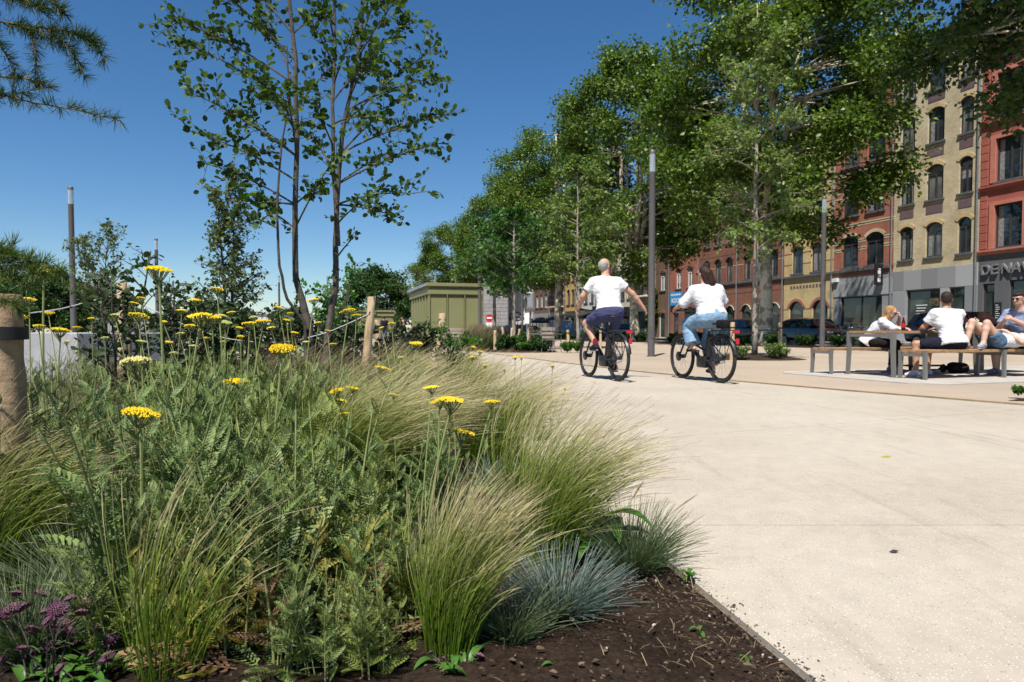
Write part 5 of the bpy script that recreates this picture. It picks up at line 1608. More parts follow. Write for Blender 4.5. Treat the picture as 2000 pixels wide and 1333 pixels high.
L_LARCH = leafmat("larch_needle", (0.02, 0.045, 0.012), (0.06, 0.10, 0.025), 0.2, 0.5)
L_LARCHB = leafmat("larch_needle_bright", (0.05, 0.09, 0.02), (0.12, 0.17, 0.04), 0.25, 0.5)
M_TWIG = surf("larch_twig", (0.16, 0.10, 0.06), (0.09, 0.055, 0.035), rough=0.9, scale=40)
def larch():
    Y0 = 1.75
    base = gx(-330, Y0, 0.0)
    rd = random.Random(8); rng = np.random.default_rng(8)
    t = thing("larch_tree", "larch whose needled branches hang in from the left edge", "tree", base)
    P = lambda x, y, dy=0.0: at(x, y, Y0 + dy) - base
    tr = MB()
    tr.tube([(0, 0, -0.05), (0.01, 0, 0.8), (0.0, 0.01, 1.6), (0.01, 0, 2.4)], [0.032, 0.027, 0.02, 0.008], 10)
    groups = {0: [], 1: []}
    def run(pts, n_tuft, bright=0, r=0.003, needle=0.034):
        q = [P(*p) for p in pts]
        fine = []
        for i in range(len(q) - 1):
            for k in range(4):
                fine.append(q[i].lerp(q[i + 1], k / 4))
        fine.append(q[-1])
        tr.tube(fine, [r * (1 - 0.6 * i / (len(fine) - 1)) for i in range(len(fine))], 5, cap=False)
        for k in range(n_tuft):
            u = (k + rd.random()) / n_tuft * (len(fine) - 1)
            i = min(len(fine) - 2, int(u)); p = fine[i].lerp(fine[i + 1], u - i)
            ax = (fine[i + 1] - fine[i]).normalized()
            a = Vector((rd.gauss(0, 1), rd.gauss(0, 1), rd.gauss(0, 1))); a = (a - ax * a.dot(ax)).normalized()
            c = (a + ax * rd.uniform(0.1, 0.9)).normalized()
            for j in range(rd.randint(13, 20)):
                d = (c + Vector((rd.gauss(0, 1), rd.gauss(0, 1), rd.gauss(0, 1))) * 0.5).normalized()
                groups[bright].append((tuple(p + d * 0.002), tuple(d), needle * rd.uniform(0.7, 1.15)))
    tx = lambda y: (-330, y)
    run([tx(150), (-120, 150), (-40, 172), (60, 200), (150, 215), (236, 236)], 60)
    run([(-60, 165), (0, 150), (60, 155), (95, 170)], 30)
    run([tx(10), (-120, 20), (-30, 38), (50, 50), (110, 58), (170, 72), (190, 90)], 60)
    run([(40, 48), (62, 70), (70, 110), (74, 145)], 22)
    run([(95, 60), (120, 80), (148, 112), (165, 152)], 28)
    run([(120, 58), (150, 68), (185, 85), (208, 118)], 26)
    run([(20, 45), (80, 62), (118, 90)], 22)
    run([(-60, 40), (-10, 70), (10, 105), (33, 150)], 26)
    run([tx(-60), (-80, -30), (20, 0), (70, 10), (128, 25)], 40)
    run([(-40, -10), (30, -6), (60, 5), (95, 35)], 22)
    run([(60, -20), (100, 0), (128, 30)], 18)
    run([(-100, 190), (-20, 195), (30, 185), (80, 172)], 24)
    for pts in ([tx(540), (-80, 520), (-20, 500), (30, 478)], [(-60, 520), (0, 515), (45, 505), (68, 512)], [(-40, 560), (10, 545), (45, 545), (60, 565)], [(-60, 600), (0, 580), (25, 590), (38, 610)], [(-40, 480), (0, 490), (25, 500)], [(-60, 540), (0, 530), (50, 525), (90, 535)], [(20, 520), (70, 512), (108, 524), (125, 532)]):
        run(pts, 26, 1, needle=0.040)
    tr.build("trunk", M_TWIG, t, True)
    ntv = [(-0.02, 0, 0), (0.02, 0, 0), (0.016, 0.6, 0.02), (-0.016, 0.6, 0.02), (0, 1, 0.06)]
    ntf = [(0, 1, 2), (0, 2, 3), (3, 2, 4)]
    for b, m in ((0, L_LARCH), (1, L_LARCHB)):
        O = np.array([g[0] for g in groups[b]]); D = np.array([g[1] for g in groups[b]]); S = np.array([g[2] for g in groups[b]])
        X, Yv, Z = frames(D, unit(rng.normal(0, 1, O.shape)), rng)
        V, F = inst_np(ntv, ntf, O, X, Yv, Z, S)
        tag(link("needles", mesh_np("needles", V, F, m), t), kind="stuff")
larch()

def wood_mat():
    m, nt, p, out = new_mat("peeled_wood")
    tc = nd(nt, "ShaderNodeTexCoord"); mp = nd(nt, "ShaderNodeMapping"); mp.inputs["Scale"].default_value = (14, 14, 1.6)
    nt.links.new(tc.outputs["Object"], mp.inputs[0])
    n = noisetex(nt, 2.2, 6, 0.65, vec=mp.outputs[0])
    c = ramp(nt, n.outputs[0], [(0.28, (0.20, 0.11, 0.06)), (0.45, (0.47, 0.33, 0.19)), (0.7, (0.60, 0.46, 0.29))])
    nt.links.new(c, p.inputs["Base Color"]); p.inputs["Roughness"].default_value = 0.8
    add_bump(nt, p, n.outputs[0], 0.5, 0.006)
    return m
M_WOOD = wood_mat()
M_STRAP = surf("black_rubber_strap", (0.018, 0.018, 0.02), (0.012, 0.012, 0.013), rough=0.6, scale=10)
M_ROPE = surf("white_rope", (0.62, 0.62, 0.6), (0.42, 0.42, 0.4), rough=0.8, scale=120)
M_WOODOLD = surf("weathered_stake_wood", (0.46, 0.33, 0.20), (0.25, 0.165, 0.095), rough=0.9, scale=9, bump=0.6, bscale=30, detail=8)
def stake(label, base, top, r, crook=0.012, strap=None, seed=0, wood=None):
    rd = random.Random(seed)
    t = thing("tree_stake", label, "stake", base, 0, "wooden stakes")
    e = top - base
    pts = []; rad = []
    n = 10
    for i in range(n + 1):
        f = i / n
        pts.append(Vector((0, 0, -0.05)).lerp(e, f) + Vector((rd.uniform(-1, 1), rd.uniform(-1, 1), 0)) * crook * (0 < i < n))
        rad.append(r * (1.08 - 0.12 * f) * rd.uniform(0.95, 1.05))
    pts += [e + Vector((0, 0, 0.004))]; rad += [r * 0.86]
    MB().tube(pts, rad, 14).build("post", wood or M_WOOD, t, True, angle=R(50))
    for k in range(4):
        f = rd.uniform(0.3, 0.95); a = rd.uniform(-2.6, -0.5)
        p = Vector((0, 0, 0)).lerp(e, f) + Vector((math.cos(a), math.sin(a), 0)) * r * 0.96
        MB().ell(p, (r * 0.22, r * 0.12, r * 0.3), 8, 5).build("knot", M_BARK, t, True)
    if strap:
        f0 = strap / e.z
        c = e * f0
        MB().lathe([(r * 1.03, -0.019), (r * 1.13, -0.018), (r * 1.13, 0.018), (r * 1.03, 0.019)], 18, c).build("strap", M_STRAP, t, True)
    return t
stake("thick peeled stake with black strap at the picture's left edge", gx(2, 2.0), at(2, 578, 2.0), 0.058, 0.004, 0.745, 1, M_WOODOLD)
S2 = gx(236, 6.0); stake("rough peeled stake carrying the white rope, left of the second lamp post", S2, at(238, 552, 6.0), 0.042, 0.006, None, 2)
stake("second stake half behind the rough peeled stake", gx(247, 6.2), at(246, 558, 6.2), 0.038, 0.004, None, 3)
stake("straight peeled stake at the rope's right end beside the alder", gx(704, 6.6), at(726, 581, 6.6), 0.04, 0.007, None, 4)
stake("short stake behind the rope's right end", gx(742, 8.2), at(738, 626, 8.2), 0.04, 0.004, 0.8, 5)
stake("pale stake stub between the alder stems", gx(612, 8.0), at(603, 624, 8.0), 0.05, 0.003, 0.72, 6)
stake("crooked knotty stake before the olive kiosk", gx(850, 9.0), at(864, 613, 9.0), 0.05, 0.022, None, 7)
M_GRNST = M_WOOD
# rope from the left to the rough stake and on to the alder stake
def rope(label, pts, r=0.0045):
    q = [at(*p) for p in pts]
    o = thing("rope", label, "rope", q[0])
    fine = []
    for i in range(len(q) - 1):
        for k in range(4):
            fine.append(q[i].lerp(q[i + 1], k / 4) - q[0])
    fine.append(q[-1] - q[0])
    sm = [fine[0]] + [(fine[i - 1] + fine[i] * 2 + fine[i + 1]) / 4 for i in range(1, len(fine) - 1)] + [fine[-1]]
    MB().tube(sm, r, 6).build("strand", M_ROPE, o, True)
rope("white rope rising from the left to the rough stake", [(60, 612, 5.2), (120, 604, 5.4), (180, 588, 5.7), (236, 574, 5.95)])
rope("white rope sagging between the rough stake and the alder stake", [(238, 578, 5.95), (300, 606, 6.0), (370, 640, 6.1), (440, 662, 6.2), (510, 670, 6.3), (570, 668, 6.4), (640, 650, 6.5), (690, 628, 6.55), (720, 614, 6.56)])
rope("dark cord tied to the crooked stake", [(858, 640, 8.95), (850, 648, 8.8), (836, 657, 8.6)], 0.004)
def strap_band(label, pts, w=0.03):
    q = [at(*p) for p in pts]
    o = thing("strap", label, "strap", q[0])
    b = MB()
    for i in range(len(q) - 1):
        a, c = q[i] - q[0], q[i + 1] - q[0]
        tw_ = Vector((0, 0.012 * math.sin(i * 1.3), w))
        b.add([a - tw_, c - tw_, c + tw_, a + tw_], [(0, 1, 2, 3)])
        b.add([a - tw_ + Vector((0, 0.006, 0)), c - tw_ + Vector((0, 0.006, 0)), c + tw_ + Vector((0, 0.006, 0)), a + tw_ + Vector((0, 0.006, 0))], [(3, 2, 1, 0)])
    b.build("band", M_STRAP, o)
strap_band("black tree strap tied between the alder's left stakes", [(588, 651, 7.9), (610, 653, 7.9), (630, 656, 7.6), (648, 660, 7.4)])
strap_band("black tree strap running right to the short stake", [(690, 660, 7.4), (705, 656, 7.6), (722, 651, 7.9), (740, 648, 8.1)], 0.02)

# ---- dark leafy shrubs in the bed
def shrub_meshes(seed, H, n_st, spread, twigs, per, leaf, leafm, bark=None, r=0.010):
    return leafy_tree_meshes(seed, H, H * 0.12, 0.18 * H / 1.2, 16, twigs, per, leaf, bark or M_BARK, leafm, r, tv=LEAF6_V, tf=LEAF6_F, up_angle=1.1, n_stem=n_st, spread=spread)
sh1 = shrub_meshes(71, 1.5, 3, 0.22, 2, 6, 0.045, L_DARK)
sh2 = shrub_meshes(72, 1.0, 6, 0.32, 3, 8, 0.05, L_DARK)
sh3 = shrub_meshes(73, 1.7, 5, 0.4, 2, 7, 0.055, L_BRIGHT)
for lab, px, Y_, pr, sc, rz in (("dark upright leafy shoot in front of the rough stake", 232, 4.2, sh1, 0.82, 0.0), ("dark twiggy shrub right of the rough stake", 305, 4.6, sh1, 0.72, 1.0), ("open-branched dark shrub behind the tallest yarrow", 355, 5.0, sh1, 0.74, 2.0),
                                ("low dark shrub under the rope", 520, 6.5, sh2, 0.9, 0.5), ("low dark shrub under the conical tree", 420, 7.5, sh2, 1.0, 1.5), ("dark shrub left of the kiosk wall", 808, 8.6, sh2, 0.8, 2.5),
                                ("dark leafy shrub right of the crooked stake's foot", 905, 8.0, sh2, 0.42, 3.5), ("dark shrub just right of the peeled stake", 768, 7.6, sh2, 0.62, 4.5), ("dark low shrub at the alder's foot", 650, 7.2, sh2, 0.75, 5.5), ("dark shrub behind the concrete block", 290, 9.5, sh2, 0.8, 0.9),
                                ("fresh green shoots behind the alder stems", 640, 9.5, sh3, 1.0, 0.3), ("fresh green shrub right of the alder's right stem", 690, 9.5, sh3, 0.62, 1.3), ("low green shrub behind the sagging rope", 560, 10.0, sh3, 0.65, 2.2), ("small plant with a whorl of glossy leaves before the bench", 886, 8.6, sh3, 0.5, 3.0)):
    put = put_tree("shrub", lab, gx(px, Y_, 0.02), *pr, rotz=rz, scale=sc, group="shrubs in the bed")
    put["category"] = "shrub"

# ================================================================== LAMP POSTS
M_POLE = surf("bronze_grey_pole", (0.13, 0.12, 0.115), (0.105, 0.098, 0.094), rough=0.45, scale=2, metal=0.3)
def clear_mat():
    m, nt, p, out = new_mat("clear_lamp_glass")
    n = noisetex(nt, 3, 2)
    nt.links.new(ramp(nt, n.outputs[0], [(0.3, (0.5, 0.58, 0.66)), (0.7, (0.6, 0.68, 0.75))]), p.inputs["Base Color"])
    p.inputs["Roughness"].default_value = 0.1
    tr = nd(nt, "ShaderNodeBsdfTransparent"); mix = nd(nt, "ShaderNodeMixShader"); mix.inputs[0].default_value = 0.45
    nt.links.new(tr.outputs[0], mix.inputs[1]); nt.links.new(p.outputs[0], mix.inputs[2]); nt.links.new(mix.outputs[0], out.inputs[0])
    return m
M_CLEAR = clear_mat()
LG = "slim cylindrical lamp posts"
def lamp_post(label, loc):
    t = thing("lamp_post", label, "lamp post", loc, 0, LG)
    MB().lathe([(0.105, -0.02), (0.105, 0.3), (0.103, 0.31), (0.092, 5.42), (0.095, 5.43), (0.095, 5.47)], 20).build("pole", M_POLE, t, True)
    MB().lathe([(0.088, 5.47), (0.088, 6.0)], 20, cap=False).build("glass_tube", M_CLEAR, t, True)
    MB().tube([(0, 0, 5.47), (0, 0, 6.0)], 0.03, 10).build("lamp_core", M_PIPE, t, True)
    MB().lathe([(0.095, 6.0), (0.095, 6.09), (0.08, 6.11)], 20).build("cap", M_POLE, t, True)
    MB().bbox(-0.045, 0.045, -0.112, -0.09, 0.55, 0.95, 0.006).build("access_hatch", M_POLE, t)
    MB().lathe([(0.15, -0.01), (0.15, 0.012), (0.11, 0.02)], 20).build("base_plate", M_POLE, t, True)
    for k in range(3):
        a = 2 * PI * k / 3 + 0.5
        MB().tube([(0.08 * math.cos(a), 0.08 * math.sin(a), 5.47), (0.08 * math.cos(a), 0.08 * math.sin(a), 6.0)], 0.008, 6).build("rod", M_POLE, t)
    return t
lp = lamp_post("tall lamp post between the two cyclists", gx(1272, 20.4))
def lamp_at(label, px, Y_, s=1.0):
    copy_tree(lp, None, label, gx(px, Y_), 0, s)
lamp_at("tall dark lamp post at left above the concrete block", 144, 25.5)
lamp_at("second lamp post at left behind the tall yarrow", 308, 39.6)
lamp_at("thin far lamp post behind the alder's left stem", 546, 66)
lamp_at("lamp post at the olive kiosk's right corner", 937, 36.5, 0.9)
lamp_at("lamp post in shade before the golden brick house", 1606, 29.5, 1.07)
lamp_at("dark far pole beside the white gable", 1020, 60, 0.93)

# ================================================================== CONCRETE BLOCKS, KIOSKS
cb = MB().bbox(0, 1.4, 0, 0.42, -0.05, 0.735, 0.012).build("concrete_block", surf("cast_concrete", (0.46, 0.46, 0.46), (0.36, 0.36, 0.36), rough=0.8, scale=2, bump=0.1, bscale=50), None, loc=at(150, 648, 8.0).xy.to_3d(), rotz=R(62))
tag(cb, "smooth grey concrete block standing in the bed at left", "concrete block")
cb2 = cb.copy(); COL.objects.link(cb2); cb2.location = gx(-60, 9.5); cb2.rotation_euler = (0, 0, R(12)); tag(cb2, "second pale concrete block behind the strapped stake", "concrete block")
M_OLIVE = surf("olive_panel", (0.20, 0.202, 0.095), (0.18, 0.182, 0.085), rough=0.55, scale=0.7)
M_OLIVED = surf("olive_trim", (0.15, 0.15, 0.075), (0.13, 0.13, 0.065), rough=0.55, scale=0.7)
M_ROOFG = surf("grey_roof_edge", (0.32, 0.34, 0.36), (0.27, 0.285, 0.3), rough=0.4, metal=0.4, scale=2)
def kiosk(label, loc, rot, W, L, H, nf, ns):
    t = thing("kiosk", label, "kiosk", loc, rot)
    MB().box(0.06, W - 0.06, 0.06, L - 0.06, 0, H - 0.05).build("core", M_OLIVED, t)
    for i in range(nf):
        a = W * i / nf
        MB().bbox(a + 0.035, a + W / nf - 0.035, 0.0, 0.08, 0.05, H - 0.75, 0.012).build("panel", M_OLIVE, t)
        MB().bbox(a - 0.02, a + 0.02, -0.09, 0.06, 0.0, H - 0.62, 0.006).build("fin", M_OLIVE, t)
    MB().bbox(W - 0.02, W + 0.02, -0.09, 0.06, 0.0, H - 0.62, 0.006).build("fin", M_OLIVE, t)
    for i in range(ns):
        a = L * i / ns
        MB().bbox(0.0, 0.08, a + 0.035, a + L / ns - 0.035, 0.05, H - 0.75, 0.012).build("panel", M_OLIVE, t)
        MB().bbox(-0.09, 0.06, a - 0.02, a + 0.02, 0.0, H - 0.62, 0.006).build("fin", M_OLIVE, t)
    MB().bbox(-0.1, W + 0.1, -0.1, L + 0.1, H - 0.62, H - 0.32, 0.01).build("fascia", M_OLIVE, t)
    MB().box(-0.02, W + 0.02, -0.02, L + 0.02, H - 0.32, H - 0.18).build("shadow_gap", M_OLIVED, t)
    MB().bbox(-0.2, W + 0.2, -0.2, L + 0.2, H - 0.18, H, 0.01).build("roof", M_OLIVE, t)
    MB().box(-0.21, -0.2, -0.18, L + 0.18, H - 0.16, H - 0.01).build("roof_edge", M_ROOFG, t)
    MB().tube([(0.6, 1.5, H), (0.6, 1.5, H + 0.55)], 0.07, 10).build("vent", M_PIPE, t)
    return t
kiosk("olive green panelled kiosk with flat roof left of the far lamp post", at(839, 648, 38).xy.to_3d(), R(16.5), 3.0, 7.2, 3.45, 3, 7)
kiosk("small distant olive kiosk behind the peeled stake", at(705, 648, 72).xy.to_3d(), R(16.5), 3.4, 5.0, 3.0, 3, 4)

# ================================================================== SEATING ON THE SQUARE
M_SLAT = surf("oiled_wood_slat", (0.36, 0.21, 0.10), (0.24, 0.13, 0.06), rough=0.6, scale=12, bump=0.2, bscale=40)
M_SLATG = surf("weathered_slat", (0.30, 0.25, 0.20), (0.22, 0.18, 0.15), rough=0.8, scale=12)
M_STEEL = surf("grey_painted_steel", (0.19, 0.185, 0.17), (0.165, 0.16, 0.15), rough=0.45, scale=3, metal=0.2)
def slat_furniture(name, label, cat, a0, b0, L, Wd, H, n_sl, fr_at, legw=0.058):
    t = thing(name, label, cat, tw(a0, b0, 0.016), TROT)
    for i in range(n_sl):
        w = Wd / n_sl
        MB().bbox(0.0, L, -Wd / 2 + i * w + 0.008, -Wd / 2 + (i + 1) * w - 0.008, H - 0.045, H, 0.006).build("slat", M_SLAT, t)
    for x in fr_at:
        for s in (-1, 1):
            y = s * (Wd / 2 + 0.012)
            MB().tube([(x, y * 1.05, 0.0), (x, y, H * 0.55), (x, y, H - 0.01)], [legw * 0.55, legw * 0.6, legw * 0.68], 4).build("leg", M_STEEL, t)
        MB().box(x - 0.03, x + 0.03, -Wd / 2 + 0.03, Wd / 2 - 0.03, H - 0.1, H - 0.05).build("cross_bar", M_STEEL, t)
    return t
slat_furniture("picnic_table", "slatted wooden picnic table with grey steel legs", "table", 0.0, 0.0, 3.7, 0.86, 0.745, 6, (0.03, 1.85, 3.65), 0.066)
slat_furniture("bench", "slatted bench on the far side where the blonde woman sits", "bench", -0.25, 0.80, 3.7, 0.40, 0.45, 3, (0.03, 1.85, 3.65))
slat_furniture("bench", "slatted bench on the near side where the white-shirted man sits", "bench", 0.0, -0.80, 3.9, 0.40, 0.45, 3, (0.03, 1.72, 3.85))
# small bench by the kiosk
def park_bench(label, loc, rot):
    t = thing("park_bench", label, "bench", loc, rot)
    for i in range(4):
        MB().bbox(-0.75, 0.75, -0.22 + i * 0.11, -0.22 + i * 0.11 + 0.095, 0.42, 0.46, 0.006).build("seat_slat", M_SLATG, t)
    for i in range(3):
        MB().bbox(-0.75, 0.75, 0.22 + i * 0.02, 0.25 + i * 0.02, 0.52 + i * 0.13, 0.63 + i * 0.13, 0.006).build("back_slat", M_SLATG, t)
    for x in (-0.65, 0.65):
        for y in (-0.2, 0.2):
            MB().tube([(x, y, 0), (x, y, 0.42)], 0.02, 6).build("leg", M_STEEL, t)
        MB().tube([(x, 0.2, 0.4), (x, 0.29, 0.9)], 0.02, 6).build("back_post", M_STEEL, t)
park_bench("weathered slatted bench before the olive kiosk", gx(888, 29.5), R(160))
def chair(label, loc, rot):
    t = thing("metal_chair", label, "chair", loc, rot, "grey slatted chairs on the square")
    for i in range(4):
        MB().bbox(-0.25, 0.25, -0.24 + i * 0.12, -0.24 + i * 0.12 + 0.1, 0.42, 0.45, 0.005).build("seat_slat", M_SLATG, t)
    for i in range(3):
        MB().bbox(-0.25, 0.25, 0.24 + i * 0.03, 0.265 + i * 0.03, 0.5 + i * 0.14, 0.62 + i * 0.14, 0.005).build("back_slat", M_SLATG, t)
    for x in (-0.24, 0.24):
        MB().tube([(x, -0.24, 0), (x, -0.22, 0.64)], 0.015, 6).build("leg", M_STEEL, t)
        MB().tube([(x, 0.3, 0), (x, 0.24, 0.5), (x, 0.33, 0.92)], 0.015, 6).build("leg", M_STEEL, t)
        MB().bbox(x - 0.03, x + 0.03, -0.25, 0.26, 0.64, 0.67, 0.005).build("armrest", M_STEEL, t)
chair("slatted chair on the square nearest the planted island", gx(1052, 25.2), R(70))
chair("slatted chair beside the other, nearer the blue van", gx(1066, 26.3), R(200))
chair("slatted chair turned to face the near one", gx(1078, 24.6), R(140))

# stakes of the young trees
def st2(label, px, Y_, ptop, r=0.045, lean=0, strap=None, seed=0):
    b = gx(px, Y_); stake(label, b, at(px + lean, ptop, Y_), r, 0.004, strap, seed)
st2("stake left of the young pale-stemmed tree with black strap", 1430, 17.6, 630, 0.055, 1, 0.85, 21)
st2("stake right of the young pale-stemmed tree", 1524, 19.6, 630, 0.055, 0, 0.85, 22)
st2("leaning stake left of the island's bright tree", 988, 27.0, 640, 0.05, -7, None, 23)
st2("front stake before the island's bright tree", 997, 25.8, 641, 0.05, 3, None, 24)
st2("right stake leaning at the island's bright tree", 1009, 27.4, 643, 0.05, 6, None, 25)
st2("stake at the island's right side below the parking sign", 1030, 25.4, 640, 0.05, 3, None, 26)
st2("grey stake on the island's left", 967, 26.5, 646, 0.06, 0, None, 27)
st2("stake with black band standing alone left of the man cyclist", 1111, 24.4, 645, 0.055, -2, 0.7, 28)
st2("stake behind the man cyclist's front wheel", 1173, 27.5, 640, 0.05, 0, 0.7, 29)
strap_band("black strap from the left stake to the young tree stem", [(1432, 650, 17.6), (1446, 653, 17.9), (1460, 652, 18.3), (1472, 650, 18.6)], 0.035)
strap_band("black strap from the young tree stem to the right stake", [(1476, 646, 18.7), (1500, 645, 19.1), (1523, 645, 19.5)], 0.02)

# low planting: small shrubs along the street strip, in the island and around the young tree
lo1 = shrub_meshes(81, 0.55, 7, 0.34, 2, 7, 0.09, L_BRIGHT, r=0.006)
lo2 = shrub_meshes(82, 0.6, 8, 0.34, 3, 9, 0.08, L_FAR, r=0.006)
lo3 = shrub_meshes(83, 0.6, 7, 0.38, 2, 6, 0.06, L_YOUNG, r=0.006)
rs = random.Random(12)
t_ = -4.0; n_ = 0
while t_ < 62:
    n_ += 1
    pr = rs.choice([lo1, lo2, lo2, lo3]); sc = rs.uniform(0.5, 1.05)
    o = put_tree("low_shrub", "low shrub in the street planting strip, %s counting from the right" % ordinal(n_), fac(t_, rs.uniform(10.5, 12.0), 0.04), *pr, rotz=rs.uniform(0, 6), scale=sc, group="shrubs in the street planting strip")
    o["category"] = "shrub"
    t_ += rs.uniform(0.9, 1.9)
isl = sorted(rs.uniform(0, 1) for _ in range(30))
order_ = list(range(30)); rs.shuffle(order_)
for k_ in range(30):
    i = order_[k_]; a = isl[k_]; x = -2.2 + 3.6 * a; y = rs.uniform(24.7, 30) if i > 12 else 24.6 + rs.uniform(0, 0.5) + max(0, -x) * 0.6
    o = put_tree("low_shrub", "low green plant in the kiosk-side island, %s counting from the left" % ordinal(k_ + 1), (x, y, 0.04), *rs.choice([lo1, lo2, lo2]), rotz=rs.uniform(0, 6), scale=rs.uniform(0.6, 1.0) * (0.55 if i <= 12 else 1), group="plants in the kiosk-side island")
    o["category"] = "plant"
for lab, px, Y_, pr, sc in (("small shrub at the young tree's left foot", 1448, 17.8, lo3, 0.5), ("small shrub at the young tree's right foot", 1512, 17.9, lo3, 0.6), ("tiny shrub right of the tree pit", 1530, 18.2, lo3, 0.4), ("lime green plant beside the banded stake", 1108, 23.8, lo1, 0.55), ("lime green plant just right of the banded stake", 1128, 24.0, lo1, 0.5),
                            ("small plant in the dark bed at the right edge", 1992, 7.6, lo1, 0.16)):
    o = put_tree("low_shrub", lab, gx(px, Y_, 0.04), *pr, scale=sc, rotz=sc * 9); o["category"] = "shrub"
# tall grasses of the island
for i, (px, Y_) in enumerate(((920, 28.5), (935, 28), (945, 27.3), (950, 29), (962, 28.2), (975, 29), (1015, 29), (1025, 28.6))):
    V1 = blades(300 + i, 320, 1.1, 0.4, 0.3, 0.5, 0.008, hvar=0.5, segs=4)
    tussock("tall_grass", "tall grass clump in the kiosk-side island, %s from the left" % ordinal(i + 1), "grass", gx(px, Y_, 0.03), [("blades", *V1, L_FEATHERD)], "tall grasses in the kiosk-side island")
# ivy on the brown house
o = put_tree("ivy", "green ivy climbing the wall edge of the narrow brown house", fac(35.0, 0.25), *shrub_meshes(84, 5.2, 4, 0.35, 3, 12, 0.22, L_PLANE, r=0.02), scale=(1, 1, 1)); o["category"] = "ivy"

# ================================================================== BICYCLES AND PEOPLE
M_TYRE = surf("tyre_rubber", (0.022, 0.022, 0.022), (0.016, 0.016, 0.016), rough=0.8, scale=20)
M_FRAMEB = surf("black_bike_frame", (0.02, 0.021, 0.023), (0.014, 0.015, 0.016), rough=0.35, scale=5)
M_CHROME = surf("bare_metal", (0.5, 0.5, 0.52), (0.4, 0.4, 0.42), rough=0.3, metal=0.9, scale=8)
M_REDL = surf("red_reflector", (0.5, 0.02, 0.03), (0.38, 0.012, 0.02), rough=0.25, scale=20)
M_SADDLE = surf("saddle_leather", (0.03, 0.026, 0.024), (0.02, 0.018, 0.016), rough=0.6, scale=15)
M_TEAL = surf("teal_bike_frame", (0.03, 0.09, 0.10), (0.02, 0.07, 0.08), rough=0.35, scale=5)
WR = 0.35
_wheel = {}
def wheel_mesh():
    if not _wheel:
        _wheel["tyre"] = MB().torus((0, 0, 0), WR - 0.022, 0.024, 'X', 40, 8).mesh("tyre", M_TYRE, True)
        _wheel["rim"] = MB().torus((0, 0, 0), WR - 0.055, 0.012, 'X', 40, 6).mesh("rim", M_FRAMEB, True)
        sp = MB()
        for k in range(28):
            a = 2 * PI * k / 28; s = 0.028 if k % 2 else -0.028
            b = a + (0.35 if k % 4 < 2 else -0.35)
            sp.tube([(s, 0.025 * math.cos(b), 0.025 * math.sin(b)), (0, (WR - 0.06) * math.cos(a), (WR - 0.06) * math.sin(a))], 0.0013, 3, cap=False)
        _wheel["spokes"] = sp.mesh("spokes", M_CHROME)
        h = MB().tube([(-0.05, 0, 0), (0.05, 0, 0)], 0.032, 12); h.tube([(-0.07, 0, 0), (-0.055, 0, 0)], 0.075, 16)
        _wheel["hub"] = h.mesh("hub", M_FRAMEB, True)
    return _wheel
def put_wheel(parent, y, steer=0):
    w = wheel_mesh()
    o = link("wheel", w["tyre"], parent, (0, y, WR)); o.rotation_euler = (0, 0, steer)
    for k in ("rim", "spokes", "hub"):
        c = link(k, w[k], o)
        if k == "spokes": tag(c, kind="stuff")
    return o
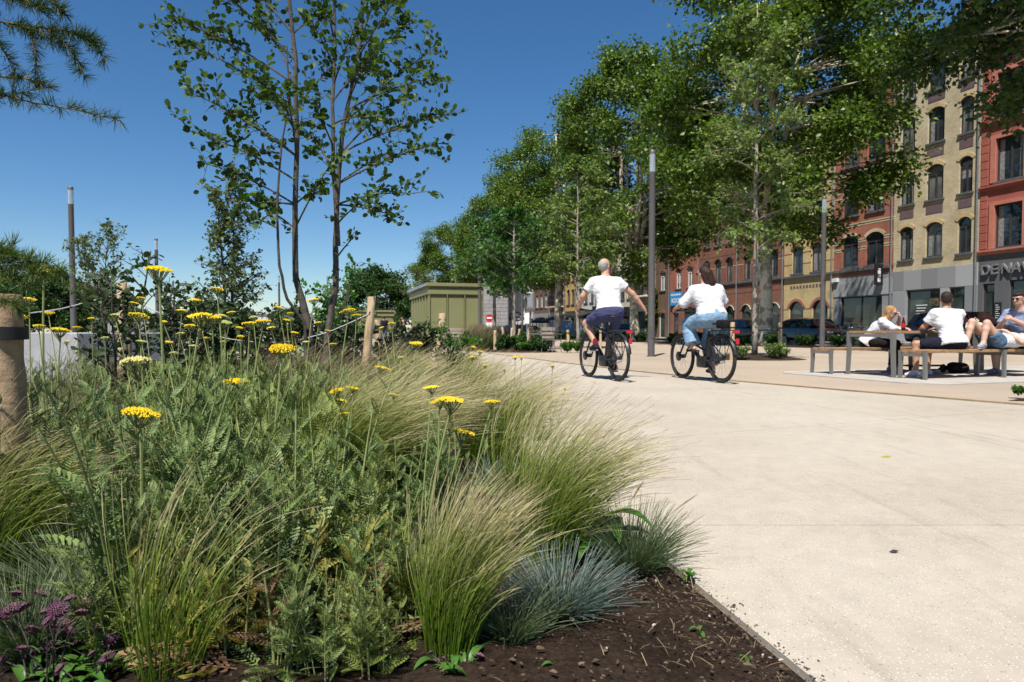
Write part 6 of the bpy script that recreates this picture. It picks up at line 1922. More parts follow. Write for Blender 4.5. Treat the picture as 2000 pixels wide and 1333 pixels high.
def bicycle(label, loc, rot, step=False, frame=None, seat_z=0.95, bar_z=1.08, crank=0.0, group="bicycles ridden on the path", lights=True):
    """local frame: y forwards, x to the rider's right; wheels touch z=0"""
    t = thing("bicycle", label, "bicycle", loc, rot, group)
    fm = frame or M_FRAMEB
    put_wheel(t, -0.54); put_wheel(t, 0.54)
    BB = Vector((0, -0.08, 0.29)); ST = Vector((0, -0.22, seat_z - 0.12)); HT0 = Vector((0, 0.37, 0.62)); HT1 = Vector((0, 0.31, 0.86)); RA = Vector((0, -0.54, WR)); FA = Vector((0, 0.54, WR))
    f = MB()
    f.tube([BB, ST], 0.018, 10)
    if step:
        f.tube([HT0, Vector((0, 0.16, 0.42)), Vector((0, 0.02, 0.33)), BB], [0.026, 0.03, 0.03, 0.026], 10); f.tube([HT1 - Vector((0, 0, 0.06)), Vector((0, 0.1, 0.52)), Vector((0, -0.12, 0.45))], 0.018, 8)
    else:
        f.tube([HT0, BB], 0.03, 10); f.tube([HT1 - Vector((0, 0, 0.04)), Vector((0, -0.19, seat_z - 0.24))], 0.021, 10)
    f.tube([HT0 - Vector((0, -0.01, 0.04)), HT1 + Vector((0, -0.01, 0.05))], 0.022, 10)
    for s in (-1, 1):
        f.tube([BB + Vector((s * 0.03, 0, 0)), RA + Vector((s * 0.06, 0, 0))], 0.011, 7)
        f.tube([ST + Vector((s * 0.012, 0.03, -0.12)), RA + Vector((s * 0.06, 0, 0))], 0.009, 7)
    f.build("frame", fm, t, True)
    k = MB()
    for s in (-1, 1):
        k.tube([HT0 + Vector((s * 0.05, 0, -0.03)), FA + Vector((s * 0.055, 0, 0))], [0.017, 0.012], 8)
    k.tube([HT0 + Vector((-0.06, 0, -0.03)), HT0 + Vector((0.06, 0, -0.03))], 0.02, 8)
    k.build("fork", fm, t, True)
    MB().bbox(-0.06, 0.06, -0.19, 0.05, 0.2, 0.37, 0.03).build("motor", M_FRAMEB, t, True)
    MB().bbox(-0.045, 0.045, -0.285, -0.215, 0.36, 0.70, 0.02).build("battery", M_FRAMEB, t, True)
    MB().tube([ST, Vector((0, -0.235, seat_z - 0.03))], 0.014, 8).build("seat_post", M_CHROME, t, True)
    sd = MB().ell((0, -0.29, seat_z), (0.085, 0.11, 0.035), 12, 8).ell((0, -0.16, seat_z - 0.002), (0.035, 0.13, 0.025), 10, 8)
    sd.build("saddle", M_SADDLE, t, True)
    b = MB().tube([HT1, (0, 0.27, bar_z - 0.02)], 0.015, 8)
    b.tube([(-0.31, 0.16, bar_z), (-0.22, 0.22, bar_z + 0.005), (-0.1, 0.28, bar_z - 0.01), (0, 0.285, bar_z - 0.015), (0.1, 0.28, bar_z - 0.01), (0.22, 0.22, bar_z + 0.005), (0.31, 0.16, bar_z)], 0.012, 8)
    hb = b.build("handlebar", M_FRAMEB, t, True)
    for s in (-1, 1):
        MB().tube([(s * 0.24, 0.207, bar_z + 0.002), (s * 0.32, 0.153, bar_z)], 0.018, 8).build("grip", M_TYRE, hb, True)
        MB().tube([(s * 0.2, 0.26, bar_z - 0.02), (s * 0.3, 0.22, bar_z - 0.03)], 0.006, 6).build("brake_lever", M_CHROME, hb, True)
    MB().bbox(-0.04, 0.04, 0.3, 0.33, bar_z, bar_z + 0.06, 0.008).build("display", M_BLACK, hb)
    # mudguards
    for y, a0, a1 in ((-0.54, 10, 175), (0.54, 25, 160)):
        g_ = MB(); n = 14
        V = []
        for i in range(n + 1):
            a = R(a0 + (a1 - a0) * i / n); rr = WR + 0.022
            for x, dr in ((-0.032, -0.012), (0, 0.0), (0.032, -0.012)):
                V.append((x, y - (rr + dr) * math.cos(a) * (1 if y < 0 else -1), WR + (rr + dr) * math.sin(a)))
        g_.add(V, [(3 * i + j, 3 * i + j + 1, 3 * i + j + 4, 3 * i + j + 3) for i in range(n) for j in (0, 1)])
        g_.build("mudguard", M_FRAMEB, t, True)
    rk = MB()
    for s in (-1, 1):
        rk.tube([(s * 0.06, -0.3, 0.74), (s * 0.065, -0.86, 0.76)], 0.007, 6); rk.tube([(s * 0.065, -0.54, WR + 0.01), (s * 0.065, -0.72, 0.755)], 0.006, 6); rk.tube([(s * 0.065, -0.54, WR + 0.01), (s * 0.065, -0.5, 0.75)], 0.006, 6)
    for y in (-0.4, -0.55, -0.7, -0.86):
        rk.tube([(-0.065, y, 0.755), (0.065, y, 0.755)], 0.006, 6)
    rk.build("rear_rack", M_FRAMEB, t, True)
    if lights:
        MB().bbox(-0.05, 0.05, -0.905, -0.87, 0.71, 0.75, 0.01).build("tail_light", M_REDL, t)
        MB().bbox(-0.025, 0.025, -0.93, -0.912, 0.56, 0.64, 0.006).build("reflector", M_REDL, t)
        MB().ell((0, 0.37, bar_z - 0.14), (0.035, 0.045, 0.035), 10, 8).build("headlight", M_CHROME, t, True)
    c = MB().tube([(0.055, BB.y, BB.z), (0.075, BB.y, BB.z)], 0.085, 20)
    ca = crank
    for s in (-1, 1):
        e = Vector((s * 0.1, BB.y + s * -0.165 * math.sin(ca), BB.z + s * -0.165 * math.cos(ca)))
        c.tube([(s * 0.085, BB.y, BB.z), e], 0.011, 6)
    c.build("crankset", M_FRAMEB, t, True)
    for s in (-1, 1):
        e = Vector((s * 0.15, BB.y + s * -0.165 * math.sin(ca), BB.z + s * -0.165 * math.cos(ca)))
        MB().bbox(e.x - 0.045, e.x + 0.045, e.y - 0.04, e.y + 0.04, e.z - 0.012, e.z + 0.012, 0.004).build("pedal", M_TYRE, t)
    MB().tube([(0.065, BB.y, BB.z + 0.082), (0.06, -0.54, WR + 0.05), (0.06, -0.54, WR - 0.05), (0.065, BB.y, BB.z - 0.082)], 0.006, 5).build("chain", M_CHROME, t)
    MB().tube([(-0.06, -0.45, 0.3), (-0.12, -0.62, 0.26)], 0.009, 6).build("kickstand", M_FRAMEB, t)
    return t

# ---- people: limbs as tapered capsules, melted into one skin
def skinmat(name, c):
    m, nt, p, out = new_mat(name)
    n = noisetex(nt, 9, 4)
    nt.links.new(ramp(nt, n.outputs[0], [(0.3, mul(c, 0.86)), (0.7, c)]), p.inputs["Base Color"])
    p.inputs["Roughness"].default_value = 0.55
    p.inputs["Subsurface Weight"].default_value = 0.15
    p.inputs["Subsurface Radius"].default_value = (0.02, 0.008, 0.005)
    p.inputs["Subsurface Scale"].default_value = 0.3
    return m
def clothmat(name, c, c2=None, scale=14, bump=0.5):
    m, nt, p, out = new_mat(name)
    n = noisetex(nt, scale, 3); w = noisetex(nt, 9, 3, 0.55)
    nt.links.new(ramp(nt, n.outputs[0], [(0.35, c2 or mul(c, 0.9)), (0.65, c)]), p.inputs["Base Color"])
    p.inputs["Roughness"].default_value = 0.9
    p.inputs["Specular IOR Level"].default_value = 0.1
    add_bump(nt, p, w.outputs[0], bump, 0.03)
    return m
def hairmat(name, c, c2):
    m, nt, p, out = new_mat(name)
    tc = nd(nt, "ShaderNodeTexCoord"); mp = nd(nt, "ShaderNodeMapping"); mp.inputs["Scale"].default_value = (60, 60, 7)
    nt.links.new(tc.outputs["Object"], mp.inputs[0])
    n = noisetex(nt, 1.6, 4, 0.6, vec=mp.outputs[0])
    nt.links.new(ramp(nt, n.outputs[0], [(0.3, c2), (0.7, c)]), p.inputs["Base Color"])
    p.inputs["Roughness"].default_value = 0.6
    p.inputs["Specular IOR Level"].default_value = 0.25
    add_bump(nt, p, n.outputs[0], 0.8, 0.01)
    return m
SK1 = skinmat("fair_skin", (0.52, 0.29, 0.20)); SK2 = skinmat("tanned_skin", (0.40, 0.21, 0.13)); SK3 = skinmat("light_skin", (0.56, 0.34, 0.25))
C_WHITE = clothmat("white_cotton", (0.64, 0.64, 0.66)); C_WHITE2 = clothmat("white_blouse", (0.60, 0.60, 0.64)); C_NAVY = clothmat("navy_cotton", (0.055, 0.06, 0.13)); C_DKNAVY = clothmat("dark_navy_shorts", (0.015, 0.016, 0.028))
C_JEAN = clothmat("light_blue_denim", (0.22, 0.34, 0.47), (0.16, 0.26, 0.38)); C_BLACK = clothmat("black_trousers", (0.014, 0.013, 0.014)); C_BLUE = clothmat("grey_blue_tee", (0.24, 0.28, 0.40)); C_DENIM = clothmat("denim_shorts", (0.10, 0.16, 0.24), (0.06, 0.10, 0.16)); C_OLIVE = clothmat("olive_shorts", (0.11, 0.105, 0.06))
C_SHOEB = clothmat("dark_shoe", (0.02, 0.02, 0.03)); C_SHOEW = clothmat("pale_shoe", (0.6, 0.58, 0.6)); C_SOLE = surf("white_sole", (0.7, 0.7, 0.68), rough=0.7); C_SOCK = clothmat("maroon_sock", (0.15, 0.015, 0.03))
H_GREY = hairmat("grey_hair", (0.42, 0.40, 0.37), (0.22, 0.2, 0.18)); H_BROWN = hairmat("brown_hair", (0.04, 0.017, 0.01), (0.014, 0.007, 0.005)); H_BLOND = hairmat("blonde_hair", (0.42, 0.25, 0.10), (0.24, 0.13, 0.05)); H_DARK = hairmat("dark_hair", (0.035, 0.02, 0.013), (0.015, 0.009, 0.007))
def melt(parts, voxel, mat, name, smooth=0.03, wob=0.0, cuts=()):
    """parts: ('c',p0,p1,r0,r1) round cone, ('k',p0,p1,r0,r1) flat-ended cone, ('e',centre,radii,rot) ellipsoid;
    blended as a distance field and skinned as one continuous surface"""
    lo = np.full(3, 1e9); hi = -lo
    box = []
    for q in parts:
        if q[0] == 'e':
            c = np.array(q[1]); m = max(q[2]); a0, a1 = c - m, c + m
        else:
            m = max(q[3], q[4]); p0, p1 = np.array(q[1]), np.array(q[2]); a0, a1 = np.minimum(p0, p1) - m, np.maximum(p0, p1) + m
        box.append((a0, a1)); lo = np.minimum(lo, a0); hi = np.maximum(hi, a1)
    lo -= 3 * voxel; hi += 3 * voxel
    n = np.ceil((hi - lo) / voxel).astype(int) + 1
    f = np.full(n, 1.0, np.float32)
    for q, (a0, a1) in zip(parts, box):
        rmin = min(q[2]) if q[0] == 'e' else min(q[3], q[4])
        k = min(smooth, rmin * 0.55)
        i0 = np.maximum(((a0 - k - lo) / voxel).astype(int) - 2, 0); i1 = np.minimum(((a1 + k - lo) / voxel).astype(int) + 3, n)
        g = [lo[d] + voxel * np.arange(i0[d], i1[d]) for d in range(3)]
        X, Y, Z = np.meshgrid(*g, indexing='ij')
        if q[0] == 'e':
            M = np.array(q[3]).T if len(q) > 3 and q[3] is not None else np.eye(3)
            P = np.stack([X - q[1][0], Y - q[1][1], Z - q[1][2]], -1) @ M.T
            r = np.array(q[2])
            k0 = np.linalg.norm(P / r, axis=-1); k1 = np.linalg.norm(P / (r * r), axis=-1)
            d = k0 * (k0 - 1) / np.maximum(k1, 1e-6)
        else:
            p0 = np.array(q[1]); v = np.array(q[2]) - p0; L2 = max(v @ v, 1e-9)
            t = ((X - p0[0]) * v[0] + (Y - p0[1]) * v[1] + (Z - p0[2]) * v[2]) / L2
            tc = np.clip(t, 0, 1)
            rad = q[3] + (q[4] - q[3]) * tc
            dx = np.sqrt((X - p0[0] - v[0] * (tc if q[0] == 'c' else t)) ** 2 + (Y - p0[1] - v[1] * (tc if q[0] == 'c' else t)) ** 2 + (Z - p0[2] - v[2] * (tc if q[0] == 'c' else t)) ** 2)
            d = dx - rad
            if q[0] == 'k':
                L = math.sqrt(L2)
                d = np.maximum(d, np.maximum(-t, t - 1) * L)
        sl = f[i0[0]:i1[0], i0[1]:i1[1], i0[2]:i1[2]]
        h = np.clip(0.5 + 0.5 * (sl - d) / k, 0, 1)
        sl[...] = sl * (1 - h) + d * h - k * h * (1 - h)
    if len(cuts):
        X, Y, Z = np.meshgrid(*[lo[d] + voxel * np.arange(n[d]) for d in range(3)], indexing='ij')
        for (p, nn) in cuts:
            nn = Vector(nn).normalized()
            f = np.maximum(f, (X - p[0]) * nn[0] + (Y - p[1]) * nn[1] + (Z - p[2]) * nn[2])
    # surface nets
    ins = f < 0
    S = np.array([n[1] * n[2], n[2], 1])
    cid = []; pos = []; quads = []
    for ax in range(3):
        s0 = [slice(None)] * 3; s1 = [slice(None)] * 3
        s0[ax] = slice(0, -1); s1[ax] = slice(1, None)
        A, B = f[tuple(s0)], f[tuple(s1)]
        I = np.argwhere((A < 0) != (B < 0))
        u, w = [(1, 2), (2, 0), (0, 1)][ax]
        I = I[(I[:, u] > 0) & (I[:, w] > 0)]
        va = f[I[:, 0], I[:, 1], I[:, 2]]
        J = I.copy(); J[:, ax] += 1
        vb = f[J[:, 0], J[:, 1], J[:, 2]]
        p = I.astype(float); p[:, ax] += va / (va - vb)
        base = I @ S
        c4 = [base, base - S[u], base - S[u] - S[w], base - S[w]]
        for c in c4:
            cid.append(c); pos.append(p)
        Q = np.stack(c4, 1)
        Q[va > 0] = Q[va > 0][:, ::-1]
        quads.append(Q)
    cid = np.concatenate(cid); pos = np.concatenate(pos); Q = np.concatenate(quads)
    uq, inv = np.unique(cid, return_inverse=True)
    cnt = np.bincount(inv)
    V = np.stack([np.bincount(inv, pos[:, d]) / cnt for d in range(3)], 1) * voxel + lo
    F = np.searchsorted(uq, Q)
    # light relaxation
    E = np.concatenate([F[:, [0, 1]], F[:, [1, 2]], F[:, [2, 3]], F[:, [3, 0]]])
    deg = np.bincount(E[:, 0], minlength=len(V)) + np.bincount(E[:, 1], minlength=len(V))
    for _ in range(2):
        acc = np.stack([np.bincount(E[:, 0], V[E[:, 1], d], len(V)) + np.bincount(E[:, 1], V[E[:, 0], d], len(V)) for d in range(3)], 1)
        V = V * 0.5 + 0.5 * acc / np.maximum(deg, 1)[:, None]
    me = mesh_np(name, V, F, mat, smooth=True)
    if wob:
        N = np.zeros(len(V) * 3, np.float32); me.vertices.foreach_get("normal", N); N = N.reshape(-1, 3)
        k = np.array([mnoise.noise(Vector((v[0] * 11, v[1] * 11, v[2] * 15))) + 0.7 * mnoise.noise(Vector((v[0] * 16 + v[2] * 22, v[1] * 16 + 3, v[2] * 34 - v[0] * 14))) for v in V])
        me.vertices.foreach_set("co", (V + N * (k * wob)[:, None]).astype(np.float32).ravel())
        me.update()
    return me
def hand_parts(w, d, up, thumb_side, curl=0.4, s=1.0):
    """wrist w, hand direction d, back-of-hand normal up, thumb towards thumb_side"""
    d = Vector(d).normalized(); up = Vector(up); up = (up - d * up.dot(d)).normalized(); sd = Vector(thumb_side); sd = (sd - d * sd.dot(d) - up * sd.dot(up)).normalized()
    w = Vector(w)
    P = [('c', w, w + d * 0.05 * s, 0.026 * s, 0.026 * s), ('c', w + sd * 0.018 * s + d * 0.03 * s, w + sd * 0.024 * s + d * 0.078 * s, 0.017 * s, 0.013 * s), ('c', w - sd * 0.018 * s + d * 0.03 * s, w - sd * 0.024 * s + d * 0.073 * s, 0.017 * s, 0.012 * s)]
    for i, L in enumerate((0.072, 0.08, 0.075, 0.058)):
        o = w + d * 0.078 * s + sd * (0.029 - 0.019 * i) * s
        a = curl * 0.9; b_ = curl * 1.9
        k1 = o + (d * math.cos(a) - up * math.sin(a)) * L * 0.5 * s
        k2 = k1 + (d * math.cos(b_) - up * math.sin(b_)) * L * 0.5 * s
        P += [('c', o, k1, 0.0092 * s, 0.0086 * s), ('c', k1, k2, 0.0086 * s, 0.0072 * s)]
    t0 = w + sd * 0.026 * s + d * 0.025 * s
    t1 = t0 + (sd * 0.65 + d * 0.7 - up * 0.35 * curl).normalized() * 0.042 * s
    t2 = t1 + (sd * 0.25 + d * 0.9 - up * 0.8 * curl).normalized() * 0.032 * s
    P += [('c', t0, t1, 0.013 * s, 0.0105 * s), ('c', t1, t2, 0.0105 * s, 0.008 * s)]
    return P
def head_parts(c, fwd, s=1.0):
    fwd = Vector(fwd).normalized(); up = Vector((0, 0, 1)); up = (up - fwd * up.dot(fwd)).normalized(); rt = fwd.cross(up)
    M = Matrix((rt, fwd, up)).transposed()
    c = Vector(c)
    q = lambda x, y, z: c + M @ (Vector((x, y, z)) * s)
    P = [('e', q(0, -0.012, 0.022), (0.076 * s, 0.095 * s, 0.092 * s), M), ('e', q(0, 0.025, -0.045), (0.058 * s, 0.062 * s, 0.066 * s), M), ('c', q(0, 0.062, -0.088), q(0, 0.058, -0.07), 0.022 * s, 0.03 * s),
         ('c', q(0, 0.084, 0.018), q(0, 0.104, -0.022), 0.010 * s, 0.0145 * s), ('c', q(-0.02, 0.078, -0.056), q(0.02, 0.078, -0.056), 0.011 * s, 0.011 * s), ('c', q(-0.045, 0.07, 0.03), q(0.045, 0.07, 0.03), 0.013 * s, 0.013 * s)]
    for sx in (-1, 1):
        P += [('e', q(sx * 0.077, -0.005, -0.004), (0.012 * s, 0.02 * s, 0.032 * s), M)]
    return P, q, M
def sunglasses(parent, q, M, s=1.0):
    b = MB()
    for sx in (-1, 1):
        b.ell(q(sx * 0.033, 0.088, 0.016), (0.027 * s, 0.009 * s, 0.02 * s), 12, 8, M)
        b.tube([q(sx * 0.058, 0.08, 0.022), q(sx * 0.077, 0.04, 0.022), q(sx * 0.081, -0.02, 0.016)], 0.004, 5)
    b.tube([q(-0.01, 0.096, 0.02), q(0.01, 0.096, 0.02)], 0.004, 5)
    b.build("sunglasses", M_BLACK, parent, True)
def person(label, loc, rot, J, skin, wear, face, hair=None, head_s=1.0, slim=1.0, hands=None, extra=None, glasses=False, group=None, vox=0.0085, fem=False):
    """J: joints; wear: list of (name, material, function(parts) spec)"""
    t = thing("person", label, "person", loc, rot, group)
    j = {k: Vector(v) for k, v in J.items()}
    pel, ch, nk, hd = j["pelvis"], j["chest"], j["neck"], j["head"]
    shl, shr = j["shL"], j["shR"]; rt = (shr - shl).normalized(); hrt = (j["hipR"] - j["hipL"]).normalized()
    P = []
    tor = []
    for s in (-1, 1):
        a = pel + hrt * s * 0.075 * slim; m = pel.lerp(ch, 0.5) + rt * s * 0.06 * slim; b_ = ch + rt * s * 0.085 * slim
        tor += [(a, m, 0.112 * slim, 0.098 * slim), (m, b_, 0.098 * slim, 0.112 * slim), (b_, (shl if s < 0 else shr).lerp(nk, 0.25) - Vector((0, 0, 0.03)), 0.11 * slim, 0.07 * slim)]
    tor += [(pel, ch, 0.115 * slim, 0.12 * slim), (shl, shr, 0.062 * slim, 0.062 * slim)]
    P += [('c',) + x for x in tor]
    P += [('c', nk - Vector((0, 0, 0.05)), nk.lerp(hd, 0.55), 0.062 * slim, 0.054 * slim), ('c', nk, shl, 0.05, 0.055 * slim), ('c', nk, shr, 0.05, 0.055 * slim)]
    hp, q, M = head_parts(hd, face, head_s)
    P += hp
    arm = {}
    for s in "LR":
        sh, el, wr = j["sh" + s], j["el" + s], j["wr" + s]
        arm[s] = (sh, el, wr)
        P += [('c', sh, el, 0.054 * slim, 0.041 * slim), ('c', el, el.lerp(wr, 0.35), 0.042 * slim, 0.043 * slim), ('c', el.lerp(wr, 0.35), wr, 0.042 * slim, 0.027 * slim)]
        hw = (hands or {}).get(s, {})
        d = Vector(hw.get("d", (wr - el))); up = Vector(hw.get("up", (0, 0, 1))); th = Vector(hw.get("thumb", rt * (1 if s == "L" else -1)))
        P += hand_parts(wr, d, up, th, hw.get("curl", 0.5), 1.0 if not fem else 0.92)
    for s in "LR":
        hi, kn, an, toe = j["hip" + s], j["kn" + s], j["an" + s], j["toe" + s]
        P += [('c', hi, kn, 0.085 * slim, 0.055 * slim), ('c', kn, kn.lerp(an, 0.32), 0.054 * slim, 0.056 * slim), ('c', kn.lerp(an, 0.32), an, 0.055 * slim, 0.036)]
        fd = (toe - an); heel = an - Vector((fd.x, fd.y, 0)).normalized() * 0.03 + Vector((0, 0, -0.035))
        P += [('c', heel, toe, 0.03, 0.024), ('c', an, an.lerp(toe, 0.5), 0.036, 0.03)]
    body = link("body", melt(P, vox, skin, "body", 0.03), t)
    flat = []
    for (nm, mat, spec) in wear:
        if nm in ("shoes", "socks", "soles"):
            flat += [(nm[:-1], mat, [sp]) for sp in spec]
        else:
            flat.append((nm, mat, spec))
    for (nm, mat, spec) in flat:
        parts = []; cuts = []
        for sp in spec:
            k = sp[0]
            if k == "torso":      # (torso, inflate, hem extension, cut)
                inf = sp[1]
                parts += [('c', a, b_, r0 + inf, r1 + inf) for (a, b_, r0, r1) in tor]
                parts += [('c', nk - Vector((0, 0, 0.03)), shl, 0.055 * slim + inf * 0.5, 0.058 * slim + inf), ('c', nk - Vector((0, 0, 0.03)), shr, 0.055 * slim + inf * 0.5, 0.058 * slim + inf)]
                dn = (pel - ch).normalized()
                for s in (-1, 0, 1):
                    parts += [('c', pel + hrt * s * 0.08 * slim, pel + hrt * s * 0.085 * slim + dn * 0.05, 0.112 * slim + inf * 1.4, 0.115 * slim + inf * 1.6)]
                cuts.append((pel + dn * sp[2], dn))
                up_ = (nk.lerp(hd, 0.3) - ch).normalized()
                cuts.append((nk + up_ * 0.012, up_))
            elif k == "sleeve":   # (sleeve, side, fraction down the arm, inflate)
                sh, el, wr = arm[sp[1]]
                f = sp[2]; inf = sp[3]
                if f <= 1:
                    parts += [('k', sh, sh.lerp(el, f), 0.056 * slim + inf, 0.05 * slim + inf * 1.3)]
                else:
                    parts += [('c', sh, el, 0.056 * slim + inf, 0.046 * slim + inf), ('k', el, el.lerp(wr, f - 1), 0.045 * slim + inf, 0.04 * slim + inf)]
            elif k == "leg":      # (leg, side, fraction, inflate, flare)
                hi, kn, an = j["hip" + sp[1]], j["kn" + sp[1]], j["an" + sp[1]]
                f, inf, fl = sp[2], sp[3], sp[4]
                if f <= 1:
                    parts += [('c', hi, hi.lerp(kn, f * 0.5), 0.09 * slim + inf, 0.082 * slim + inf), ('k', hi, hi.lerp(kn, f), 0.09 * slim + inf, 0.066 * slim + inf + fl)]
                else:
                    parts += [('c', hi, kn, 0.09 * slim + inf, 0.062 * slim + inf), ('k', kn, kn.lerp(an, f - 1), 0.06 * slim + inf, 0.045 + inf + fl)]
            elif k == "hips":
                inf = sp[1]
                parts += [('c', pel + hrt * -0.08 * slim, pel + hrt * 0.08 * slim, 0.112 * slim + inf, 0.112 * slim + inf), ('c', pel, pel.lerp(ch, 0.25), 0.118 * slim + inf, 0.11 * slim + inf)]
                for s in "LR":
                    parts += [('c', pel, j["hip" + s], 0.1 * slim + inf, 0.095 * slim + inf)]
            elif k == "shoe":
                an, toe = j["an" + sp[1]], j["toe" + sp[1]]
                fd = (toe - an); h = Vector((fd.x, fd.y, 0)).normalized()
                heel = an - h * 0.035 + Vector((0, 0, -0.035))
                parts += [('c', heel, toe, 0.042, 0.034), ('c', an + Vector((0, 0, -0.005)), an.lerp(toe, 0.55), 0.045, 0.036)]
            elif k == "raw":
                parts.append(sp[1])
        link(nm, melt(parts, 0.0105, mat, nm, 0.035, 0.008 if nm not in ("shoe", "sock", "sole") else 0, cuts), t)
    if hair:
        mat, spec = hair
        hp_ = []
        for sp in spec:
            if sp[0] == 'e': hp_.append(('e', q(*sp[1]), tuple(x * head_s for x in sp[2]), M))
            else: hp_.append(('c', q(*sp[1]), q(*sp[2]), sp[3] * head_s, sp[4] * head_s))
        link("hair", melt(hp_, 0.008, mat, "hair", 0.02, 0.004), t)
    for sx in (-1, 1):
        MB().ell(q(sx * 0.031, 0.078, 0.014), (0.012, 0.008, 0.006), 8, 6, M).build("eye", M_BLACK, t, True)
    if glasses:
        sunglasses(t, q, M, head_s)
    return t, q, M
SHORT = [('e', (0, -0.03, 0.04), (0.083, 0.09, 0.082)), ('e', (0, 0.015, 0.078), (0.068, 0.075, 0.04)), ('e', (0, -0.06, -0.01), (0.072, 0.055, 0.065))]

# man cyclist
mid = (gnd(1207, 747) + gnd(1150, 738)) / 2; mid.z = 0.012
hd_ = (gnd(1150, 738) - gnd(1207, 747)); rot_m = math.atan2(-hd_.x, hd_.y)
bicycle("black electric bicycle ridden by the man", mid, rot_m, crank=R(8), seat_z=0.96)
J = dict(pelvis=(0.0, -0.25, 1.03), chest=(0.0, -0.13, 1.37), neck=(0.01, -0.06, 1.57), head=(0.015, -0.02, 1.745), shL=(-0.19, -0.08, 1.49), shR=(0.20, -0.10, 1.49),
         elL=(-0.33, 0.02, 1.28), wrL=(-0.34, 0.135, 1.125), elR=(0.43, -0.14, 1.32), wrR=(0.60, -0.16, 1.12),
         hipL=(-0.1, -0.24, 1.0), hipR=(0.1, -0.24, 1.0), knL=(-0.21, 0.16, 0.87), knR=(0.14, 0.08, 0.62), anL=(-0.14, -0.05, 0.53), anR=(0.14, -0.12, 0.215), toeL=(-0.15, 0.10, 0.47), toeR=(0.15, 0.06, 0.155))
person("grey-haired man in white tee and navy shorts riding with one arm out", mid, rot_m, J, SK1,
       [("shirt", C_WHITE, [("torso", 0.013, -0.03), ("sleeve", "L", 0.62, 0.02), ("sleeve", "R", 0.5, 0.02)]), ("shorts", C_NAVY, [("hips", 0.012), ("leg", "L", 0.74, 0.014, 0.014), ("leg", "R", 0.85, 0.014, 0.012)]),
        ("shoes", C_SHOEB, [("shoe", "L"), ("shoe", "R")]), ("socks", C_SOCK, [("raw", ('c', Vector((-0.14, -0.05, 0.54)), Vector((-0.145, -0.02, 0.6)), 0.043, 0.045)), ("raw", ('c', Vector((0.14, -0.11, 0.225)), Vector((0.14, -0.09, 0.28)), 0.043, 0.045))]),
        ("soles", C_SOLE, [("raw", ('c', Vector((-0.14, -0.09, 0.465)), Vector((-0.15, 0.11, 0.44)), 0.025, 0.02)), ("raw", ('c', Vector((0.14, -0.15, 0.155)), Vector((0.15, 0.07, 0.128)), 0.025, 0.02))])],
       (0.88, 0.48, -0.05), (H_GREY, [('e', (0, -0.035, 0.02), (0.082, 0.082, 0.07)), ('e', (0, -0.055, -0.02), (0.072, 0.055, 0.05))]), 1.02, 1.06, {"L": dict(d=(0.05, 0.8, -0.45), curl=0.9, thumb=(1, 0, 0)), "R": dict(d=(0.6, 0, -0.8), up=(0.8, -0.2, 0.5), thumb=(0, 1, 0), curl=0.35)}, glasses=True)
# woman cyclist
mid2 = (gnd(1405, 750) + gnd(1335, 741)) / 2; mid2.z = 0.012
hd2 = (gnd(1335, 741) - gnd(1405, 750)); rot_w = math.atan2(-hd2.x, hd2.y)
bicycle("black step-through electric bicycle ridden by the woman", mid2, rot_w, True, crank=R(-6), seat_z=0.86, bar_z=1.06)
J = dict(pelvis=(0.02, -0.25, 0.95), chest=(0.02, -0.15, 1.24), neck=(0.02, -0.09, 1.42), head=(0.0, -0.04, 1.59), shL=(-0.165, -0.08, 1.34), shR=(0.19, -0.13, 1.345),
         elL=(-0.30, 0.0, 1.16), wrL=(-0.33, 0.14, 1.10), elR=(0.33, -0.10, 1.13), wrR=(0.30, 0.10, 1.09),
         hipL=(-0.09, -0.23, 0.92), hipR=(0.12, -0.23, 0.92), knL=(-0.16, 0.13, 0.85), knR=(0.15, 0.09, 0.58), anL=(-0.14, -0.02, 0.52), anR=(0.14, -0.1, 0.21), toeL=(-0.15, 0.11, 0.46), toeR=(0.15, 0.05, 0.15))
person("woman in white blouse and pale flared jeans riding away, brown ponytail", mid2, rot_w, J, SK1,
       [("blouse", C_WHITE2, [("torso", 0.022, -0.005), ("sleeve", "L", 1.15, 0.022), ("sleeve", "R", 0.85, 0.024)]), ("jeans", C_JEAN, [("hips", 0.03), ("leg", "L", 1.9, 0.022, 0.045), ("leg", "R", 1.9, 0.022, 0.04)]),
        ("shoes", C_SHOEB, [("raw", ('c', Vector((-0.14, -0.03, 0.475)), Vector((-0.15, 0.12, 0.455)), 0.03, 0.028)), ("raw", ('c', Vector((0.14, -0.12, 0.165)), Vector((0.15, 0.06, 0.14)), 0.03, 0.028))])],
       (-0.35, 0.93, -0.05), (H_BROWN, [('e', (0, -0.03, 0.035), (0.088, 0.098, 0.092)), ('e', (0, -0.07, 0.13), (0.045, 0.045, 0.04)), ('c', (0, -0.09, 0.0), (0.03, -0.12, -0.13), 0.075, 0.07), ('c', (0.03, -0.12, -0.13), (0.09, -0.14, -0.29), 0.062, 0.022), ('c', (-0.05, -0.05, -0.02), (-0.04, -0.09, -0.15), 0.04, 0.03)]),
       0.97, 1.08, {"L": dict(d=(0.05, 0.8, -0.3), curl=0.9, thumb=(1, 0, 0)), "R": dict(d=(-0.05, 0.8, -0.3), curl=0.9, thumb=(-1, 0, 0))}, glasses=True, fem=True)
tb = MB().bbox(-0.16, -0.06, -0.84, -0.62, 0.78, 0.9, 0.03).build("bag", C_BLACK, None, True, loc=mid2, rotz=rot_w); tag(tb, "small black bag strapped on the woman's rear rack", "bag")

# ---- people at the picnic table (table frame: x along the table, y away from camera, origin at its left end)
def tp(a, b_, z=0.0):
    return tw(a, b_, z + 0.016)
PG = "people at the picnic table"
